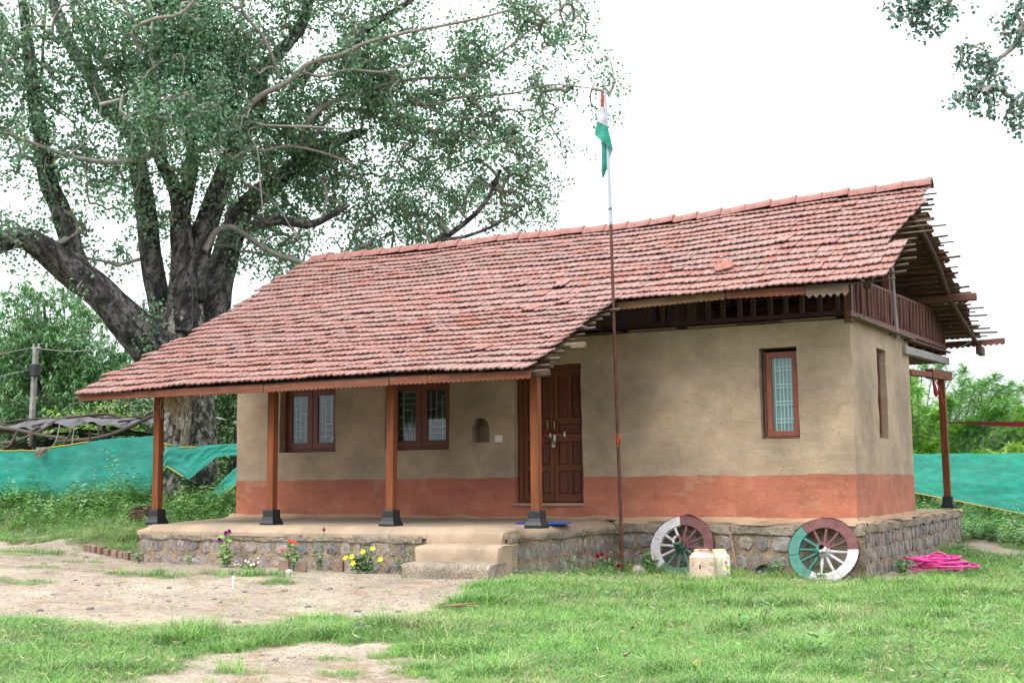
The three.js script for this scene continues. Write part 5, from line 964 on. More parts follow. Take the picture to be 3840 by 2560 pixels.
const LIMBS = [
  ['trunk', 0, [[-13.81, 1.00, -2.24, 0.376], [-13.75, 1.59, -2.20, 0.365], [-13.72, 2.27, -2.12, 0.354], [-13.69, 3.12, -2.03, 0.342], [-13.69, 3.80, -1.95, 0.331], [-13.62, 4.23, -1.93, 0.319], [-13.51, 4.74, -1.92, 0.308]]],
  ['trunk', 0, [[-13.61, 1.03, -3.02, 0.298], [-13.61, 1.59, -2.87, 0.297], [-13.57, 2.29, -2.73, 0.296], [-13.55, 3.15, -2.56, 0.296], [-13.49, 3.83, -2.43, 0.295], [-13.49, 4.34, -2.29, 0.294], [-13.48, 4.85, -2.15, 0.293]]],
  ['limb', 0, [[-13.57, 3.53, -1.82, 0.441], [-13.71, 3.93, -1.46, 0.405], [-13.91, 4.33, -1.08, 0.369], [-14.03, 4.62, -0.76, 0.334], [-14.20, 5.01, -0.39, 0.299], [-14.49, 5.38, 0.04, 0.265], [-14.71, 5.71, 0.42, 0.232], [-14.93, 5.86, 0.78, 0.198], [-15.28, 5.59, 1.16, 0.166], [-15.61, 5.36, 1.53, 0.134]]],
  ['limb', 0, [[-14.28, 4.95, -0.58, 0.224], [-14.50, 5.30, -0.40, 0.207], [-14.67, 6.00, -0.19, 0.190], [-14.79, 6.53, -0.04, 0.173], [-14.92, 7.02, 0.11, 0.157], [-14.99, 7.99, 0.30, 0.140], [-15.05, 8.81, 0.46, 0.124], [-15.07, 9.62, 0.60, 0.107], [-15.09, 10.43, 0.74, 0.090], [-15.15, 11.57, 0.94, 0.074]]],
  ['limb', 0, [[-13.83, 4.08, -2.07, 0.241], [-14.01, 4.87, -1.96, 0.228], [-14.16, 5.83, -1.85, 0.213], [-14.28, 6.88, -1.75, 0.199], [-14.40, 7.60, -1.69, 0.185], [-14.55, 8.40, -1.60, 0.171], [-14.99, 8.82, -1.40, 0.156], [-15.34, 9.59, -1.21, 0.142], [-15.72, 10.24, -1.03, 0.127], [-16.04, 11.15, -0.83, 0.113], [-16.27, 12.24, -0.67, 0.098]]],
  ['limb', 0, [[-13.52, 4.31, -1.97, 0.325], [-13.39, 4.99, -1.90, 0.284], [-13.30, 5.66, -1.81, 0.243], [-13.27, 6.32, -1.68, 0.202], [-13.20, 6.90, -1.59, 0.161]]],
  ['limb', 0, [[-13.15, 6.46, -1.55, 0.152], [-13.16, 7.03, -1.37, 0.140], [-13.27, 7.46, -1.14, 0.127], [-13.31, 7.98, -0.94, 0.115], [-13.24, 8.53, -0.79, 0.102], [-13.09, 9.24, -0.67, 0.090], [-12.83, 9.94, -0.60, 0.078], [-12.64, 11.05, -0.45, 0.066]]],
  ['limb', 0, [[-13.21, 6.48, -1.64, 0.153], [-13.09, 7.17, -1.69, 0.139], [-13.05, 7.61, -1.73, 0.125], [-13.07, 8.65, -1.66, 0.111], [-13.11, 9.52, -1.61, 0.097], [-12.99, 10.48, -1.63, 0.083], [-12.91, 11.88, -1.57, 0.069]]],
  ['limb', 0, [[-13.40, 4.94, -2.19, 0.276], [-13.26, 5.98, -2.23, 0.256], [-13.07, 6.68, -2.34, 0.235], [-12.81, 7.57, -2.47, 0.215], [-12.58, 8.19, -2.61, 0.194], [-12.30, 8.91, -2.77, 0.174], [-12.22, 9.59, -2.82, 0.153], [-11.96, 9.97, -3.01, 0.132], [-11.59, 10.57, -3.23, 0.110], [-11.35, 11.48, -3.34, 0.089]]],
  ['limb', 0, [[-13.44, 4.12, -2.72, 0.368], [-13.46, 4.94, -2.88, 0.335], [-13.40, 5.77, -3.07, 0.301], [-13.36, 6.43, -3.28, 0.267], [-13.22, 7.06, -3.54, 0.232], [-12.84, 7.56, -3.95, 0.196], [-12.34, 8.21, -4.41, 0.160], [-11.76, 8.64, -4.92, 0.122], [-11.42, 8.88, -5.34, 0.085]]],
  ['limb', 1, [[-12.85, 7.23, -1.27, 0.072], [-12.69, 7.60, -1.32, 0.068], [-12.24, 7.85, -1.54, 0.064], [-11.85, 8.30, -1.70, 0.060], [-11.53, 8.68, -1.82, 0.056], [-10.96, 9.01, -2.09, 0.052], [-10.62, 9.34, -2.24, 0.047], [-10.06, 9.50, -2.52, 0.043], [-9.75, 9.67, -2.67, 0.039], [-9.19, 9.86, -2.95, 0.035], [-8.56, 10.00, -3.28, 0.031], [-7.81, 10.16, -3.66, 0.026], [-7.10, 10.36, -4.02, 0.022]]],
  ['limb', 1, [[-12.06, 8.08, -1.70, 0.036], [-11.63, 8.20, -1.76, 0.031], [-11.34, 8.11, -1.79, 0.026], [-10.57, 8.04, -2.06, 0.021], [-9.88, 7.96, -2.29, 0.016]]],
  ['limb', 1, [[-12.92, 7.36, -0.77, 0.061], [-12.92, 7.47, -0.51, 0.056], [-12.99, 7.31, -0.25, 0.050], [-13.40, 7.21, 0.20, 0.045], [-13.87, 7.29, 0.70, 0.040], [-14.11, 7.40, 1.08, 0.035], [-14.48, 7.58, 1.54, 0.030], [-14.78, 7.56, 1.94, 0.025]]],
  ['limb', 1, [[-12.85, 7.46, -0.79, 0.066], [-13.09, 8.31, -0.67, 0.061], [-13.64, 9.00, -0.41, 0.055], [-14.12, 9.49, -0.21, 0.050], [-14.49, 10.15, -0.05, 0.044], [-14.70, 11.10, 0.07, 0.039]]],
  ['limb', 1, [[-12.43, 9.04, 0.32, 0.039], [-12.46, 9.43, 0.53, 0.036], [-12.04, 9.58, 0.47, 0.032], [-11.51, 9.64, 0.34, 0.029], [-11.02, 10.05, 0.28, 0.025]]],
  ['limb', 1, [[-12.98, 5.88, -2.06, 0.069], [-12.78, 6.30, -2.21, 0.065], [-12.56, 6.36, -2.41, 0.061], [-12.33, 6.15, -2.65, 0.058], [-12.01, 5.89, -2.94, 0.054], [-11.50, 5.68, -3.33, 0.050], [-11.10, 5.52, -3.66, 0.046]]],
  ['limb', 0, [[-12.71, 6.27, -2.72, 0.131], [-12.42, 6.51, -2.96, 0.116], [-12.09, 6.61, -3.23, 0.100], [-11.61, 6.54, -3.61, 0.085], [-11.34, 6.69, -3.84, 0.069], [-10.99, 6.97, -4.10, 0.053]]],
  ['limb', 1, [[-11.47, 8.34, -3.11, 0.054], [-11.19, 8.82, -3.38, 0.049], [-10.77, 9.13, -3.76, 0.044], [-10.38, 9.35, -4.13, 0.039], [-9.67, 9.57, -4.66, 0.034], [-8.95, 9.65, -5.22, 0.029], [-8.51, 9.74, -5.63, 0.024]]],
  ['limb', 0, [[-11.41, 9.30, -3.02, 0.096], [-11.10, 9.76, -3.24, 0.088], [-10.72, 9.96, -3.53, 0.079], [-10.27, 10.52, -3.81, 0.071], [-9.68, 10.99, -4.18, 0.062], [-9.14, 11.55, -4.50, 0.053]]],
  ['limb', 1, [[-11.71, 8.13, -3.58, 0.044], [-11.11, 8.97, -4.02, 0.039], [-10.44, 8.80, -4.62, 0.034], [-9.83, 8.67, -5.18, 0.029], [-9.05, 8.53, -5.83, 0.024], [-8.38, 8.44, -6.43, 0.018]]],
  ['limb', 1, [[-10.72, 9.13, -4.31, 0.045], [-10.42, 9.16, -4.60, 0.039], [-9.61, 9.14, -5.16, 0.034], [-9.25, 9.31, -5.46, 0.029], [-8.25, 9.43, -6.10, 0.023], [-7.56, 9.64, -6.57, 0.018], [-6.64, 9.57, -7.20, 0.012]]],
  ['limb', 0, [[-11.66, 5.63, -5.06, 0.092], [-10.87, 6.00, -5.54, 0.082], [-10.29, 6.29, -5.92, 0.071], [-9.74, 6.68, -6.27, 0.060], [-9.18, 7.30, -6.61, 0.049], [-8.89, 8.02, -6.78, 0.038]]],
  ['limb', 0, [[-9.97, 6.44, -5.84, 0.046], [-9.56, 6.51, -6.24, 0.039], [-9.05, 6.77, -6.66, 0.031], [-8.52, 7.17, -7.08, 0.024]]],
  ['limb', 1, [[-9.08, 9.74, -5.44, 0.028], [-8.39, 10.28, -5.89, 0.024], [-7.77, 10.87, -6.29, 0.020], [-7.22, 11.37, -6.67, 0.015]]],
  ['limb', 1, [[-11.43, 8.15, -1.90, 0.026], [-11.60, 8.00, -1.66, 0.022], [-11.38, 7.59, -1.66, 0.018], [-11.27, 6.86, -1.64, 0.014], [-11.16, 6.26, -1.60, 0.011]]],
  ['limb', 1, [[-14.99, 8.79, 0.50, 0.036], [-14.75, 8.82, 0.57, 0.031], [-14.48, 9.81, 0.74, 0.026], [-14.23, 10.71, 0.91, 0.021]]],
  ['limb', 1, [[-15.19, 9.07, 1.09, 0.025], [-15.08, 8.81, 0.78, 0.029], [-14.96, 8.75, 0.48, 0.033]]],
  ['limb', 1, [[-12.28, 7.96, -2.16, 0.037], [-12.03, 7.89, -2.59, 0.032], [-11.72, 8.04, -3.02, 0.028], [-11.26, 7.97, -3.55, 0.023], [-10.79, 7.76, -4.11, 0.018]]],
  ['limb', 1, [[-11.24, 9.10, -2.11, 0.042], [-11.24, 9.47, -1.90, 0.037], [-11.30, 9.83, -1.65, 0.032], [-11.48, 10.20, -1.34, 0.027], [-11.50, 10.63, -1.10, 0.022]]],
  ['limb', 1, [[-10.86, 9.22, -2.30, 0.031], [-10.63, 9.21, -2.68, 0.028], [-10.29, 9.40, -3.08, 0.024], [-9.81, 9.43, -3.59, 0.021], [-9.30, 9.71, -4.08, 0.017]]],
  ['limb', 1, [[-12.88, 8.22, -0.45, 0.040], [-12.70, 8.69, -0.42, 0.038], [-12.70, 9.23, -0.28, 0.035], [-12.52, 9.69, -0.25, 0.032], [-12.48, 10.15, -0.15, 0.029], [-12.45, 10.69, -0.03, 0.027]]],
  ['limb', 1, [[-12.22, 7.19, -2.30, 0.027], [-12.00, 7.05, -2.57, 0.023], [-11.79, 6.73, -2.86, 0.019], [-11.53, 6.06, -3.22, 0.015], [-11.47, 5.83, -3.43, 0.012]]],
  ['limb', 1, [[-11.48, 6.71, -3.88, 0.028], [-11.47, 7.28, -4.00, 0.024], [-11.70, 7.67, -4.02, 0.021], [-11.66, 8.07, -4.18, 0.018]]],
  ['limb', 1, [[-10.38, 9.35, -4.13, 0.028], [-9.97, 9.29, -4.63, 0.024], [-9.48, 8.95, -5.22, 0.020], [-9.04, 8.93, -5.73, 0.016], [-8.59, 9.04, -6.24, 0.012]]],
  ['limb', 1, [[-14.69, 6.50, 0.05, 0.041], [-14.50, 6.35, -0.14, 0.034], [-14.49, 6.11, -0.25, 0.028], [-14.43, 6.21, -0.35, 0.022]]],
  ['limb', 1, [[-13.61, 7.23, 0.83, 0.019], [-13.42, 7.43, 0.72, 0.016], [-13.13, 8.06, 0.60, 0.013], [-13.23, 8.47, 0.67, 0.010]]],
];
const CROWN = [
  [-14.72, 9.48, 1.13, 1.04, 1.20, 1.6, 0.90],
  [-14.76, 7.57, 0.91, 0.80, 1.20, 1.6, 0.80],
  [-14.90, 6.02, 1.01, 0.56, 0.71, 1.6, 0.90],
  [-15.99, 7.90, 1.25, 0.97, 2.84, 1.6, 0.60],
  [-14.42, 9.52, -0.28, 1.17, 1.26, 1.6, 1.00],
  [-14.52, 7.93, -0.76, 0.93, 1.02, 1.6, 0.80],
  [-15.49, 6.79, -1.99, 0.81, 0.99, 1.6, 0.75],
  [-15.60, 5.80, -2.63, 0.64, 0.55, 1.6, 0.60],
  [-13.21, 9.98, -0.51, 1.16, 1.08, 1.6, 1.20],
  [-12.37, 9.45, -0.91, 1.24, 1.24, 1.6, 1.15],
  [-12.12, 7.89, -0.56, 0.97, 0.88, 1.6, 1.50],
  [-13.57, 9.12, -2.14, 0.97, 1.06, 1.6, 1.00],
  [-12.10, 10.29, -2.08, 1.29, 1.03, 1.6, 1.20],
  [-12.50, 9.14, -3.15, 1.07, 1.34, 1.6, 1.20],
  [-12.77, 7.82, -4.08, 1.10, 1.01, 1.6, 1.00],
  [-13.67, 6.89, -4.64, 0.85, 0.66, 1.6, 0.80],
  [-14.11, 6.22, -5.06, 0.58, 0.48, 1.6, 0.70],
  [-12.24, 7.29, -1.93, 0.51, 0.68, 1.6, 0.70],
  [-13.40, 6.86, -0.81, 0.75, 0.75, 1.6, 0.70],
  [-15.10, 6.43, -3.37, 0.65, 0.84, 1.6, 0.50],
  [-13.75, 4.68, -0.90, 0.50, 0.33, 1.6, 0.90],
  [-13.42, 4.12, -0.92, 0.49, 0.25, 1.6, 0.90],
  [-11.11, 10.33, -3.62, 1.33, 1.25, 1.6, 1.25],
  [-11.43, 9.12, -4.40, 1.28, 1.19, 1.6, 1.20],
  [-11.92, 8.00, -5.42, 1.23, 1.04, 1.6, 1.05],
  [-12.36, 6.77, -4.77, 1.02, 0.84, 1.6, 1.00],
  [-12.59, 5.95, -4.18, 0.73, 0.37, 1.6, 0.80],
  [-9.97, 10.56, -4.98, 1.37, 1.19, 1.6, 1.20],
  [-10.13, 9.19, -5.41, 1.29, 1.02, 1.6, 1.15],
  [-10.41, 7.98, -6.21, 1.23, 1.04, 1.6, 1.00],
  [-11.31, 6.92, -6.21, 1.05, 0.57, 1.6, 0.95],
  [-11.95, 6.21, -5.63, 0.95, 0.28, 1.6, 0.80],
  [-8.87, 10.94, -6.20, 1.21, 1.03, 1.6, 1.10],
  [-8.96, 9.70, -6.53, 1.13, 1.04, 1.6, 1.00],
  [-9.04, 8.44, -6.87, 1.04, 0.85, 1.6, 0.95],
  [-9.64, 7.40, -7.15, 1.06, 0.67, 1.6, 0.90],
  [-8.66, 7.37, -7.55, 0.67, 0.57, 1.6, 0.70],
  [-10.06, 6.62, -6.91, 0.86, 0.29, 1.6, 0.60],
  [-7.86, 11.35, -7.13, 0.85, 0.66, 1.6, 0.80],
  [-8.11, 9.94, -7.17, 0.85, 0.57, 1.6, 0.70],
  [-8.01, 8.90, -7.36, 0.76, 0.57, 1.6, 0.65],
  [-8.32, 7.96, -7.32, 0.47, 0.47, 1.6, 0.50],
  [-6.71, 9.68, -7.38, 0.42, 0.65, 1.6, 0.45],
  [-6.71, 9.03, -7.46, 0.33, 0.37, 1.6, 0.30],
  [-7.12, 10.43, -7.07, 0.56, 0.47, 1.6, 0.35],
  [-6.89, 11.44, -7.06, 0.47, 0.23, 1.6, 0.30],
  [-13.32, 11.88, -0.22, 2.73, 1.08, 1.6, 0.70],
  [-11.17, 12.63, -3.52, 2.96, 1.17, 1.6, 0.70],
  [-9.05, 12.57, -5.78, 2.14, 0.93, 1.6, 0.60],
  [-12.74, 13.92, -1.97, 3.34, 1.06, 1.6, 0.35],
];

{ // ---- the big old tree
  const g = thing('old_fig_tree', [-14.2, 0.9, -3]), off = p => [p[0] + 14.2, p[1] - 0.9, p[2] + 3, p[3]], nodes = [];
  LIMBS.forEach(([kind, pale, pts], i) => {
    const big = pts[0][3] > 0.2, P = pts.map(off);
    mesh(kind, rod(P, big ? 22 : 10, { wob: big ? 0.34 : 0.16, wf: big ? 2.2 : 1.4, wl: kind === 'trunk' ? 0.5 : 1.1, n: (pts.length - 1) * (big ? 9 : 6), off: i * 3.1 }), pale ? M.paleBark : kind === 'trunk' ? M.litTrunkBark : M.bark, g);
    for (let k = 0; k < pts.length - 1; k++) for (let t = 0; t < 1; t += 0.2) nodes.push([0, 1, 2, 3].map(a => lerp(pts[k][a], pts[k + 1][a], t)));
  });
  const roots = []; for (const [x, z, a] of [[-14.0, -2.2, 2.4], [-13.2, -2.5, 0.6], [-13.6, -2.2, 1.5], [-12.8, -3, 0.1]]) { const y = gy(x, z); roots.push(rod([off([x, y + 0.75, z, 0.13]), off([x + 0.12 * Math.cos(a), y + 0.3, z + 0.12 * Math.sin(a), 0.16]), off([x + 0.35 * Math.cos(a), y - 0.1, z + 0.35 * Math.sin(a), 0.12])], 9, { wob: 0.3, wf: 2, wl: 2 })); }
  mesh('root', roots, M.bark, g);
  const cl = [];
  for (const b of CROWN) {
    const n = Math.round(b[3] * b[4] * 150 * b[6]);
    for (let k = 0; k < n; k++) { const p = inBlob(b); if (f3(p[0] * 0.9, p[1] * 0.9, p[2] * 0.9, 2, 601) < 0.415) continue; cl.push(p); }
  }
  for (const [kind, pale, pts] of LIMBS) if (pale) for (let k = 1; k < pts.length - 1; k++) if (pts[k][3] > 0.03) for (let t = 0; t < 1; t += 0.34) { const p = [0, 1, 2].map(a => lerp(pts[k][a], pts[k + 1][a], t) + rr(-0.32, 0.32)); cl.push(p); }
  const tw = growTwigs(nodes, cl); const twigs = mesh('twigs', tw, M.twig, g); twigs.geometry.translate(14.2, -0.9, 3); twigs.userData.kind = 'stuff';
  const L = []; 
  for (const p of cl) {
    const n = 19 + Math.floor(rnd() * 13), ax = dirR(-0.25).normalize();
    for (let k = 0; k < n; k++) { const t = rr(-0.28, 0.28), q = V(p[0] + 14.2 + ax.x * t + rr(-0.17, 0.17), p[1] - 0.9 + ax.y * t + rr(-0.2, 0.14), p[2] + 3 + ax.z * t + rr(-0.17, 0.17)); L.push(rnd() < 0.5 ? orient(q, dirR(-0.9, 0.9), rr(0.05, 0.1)) : faceUp(q, dirR(-0.45, 0.9), rr(0.05, 0.1), 0.8)); }
  }
  const va = vary([0.075, 0.21, 0.12], [0.19, 0.38, 0.18], 0.3); inst('crown', heart, M.leaf, L, () => (rnd() < 0.006 ? [0.42, 0.3, 0.05] : rnd() < 0.06 ? [0.12, 0.2, 0.05] : va()), g).userData.kind = 'stuff';
  console.log('fig clusters', cl.length, 'leaves', L.length);
  tag(g, 'huge old fig tree with many grey trunks and limbs spreading over the house', 'tree');
}
{ // ---- tree out of the frame at right: its hanging boughs enter at the upper corner
  const g = thing('overhanging_tree', [8.5, 0, -3]), off = p => [p[0] - 8.5, p[1], p[2] + 3, p[3]];
  const limbs = [[[3.6, 8.92, -2.43, 0.06], [2.74, 8.25, -2.07, 0.05], [2.17, 7.64, -1.84, 0.042], [2.04, 7.37, -1.81, 0.036], [1.81, 7.16, -1.71, 0.03], [1.62, 6.85, -1.65, 0.018], [1.47, 6.55, -1.61, 0.01]], [[1.81, 7.16, -1.71, 0.02], [1.71, 6.91, -1.69, 0.015], [1.62, 6.61, -1.68, 0.008]], [[1.75, 7.1, -1.7, 0.014], [1.66, 7.32, -1.7, 0.012], [1.5, 7.42, -1.7, 0.009], [1.32, 7.4, -1.7, 0.005]],
    [[3.07, 9.23, -2.12, 0.05], [1.95, 8.63, -1.6, 0.03], [1.27, 8.27, -1.29, 0.02], [0.93, 7.96, -1.15, 0.01], [0.69, 7.66, -1.06, 0.005]], [[8.5, 7, -3, 0.3], [6.5, 9.5, -2.8, 0.16], [4.8, 9.6, -2.6, 0.09], [3.6, 8.92, -2.43, 0.06]], [[5.5, 9.7, -2.7, 0.09], [4.2, 9.7, -2.4, 0.06], [3.07, 9.23, -2.12, 0.05]], [[2.5, 7.9, -2.0, 0.02], [2.4, 7.4, -2, 0.014], [2.2, 6.8, -1.95, 0.008]]], nodes = [];
  mesh('trunk', rod([[8.5, -0.1, -3, 0.45], [8.6, 3, -3, 0.38], [8.5, 7.1, -3, 0.32]].map(off), 14, { wob: 0.25, wf: 2 }), M.bark, g);
  limbs.forEach(l => { mesh('limb', rod(l.map(off), 8), M.paleBark, g); for (let k = 0; k < l.length - 1; k++) for (let t = 0; t < 1; t += 0.34) nodes.push([0, 1, 2, 3].map(a => lerp(l[k][a], l[k + 1][a], t))); });
  const cl = []; for (const [b, n] of [[[0.72, 7.95, -1.0, 0.4, 0.35, 0.35], 46], [[1.05, 7.85, -1.2, 0.42, 0.35, 0.35], 60], [[1.45, 8.05, -1.4, 0.22, 0.15, 0.2], 5], [[2.1, 7.7, -1.8, 0.3, 0.4, 0.3], 44], [[1.5, 7.22, -1.65, 0.3, 0.25, 0.25], 44], [[1.62, 6.68, -1.65, 0.34, 0.33, 0.25], 54], [[1.3, 6.58, -1.5, 0.2, 0.15, 0.2], 7], [[2.05, 6.45, -1.9, 0.2, 0.34, 0.2], 34], [[1.78, 7.05, -1.7, 0.15, 0.2, 0.2], 10], [[3, 8.9, -2.1, 0.8, 0.5, 0.6], 40], [[5, 9.8, -2.5, 1.6, 0.9, 1.4], 160], [[8, 10, -3, 2.4, 1.8, 2.4], 500]]) for (let k = 0; k < n; k++) cl.push(inBlob(b));
  const t = mesh('twigs', growTwigs(nodes, cl, 0.0028), M.twig, g); t.geometry.translate(-8.5, 0, 3); t.userData.kind = 'stuff';
  const L = []; for (const p of cl) for (let k = 0; k < 7; k++) { const q = V(p[0] - 8.5 + rr(-0.1, 0.1), p[1] + rr(-0.12, 0.08), p[2] + 3 + rr(-0.1, 0.1)); L.push(rnd() < 0.6 ? orient(q, dirR(-1, 0.8), rr(0.055, 0.085)) : faceUp(q, dirR(-0.3, 0.9), rr(0.055, 0.085), 0.8)); }
  inst('crown', heart, M.leaf, L, vary([0.05, 0.15, 0.11], [0.1, 0.24, 0.14]), g).userData.kind = 'stuff';
  tag(g, 'leafy boughs of another tree hanging into the upper right of the sky', 'tree');
}
// ---- trees and bushes behind
function bush(name, label, category, base, blobs, o) {
  const g = thing(name, base), off = p => [p[0] - base[0], p[1] - base[1], p[2] - base[2]], nodes = [], stems = [], L = [], cl = [];
  for (const b of blobs) {
    const a = off([b[0], b[1], b[2]]), pts = [[rr(-0.15, 0.15), -0.1, rr(-0.15, 0.15), o.r || 0.05], [a[0] * 0.4 + rr(-0.15, 0.15), a[1] * 0.5, a[2] * 0.4, (o.r || 0.05) * 0.7], [a[0], a[1] + b[4] * 0.4, a[2], (o.r || 0.05) * 0.25]];
    stems.push(rod(pts, 7)); for (let k = 0; k < 2; k++) for (let t = 0.3; t < 1; t += 0.15) nodes.push([0, 1, 2].map(i => lerp(pts[k][i], pts[k + 1][i], t)).concat(0));
    const n = Math.round((o.density || 60) * b[3] * b[4]);
    for (let k = 0; k < n; k++) { const p = off(inBlob(b)); if (p[1] < 0.1) continue; if (f3((p[0] + base[0]) * 1.3, p[1] * 1.3, (p[2] + base[2]) * 1.3, 2, 611) < (o.gap ?? 0.4)) continue; cl.push(p); }
  }
  mesh('stems', stems, o.bark || M.twig, g);
  const t = mesh('twigs', growTwigs(nodes, cl, 0.004), M.twig, g); t.userData.kind = 'stuff';
  for (const p of cl) {
    const ax = dirR(o.up ?? -0.3).normalize();
    for (let k = 0; k < o.n; k++) { const u = rr(-1, 1) * o.spread, q = V(p[0] + ax.x * u + rr(-0.1, 0.1), p[1] + ax.y * u + rr(-0.1, 0.1), p[2] + ax.z * u + rr(-0.1, 0.1)), d = dirR(o.hang ?? -0.5, 0.9); L.push(rnd() < 0.3 ? orient(q, d, rr(...o.size)) : faceUp(q, d, rr(...o.size), 0.7)); }
  }
  inst('foliage', o.leaf, M.leaf, L, o.colour, g).userData.kind = 'stuff';
  tag(g, label, category); return L.length;
}
bush('bushy_tree', 'dense bushy green tree with drooping leaves behind the electricity pole', 'tree', [-24.8, 1.1, -9.2], [[-25.1, 5.9, -9, 1.5, 1.4, 1.4], [-23.9, 5.0, -9.4, 1.3, 1.5, 1.4], [-25.6, 4.2, -9.2, 1.7, 1.6, 1.6], [-23.3, 4.0, -9.7, 1.2, 1.3, 1.3], [-23.6, 3.4, -9.2, 1.3, 1.2, 1.1], [-27.2, 4.6, -10, 1.5, 1.8, 1.6], [-22.5, 3.3, -9.8, 0.9, 1.1, 1], [-25.4, 2.6, -9.3, 1.8, 1.2, 1.4], [-22.6, 4.3, -10.2, 0.9, 0.9, 1]], { r: 0.16, density: 110, gap: 0.34, n: 24, spread: 0.35, size: [0.14, 0.26], hang: -0.5, leaf: blade, colour: vary([0.06, 0.21, 0.07], [0.18, 0.37, 0.11], 0.3), bark: M.bark });
const lime = { r: 0.04, density: 130, gap: 0.36, n: 16, spread: 0.2, size: [0.06, 0.11], hang: 0, up: 0.3, leaf: broad, colour: vary([0.15, 0.33, 0.03], [0.28, 0.45, 0.04]) };
bush('lime_bush', 'low yellow-green bush behind the branch shed, nearest the electricity pole', 'bush', [-20.3, 1, -5.6], [[-20.4, 2.75, -5.6, 0.6, 0.45, 0.5], [-19.9, 2.5, -5.4, 0.7, 0.5, 0.5]], lime);
bush('lime_bush', 'yellow-green bush behind the right end of the black sheet', 'bush', [-19.6, 1, -6.4], [[-19.6, 2.85, -6.2, 0.6, 0.55, 0.5], [-19.1, 2.6, -6, 0.6, 0.5, 0.5]], lime);
const deep = { r: 0.07, density: 120, gap: 0.3, n: 20, spread: 0.28, size: [0.08, 0.15], hang: -0.3, leaf: broad, colour: vary([0.06, 0.16, 0.05], [0.12, 0.25, 0.06]) };
bush('leafy_bush', 'mid green bush directly left of the big tree trunk', 'bush', [-20.2, 1, -8.5], [[-20.3, 3.0, -7.7, 0.8, 0.7, 0.6], [-21.2, 3.5, -9.3, 0.9, 0.8, 0.7], [-19.5, 2.4, -7.5, 1, 0.8, 0.7], [-20, 4.0, -10.2, 0.9, 0.7, 0.7]], deep);
bush('leafy_bush', 'dark green bush filling the gap between big tree trunk and house wall', 'bush', [-17.6, 0.9, -9], [[-18.2, 3.0, -8.8, 1.0, 1.1, 0.8], [-17.6, 3.7, -8.9, 0.8, 0.8, 0.8], [-16.9, 2.2, -8.4, 1.1, 1.2, 0.9], [-18.8, 1.9, -8.2, 1.0, 1, 0.8], [-16.4, 3.2, -9.4, 0.9, 1, 0.8]], { ...deep, colour: vary([0.04, 0.13, 0.03], [0.09, 0.21, 0.04]) });
{ // a far wood closes the horizon: no tree of it can be told apart
  const L = []; for (let i = 0; i < 110000; i++) { const t = rnd(), side = rnd() < 0.5, x = side ? lerp(-46, -12, t) : lerp(-12, 18, t), z = side ? lerp(-12, -34, t) + rr(-2, 2) : lerp(-32, -26, t) + rr(-2, 2), h = (side ? 2.9 : 1.9) + 2.1 * f2(x * 0.5, 3, 3, 620), y = 0.6 + h * Math.pow(rnd(), 0.7); if (f3(x * 0.8, y * 0.8, z * 0.8, 2, 621) < 0.3) continue; const d = dirR(-0.2, 0.9); L.push(faceUp(V(x, y, z), d, rr(0.2, 0.4), 0.8)); }
  const o = inst('far_wood', broad, M.leaf, L, vary([0.04, 0.1, 0.04], [0.08, 0.16, 0.06])); o.userData.kind = 'stuff'; o.userData.label = 'far green wood along the horizon behind the house';
}
// feathery bushes at right: fronds of many leaflets on arching stems
const frond = (() => { const t = []; for (let i = 0; i < 11; i++) { const y = 0.08 + i * 0.085, l = 0.2 * Math.sin(0.35 + i * 0.23); for (const s of [-1, 1]) t.push([0, y, -0.25 * y * y], [s * l, y + 0.1 * l + 0.02, -0.25 * y * y - 0.12 * l], [0, y + 0.055, -0.25 * y * y]); } return triGeo(t); })();
function feathery(label, base, tips, n, colour) {
  const g = thing('feathery_bush', base), st = [], L = [];
  for (const t of tips) {
    const e = [t[0] - base[0], t[1] - base[1], t[2] - base[2]], pts = [[rr(-0.2, 0.2), -0.1, rr(-0.2, 0.2), 0.035], [e[0] * 0.3, e[1] * 0.55, e[2] * 0.3, 0.024], [e[0] * 0.7, e[1] * 0.92, e[2] * 0.7, 0.014], [e[0], e[1], e[2], 0.005]];
    st.push(rod(pts, 6)); const c = new THREE.CatmullRomCurve3(pts.map(p => V(p[0], p[1], p[2])), false, 'centripetal');
    for (let k = 0; k < n * 2.4; k++) { const u = Math.pow(rnd(), 0.7) * 0.85 + 0.15, p = c.getPoint(u), tn = c.getTangent(u), sp = 0.42 * (1.15 - u); p.add(V(rr(-sp, sp), rr(-sp, sp) * 0.8, rr(-sp, sp))); if (p.y < 0.15) continue; L.push(faceUp(p, V(tn.x * 0.5 + rr(-1, 1), 0.15 + rr(-0.5, 0.4), tn.z * 0.5 + rr(-1, 1)), rr(0.14, 0.27), 0.5)); }
  }
  mesh('stems', st, M.twig, g); inst('foliage', frond, M.leaf, L, colour, g).userData.kind = 'stuff'; tag(g, label, 'bush', undefined);
}
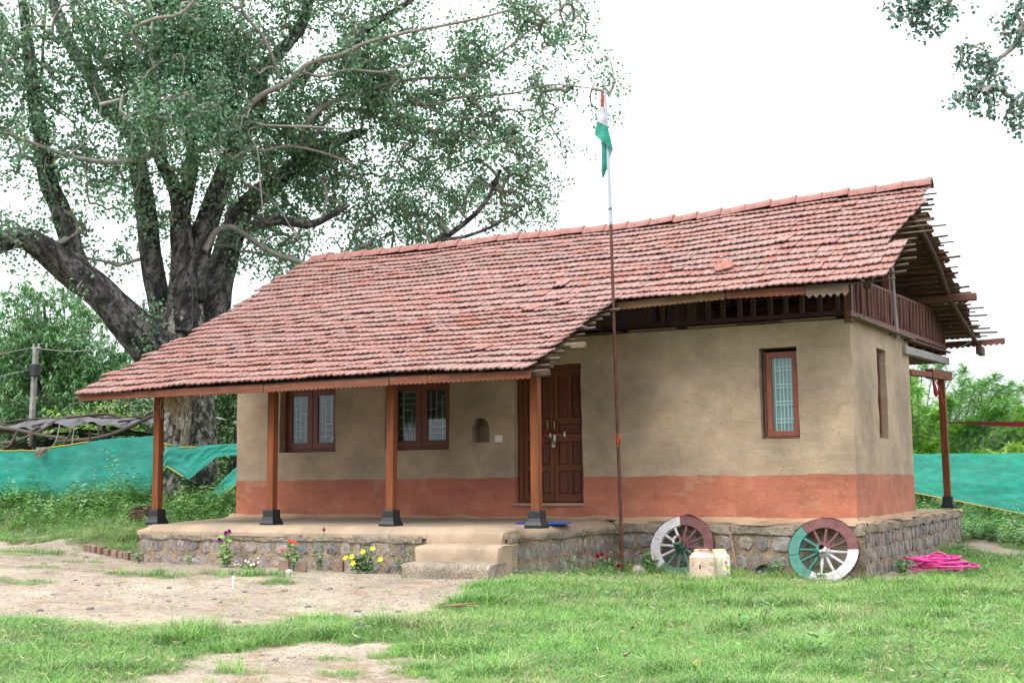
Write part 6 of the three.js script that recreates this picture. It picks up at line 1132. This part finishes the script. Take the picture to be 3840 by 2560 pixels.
{
  const fc = vary([0.17, 0.42, 0.04], [0.38, 0.66, 0.06]), fd = vary([0.1, 0.31, 0.05], [0.22, 0.48, 0.07]), fl = vary([0.28, 0.48, 0.05], [0.4, 0.58, 0.07]);
  const fan = (c, w, h, k) => lin(0, 1, k).map(t => [c[0] + lerp(-w, w, t) + rr(-0.3, 0.3), h * rr(0.72, 1.05), c[2] + rr(-0.9, 0.9)]);
  feathery('feathery green bush just right of the rear house wall, behind the net', [-1.8, 0.4, -15], [...fan([-1.9, 0, -14.8], 0.9, 3.7, 12), ...fan([-1.8, 0, -14.2], 1, 2.4, 9)], 170, fc);
  feathery('feathery bush with long boughs arching to the right above the net', [-1.0, 0.4, -14.6], [[0.2, 3.6, -13.4], [0.5, 3.4, -13.6], [0.9, 3.35, -13.2], [0.7, 3.0, -13], [-0.2, 3.5, -14], [-0.6, 3.6, -14.4], [0.2, 2.8, -13.4], [-0.4, 2.6, -13.6], [0.6, 2.4, -13], [-0.9, 3.1, -13.6]], 200, fd);
  feathery('feathery bush at the right edge, tallest behind the turquoise net', [1.4, 0.4, -14.2], [...fan([1.2, 0, -14.4], 1.2, 3.3, 12), ...fan([1.2, 0, -13.6], 1.3, 2.3, 10)], 170, fc);
  feathery('lighter yellow-green bush low behind the net at the right edge', [1.0, 0.4, -12.6], [...fan([0.95, 0, -12.5], 0.6, 2.15, 9)], 170, fl);
  feathery('feathery bushes further back, between house wall and arching boughs', [-2.8, 0.4, -20], [...fan([-2.6, 0, -19.5], 1.6, 4.3, 14), ...fan([-0.5, 0, -19], 1.6, 3.6, 12)], 190, fd);
  feathery('feathery bush further back at the far right edge', [2.4, 0.4, -18], [...fan([2.4, 0, -18], 1.8, 3.7, 16)], 190, fc);
}
// ---- grass
const tuftGeo = (n, h, sp) => { const t = []; for (let i = 0; i < n; i++) { const a = rnd() * 6.28, l = h * rr(0.55, 1.1), lean = rr(0.2, 1.5), w = rr(0.0014, 0.003), x = rr(-sp, sp), z = rr(-sp, sp), c = Math.cos(a), s = Math.sin(a), P = (u, k) => [x + c * lean * l * u * u + k * w * -s * (1 - u * 0.8), l * (u - 0.28 * lean * u * u), z + s * lean * l * u * u + k * w * c * (1 - u * 0.8)]; t.push(P(0, -1), P(0, 1), P(0.5, 1), P(0, -1), P(0.5, 1), P(0.5, -1), P(0.5, -1), P(0.5, 1), P(0.8, 0.9), P(0.5, -1), P(0.8, 0.9), P(0.8, -0.9), P(0.8, -0.9), P(0.8, 0.9), P(1, 0)); } return triGeo(t); };
{
  const kinds = [tuftGeo(15, 0.085, 0.06), tuftGeo(18, 0.06, 0.07), tuftGeo(11, 0.13, 0.05), tuftGeo(16, 0.1, 0.07)], lists = kinds.map(() => []), cols = kinds.map(() => []);
  const add = (x, z, g) => {
    const dryN = f2(x * 1.1, z * 1.1, 3, 630), big = f2(x * 0.7 + 9, z * 0.7, 2, 631), k = Math.floor(rnd() * 4), s = rr(0.6, 1.25) * (0.55 + 0.5 * g) * (0.55 + 0.55 * big + 0.75 * step(0.6, 0.75, f2(x * 2.4, z * 2.4, 2, 638))), y = groundY(x, z) - 0.005;
    lists[k].push(Mx([x, y, z], [rr(-0.15, 0.15), rr(0, 6.28), rr(-0.15, 0.15)], [s * 1.1, s * rr(0.8, 1.15), s * 1.1]));
    const q = rnd(); let c = mixc([0.09, 0.27, 0.03], [0.23, 0.45, 0.06], q); if (rnd() < 0.13 + 0.5 * step(0.5, 0.68, dryN)) c = mixc(c, [0.5, 0.46, 0.24], rr(0.25, 0.85)); if (rnd() < 0.25) c = mixc(c, [0.07, 0.23, 0.05], 0.6); const lv = 0.55 + 0.55 * f2(x * 1.6, z * 1.6, 3, 636) + 0.3 * f2(x * 6, z * 6, 2, 637); c = c.map(v => v * lv * 0.93);
    cols[k].push(c);
  };
  const sow = (x0, x1, z0, z1, per, ok) => { const n = Math.round((x1 - x0) * (z1 - z0) * per); for (let i = 0; i < n; i++) { const x = rr(x0, x1), z = rr(z0, z1); if (ok && !ok(x, z)) continue; const g = grassAt(x, z); if (rnd() > g * 1.05 + (rnd() < 0.5 && f2(x * 3, z * 3, 2, 633) > 0.6 ? 0.05 : 0.006)) continue; add(x, z, g); } };
  const onHouse = (x, z) => (z < 3.5 && z > -8.05 && x < -3.38 && x > leftX(Math.max(0, z))) || (z < 0.14 && z > -8.05 && x < 0.13 && x > -10.7) || (x > -4.5 && x < -3.2 && z < 4.15 && z > 3);
  const off = (x, z) => !onHouse(x, z);
  sow(-3.4, 3.6, 0.1, 5.0, 620, off); sow(-5.5, 3.8, 5.0, 9.5, 900, off); sow(-7.5, 4.2, 9.5, 12.2, 700, (x, z) => x > -7.5 + (z - 9.5)); sow(-9, -5.2, 5, 9.5, 420, off);
  sow(0.1, 3.4, -7.5, 0.1, 420, off); sow(-18.5, -9, -3.5, 5.0, 420, off); sow(-12, -9.5, -8, -3, 160, off); sow(-9, -3.4, 3.5, 5, 300, off);
  kinds.forEach((k, i) => { const o = inst('grass', k, M.grassBlade, lists[i], j => cols[i][j]); o.name = numbered('grass'); o.userData.kind = 'stuff'; o.userData.label = 'green grass of the yard'; });
  { // dry straw lying in the turf, and small broad-leaved seedlings
    const bl = triGeo([[-0.5, 0, 0], [0, 0.006, 0.012], [0.5, 0.03, 0], [-0.5, 0, 0], [0.5, 0.03, 0], [0, 0.0, -0.012]]), S = [], R = [], ros = (() => { const t = []; for (let i = 0; i < 7; i++) t.push(broad.clone().applyMatrix4(faceUp(V(0, 0.02 + 0.006 * i, 0), V(Math.cos(i * 2.4), 0.35, Math.sin(i * 2.4)), rr(0.6, 1.1), 0.3))); return merge(t); })();
    for (let i = 0; i < 9000; i++) { const x = rr(-7, 4), z = rr(0.3, 12), g = grassAt(x, z); if (rnd() > 0.35 + g * 0.5 || onHouse(x, z)) continue; const l = rr(0.02, 0.085); S.push(Mx([x, groundY(x, z) + rr(0.005, 0.07) * g + 0.004, z], [rr(-0.3, 0.3), rr(0, 6.3), rr(-0.3, 0.3)], [l, 0.7, 0.14])); }
    for (let i = 0; i < 1500; i++) { const x = rr(-7, 4), z = rr(0.5, 11), c = f2(x * 1.3, z * 1.3, 2, 639); if (c < 0.5 || grassAt(x, z) < 0.3 || onHouse(x, z)) continue; const s = rr(0.03, 0.075); R.push(Mx([x, groundY(x, z) + rr(0.0, 0.03), z], [rr(-0.2, 0.2), rr(0, 6), rr(-0.2, 0.2)], [s * 0.8, s, s * 0.8])); }
    const a = inst('dry_straw', bl, M.grassBlade, S, vary([0.4, 0.34, 0.2], [0.6, 0.54, 0.36])); a.userData.kind = 'stuff'; a.userData.label = 'dry straw strewn over soil and turf';
    const b = inst('seedlings', ros, M.leaf, R, vary([0.08, 0.25, 0.04], [0.16, 0.36, 0.08])); b.userData.kind = 'stuff'; b.userData.label = 'small broad-leaved seedlings in the turf';
  }
  console.log('tufts', lists.reduce((a, l) => a + l.length, 0));
}
// ---- weeds: broad-leaved ground cover before the nets
const weedGeo = (n, h, leaf, ls, up = 0.2) => { const t = []; for (let i = 0; i < n; i++) { const u = i / n, a = i * 2.4, y = h * (0.25 + 0.75 * u) * rr(0.8, 1.1), r = 0.25 * h * rr(0.3, 1), d = V(Math.cos(a), up, Math.sin(a)); t.push(leaf.clone().applyMatrix4(faceUp(V(Math.cos(a) * r * 0.4, y, Math.sin(a) * r * 0.4), d, ls * rr(0.7, 1.2) * (1.1 - 0.4 * u), 0.4))); } t.push(triGeo([[-0.003, 0, 0], [0.003, 0, 0], [0.0, h, 0.01]])); return merge(t); };
{
  const wk = [weedGeo(16, 0.4, broad, 0.1), weedGeo(13, 0.28, broad, 0.085, 0.4), weedGeo(22, 0.5, blade, 0.12)], ls = wk.map(() => []), far = (x, z, s, y = groundY(x, z) - 0.02) => ls[Math.floor(rnd() * 3)].push(Mx([x, y, z], [rr(-0.2, 0.2), rr(0, 6.28), rr(-0.2, 0.2)], [s, s * rr(0.75, 1.2), s]));
  for (let i = 0; i < 9500; i++) { const x = rr(-21, -9.6), z = rr(-2.9, 2.2), d = z - (-1.2 + (x + 15) * 0.02); if (x > -10.9 && z > -0.2) continue; if (d > 0 && rnd() < d / 2.2 + 0.25 - 0.5 * f2(x * 0.8, z, 2, 640)) continue; far(x, z, lerp(1.05, 0.4, clamp(d / 2.2)) * rr(0.4, 0.9) * (0.5 + 1.1 * f2(x * 0.9, z * 0.9, 2, 645)) * (rnd() < 0.04 ? 1.9 : 1)); }
  for (let i = 0; i < 7500; i++) { const x = rr(-2.6, 5), z = rr(-12.4, -5.6); if (x < 0.25 && z > -8.3) continue; if (sdPoly(DIRT[2], x, z) < 0.12) continue; far(x, z, rr(0.35, 0.9) * (0.5 + 1.1 * f2(x * 1.1, z * 1.1, 2, 646)) * (rnd() < 0.04 ? 1.6 : 1)); }
  for (let i = 0; i < 2600; i++) far(rr(-4, 5), rr(-16, -12.3), rr(0.6, 1.5));
  for (let i = 0; i < 900; i++) { const x = rr(-14, -9), z = rr(-9, -2); far(x, z, rr(0.6, 1.4)); }
  for (let i = 0; i < 260; i++) { const x = rr(0.7, 3), z = rr(-5, 3); if (grassAt(x, z) < 0.5 || f2(x, z, 2, 641) < 0.5) continue; far(x, z, rr(0.25, 0.5)); }
  for (let i = 0; i < 90; i++) { const x = rr(-3.3, 0), z = rr(0.25, 1.0); far(x, z, rr(0.2, 0.5)); }
  for (let i = 0; i < 60; i++) { const x = rr(-3.4, -2.5), z = rr(0.8, 3.2); far(x, z, rr(0.25, 0.55)); }
  const cc = vary([0.09, 0.27, 0.05], [0.27, 0.5, 0.1], 0.35);
  wk.forEach((k, i) => { const o = inst('weeds', k, M.leaf, ls[i], cc); o.name = numbered('weeds'); o.userData.kind = 'stuff'; o.userData.label = 'leafy green weeds before the nets'; });
  // white-flowered feathery weeds in the lawn
  const wf = (() => { const t = []; for (let i = 0; i < 34; i++) { const a = i * 2.4, d = V(Math.cos(a), rr(0.3, 1.1), Math.sin(a)), q = rr(0.01, 0.06); t.push(frond.clone().applyMatrix4(faceUp(V(Math.cos(a) * q, rr(0.02, 0.16), Math.sin(a) * q), d, rr(0.06, 0.11), 0.5))); } return merge(t); })(), fl = (() => { const t = []; for (let i = 0; i < 18; i++) { const g = new THREE.IcosahedronGeometry(0.0032, 0); g.translate(rr(-0.12, 0.12), rr(0.16, 0.3), rr(-0.12, 0.12)); t.push(g); } return merge(t); })();
  const P = [[0.5, 6.6, 0.9, 'silvery feathery weed in the middle of the right-hand lawn'], [1.4, 7.6, 1.0, 'large feathery weed low in the right-hand lawn'], [2.45, 8.7, 0.9, 'feathery weed at the lower right corner of the lawn'], [0.35, 5.2, 0.9, 'small feathery weed behind the middle of the lawn'], [-3.1, 2.2, 1.3, 'white-flowered feathery weed right of the steps'], [-2.85, 1.6, 1.1, 'feathery weed between steps and flagpole'], [1.9, -0.6, 1.0, 'white-flowered weed right of the pink hose'], [2.2, 5.4, 1.1, 'feathery weed near the right edge of the lawn']];
  for (const [x, z, s, l] of P) { const g = thing('feathery_weed', [x, groundY(x, z), z], rr(0, 6)); g.scale.set(s, s, s); mesh('foliage', wf, mat('weedLeaf', [0.12, 0.27, 0.1], { roughness: 0.8 }), g); if (/white/.test(l) || s > 0.95) mesh('blossom', fl, M.white, g); tag(g, l, 'weed', 'feathery weeds in the lawn'); }
}
// ---- bed flowers
{
  const leafy = (name, c) => mat(name, c, { roughness: 0.75 });
  const gm = leafy('plantLeaf', [0.17, 0.36, 0.08]), bm = leafy('roseLeaf', [0.13, 0.25, 0.15]), dm = leafy('darkLeaf', [0.09, 0.2, 0.06]);
  function plant(name, label, x, z, stems, leafM, leaf, ls, per, heads, y0) { // stems: [dx, dz, height]; heads: builder
    const y = y0 ?? groundY(x, z), g = thing(name, [x, y, z]), st = [], lv = [];
    for (const [dx, dz, h] of stems) { st.push(rod([[dx * 0.2, -0.02, dz * 0.2, 0.006], [dx * 0.6, h * 0.55, dz * 0.6, 0.005], [dx, h, dz, 0.004]], 5)); for (let k = 0; k < per; k++) { const u = rr(0.15, 0.95), a = rr(0, 6.28); lv.push(leaf.clone().applyMatrix4(faceUp(V(dx * u, h * u, dz * u), V(Math.cos(a), rr(-0.3, 0.5), Math.sin(a)), ls * 1.08 * rr(0.7, 1.25), 0.5))); } }
    mesh('stems', st, dm, g); mesh('leaves', lv, leafM, g);
    if (heads) stems.forEach((s, i) => heads(g, s, i));
    return tag(g, label, 'plant');
  }
  const petals = (n, r, cup, w) => { const t = []; for (let i = 0; i < n; i++) { const a = i / n * 6.283, c = Math.cos(a), s = Math.sin(a), q = (u, k) => [c * r * u - s * k * w * r, cup * u * u * r, s * r * u + c * k * w * r]; t.push(q(0.08, 0), q(0.6, 0.5), q(1, 0.12), q(0.08, 0), q(1, 0.12), q(1, -0.12), q(0.08, 0), q(1, -0.12), q(0.6, -0.5)); } return triGeo(t); };
  const head = (m, geo, tilt = 0.7) => (g, s) => { const h = mesh('flower_head', geo, m, g); h.position.set(s[0], s[2] + 0.006, s[1]); h.rotation.set(tilt + rr(-0.2, 0.2), 0, -0.3 + rr(-0.3, 0.3)); };
  const ball = (() => { const t = []; for (let i = 0; i < 5; i++) t.push(petals(10, 0.036 - i * 0.005, 0.1 + i * 0.5, 0.4).translate(0, 0.006 * i, 0)); return merge(t); })(), zin = merge([petals(12, 0.034, 0.15, 0.42), petals(8, 0.026, 0.4, 0.5).translate(0, 0.005, 0)]), star = petals(5, 0.038, 0.5, 0.75), tiny = petals(5, 0.017, 0.1, 0.6);
  plant('purple_flowers', 'leafy plant with purple ball flowers against the stone plinth', -7.42, 3.68, [[-0.1, 0.05, 0.34], [-0.02, 0.02, 0.42], [0.05, 0.03, 0.44], [0.06, 0.06, 0.22], [-0.06, 0.08, 0.2]], gm, broad, 0.1, 9, (g, s, i) => i < 3 && head(mat('purple', [0.3, 0.008, 0.22], {}), ball, 0.5)(g, s));
  plant('pink_white_flowers', 'low pink and white flowers between purple and orange ones', -7.0, 3.72, lin(0, 1, 12).map(() => [rr(-0.25, 0.25), rr(-0.05, 0.08), rr(0.07, 0.17)]), dm, broad, 0.045, 6, (g, s, i) => head(i % 3 ? mat('pinkWhite', [0.66, 0.45, 0.62], {}) : M.white, tiny, 0.9)(g, s), groundY(-7, 3.72) - 0.03);
  plant('orange_flowers', 'plant with orange-red zinnia flowers behind two grey bricks', -6.32, 3.72, [[-0.12, 0.06, 0.25], [-0.02, 0.03, 0.36], [0.06, 0.04, 0.34], [0.08, 0.02, 0.2], [-0.08, 0.02, 0.18]], gm, broad, 0.09, 9, (g, s, i) => i < 3 && head(mat('orangeRed', [0.6, 0.045, 0.01], {}), zin, 0.5)(g, s));
  plant('rose_plant', 'tall thin rose plant with a dark bud right of the orange flowers', -5.97, 3.62, [[0.06, 0, 0.5], [-0.08, 0.04, 0.25], [0.1, 0.06, 0.22], [-0.02, 0.05, 0.36]], bm, broad, 0.065, 11, (g, s, i) => { if (i) return; const h = mesh('flower_head', new THREE.IcosahedronGeometry(0.022, 1).scale(0.9, 1.2, 0.9), mat('bud', [0.12, 0.02, 0.03], {}), g); h.position.set(s[0], s[2] + 0.02, s[1]); });
  plant('yellow_flowers', 'bushy plant with large yellow trumpet flowers left of the steps', -5.22, 3.75, [[-0.2, 0.08, 0.18], [-0.1, 0.09, 0.2], [-0.05, 0.14, 0.12], [0.07, 0.1, 0.26], [0.2, 0.08, 0.3], [0.33, 0.1, 0.17], [0, 0, 0.38], [0.1, 0, 0.34], [-0.18, 0, 0.26], [0.25, 0.02, 0.24]], dm, blade, 0.13, 15, (g, s, i) => i < 6 && head(mat('yellow', [0.75, 0.55, 0.01], { roughness: 0.6 }), star, 1.0)(g, s));
  plant('rose_plant', 'sprawling grey-green rose plant against the left side of the steps', -4.72, 3.62, [[0.18, 0.05, 0.4], [0.1, 0.1, 0.3], [-0.12, 0.08, 0.3], [0.02, 0.14, 0.2], [0.2, 0.12, 0.16]], bm, broad, 0.055, 12, (g, s, i) => { if (i) return; head(mat('budYellow', [0.4, 0.32, 0.05], {}), tiny, 0.5)(g, s); });
  plant('red_flowers', 'low plant with crimson flowers left of the flagpole foot', -3.02, 1.3, [[-0.1, 0.05, 0.22], [-0.04, 0.06, 0.24], [0.06, 0.1, 0.2], [0.14, 0.1, 0.14], [0.2, 0.08, 0.1]], gm, broad, 0.085, 8, (g, s, i) => (i < 3 || i === 4) && head(mat('crimson', [0.36, 0.012, 0.04], {}), ball, 0.7)(g, s));
  plant('leafy_shrub', 'small bright green leafy shrub at the left rim of the left wheel', -2.72, 0.55, [[-0.08, 0.05, 0.3], [0.04, 0.06, 0.34], [0.1, 0.02, 0.25], [0, 0.1, 0.2]], gm, broad, 0.1, 9, (g, s, i) => { if (i !== 2) return; head(mat('pinkRed', [0.55, 0.06, 0.09], {}), tiny, 0.7)(g, s); });
  plant('leafy_shrub', 'small leafy shrub growing between the black bowl and the right wheel', -0.98, 0.5, [[0, 0, 0.3], [0.1, 0.04, 0.28], [-0.08, 0.05, 0.2], [0.16, 0.05, 0.2]], gm, broad, 0.07, 11);
  plant('leafy_shrub', 'feathery seedling growing through the lower spokes of the right wheel', -0.33, 0.72, [[0, 0, 0.24], [0.08, 0.02, 0.2], [-0.07, 0.03, 0.17]], bm, blade, 0.09, 10);
  plant('leafy_shrub', 'tuft of green weeds at the plinth foot below the leftmost post', -9.05, 3.62, [[0, 0, 0.2], [0.12, 0.03, 0.16], [-0.1, 0.04, 0.18]], bm, broad, 0.07, 9);
  plant('leafy_shrub', 'thin weeds on the plinth left of the purple flowers', -8.15, 3.62, [[0, 0, 0.22], [0.12, 0.03, 0.14], [-0.14, 0.04, 0.14]], bm, blade, 0.08, 8);
  plant('leafy_shrub', 'dark green weed clump left of the pink hose', 0.36, -0.9, [[0, 0, 0.26], [0.1, 0.05, 0.2], [-0.06, 0.04, 0.22], [0.02, 0.12, 0.16]], dm, broad, 0.09, 9);
  plant('climbing_vine', 'vine with heart-shaped leaves climbing the big tree trunk', -12.75, -2.35, [[0.02, 0.02, 1.35], [0.08, 0.04, 1.0], [-0.05, 0.03, 0.8]], gm, heart, 0.13, 16);
  plant('climbing_vine', 'dark ivy patch climbing the left end of the green net', -18.3, -1.3, lin(0, 1, 8).map(() => [rr(-0.5, 0.5), rr(0, 0.1), rr(0.5, 1.0)]), dm, broad, 0.06, 20);
  // fallen leaves
  const dl = [mat('dryLeaf', [0.2, 0.13, 0.08], {}), mat('greyLeaf', [0.33, 0.28, 0.24], {}), mat('yellowLeaf', [0.5, 0.3, 0.03], {})];
  for (const [x, z, m, l] of [[-0.31, 7.0, 1, 'curled grey dry leaf in the middle of the lawn'], [1.7, 5.8, 1, 'grey dry leaf in the lawn below the hose'], [0.88, 8.73, 2, 'yellow fallen leaf at the lower edge of the lawn'], [0.22, 8.46, 0, 'brown dry leaf low in the lawn, left of the yellow one'], [0.58, 5.93, 0, 'brown dry leaf in the lawn below the right wheel'], [0.69, 4.68, 1, 'small pale dry leaf in the lawn before the right wheel'], [-2.0, 7.5, 1, 'pale dry leaf at the right edge of the bare soil'], [2.0, 7.3, 0, 'dark dry leaf at the right of the lawn']]) { const o = mesh('dry_leaf', leafGeo(0.3, 0, 0.3, -0.5), dl[m]); o.position.set(x, groundY(x, z) + 0.075, z); o.rotation.set(-1.45 + rr(-0.2, 0.2), rr(0, 6), rr(-0.5, 0.5)); o.scale.setScalar(0.085); tag(o, l, 'leaf', 'dry leaves on the lawn'); }
  const husk = mesh('palm_husk', [rod([[-2.55, 0.12, 6.3, 0.008], [-2.4, 0.13, 6.28, 0.014], [-2.2, 0.16, 6.2, 0.004]], 5), rod([[-2.5, 0.1, 6.25, 0.006], [-2.35, 0.12, 6.2, 0.01], [-2.2, 0.1, 6.12, 0.004]], 5)], dl[0]); tag(husk, 'dry brown stalk lying at the edge of soil and lawn', 'stalk');
}
scene.traverse(o => { delete o.userData.n; });
camera.updateMatrixWorld();
renderer.render(scene, camera);
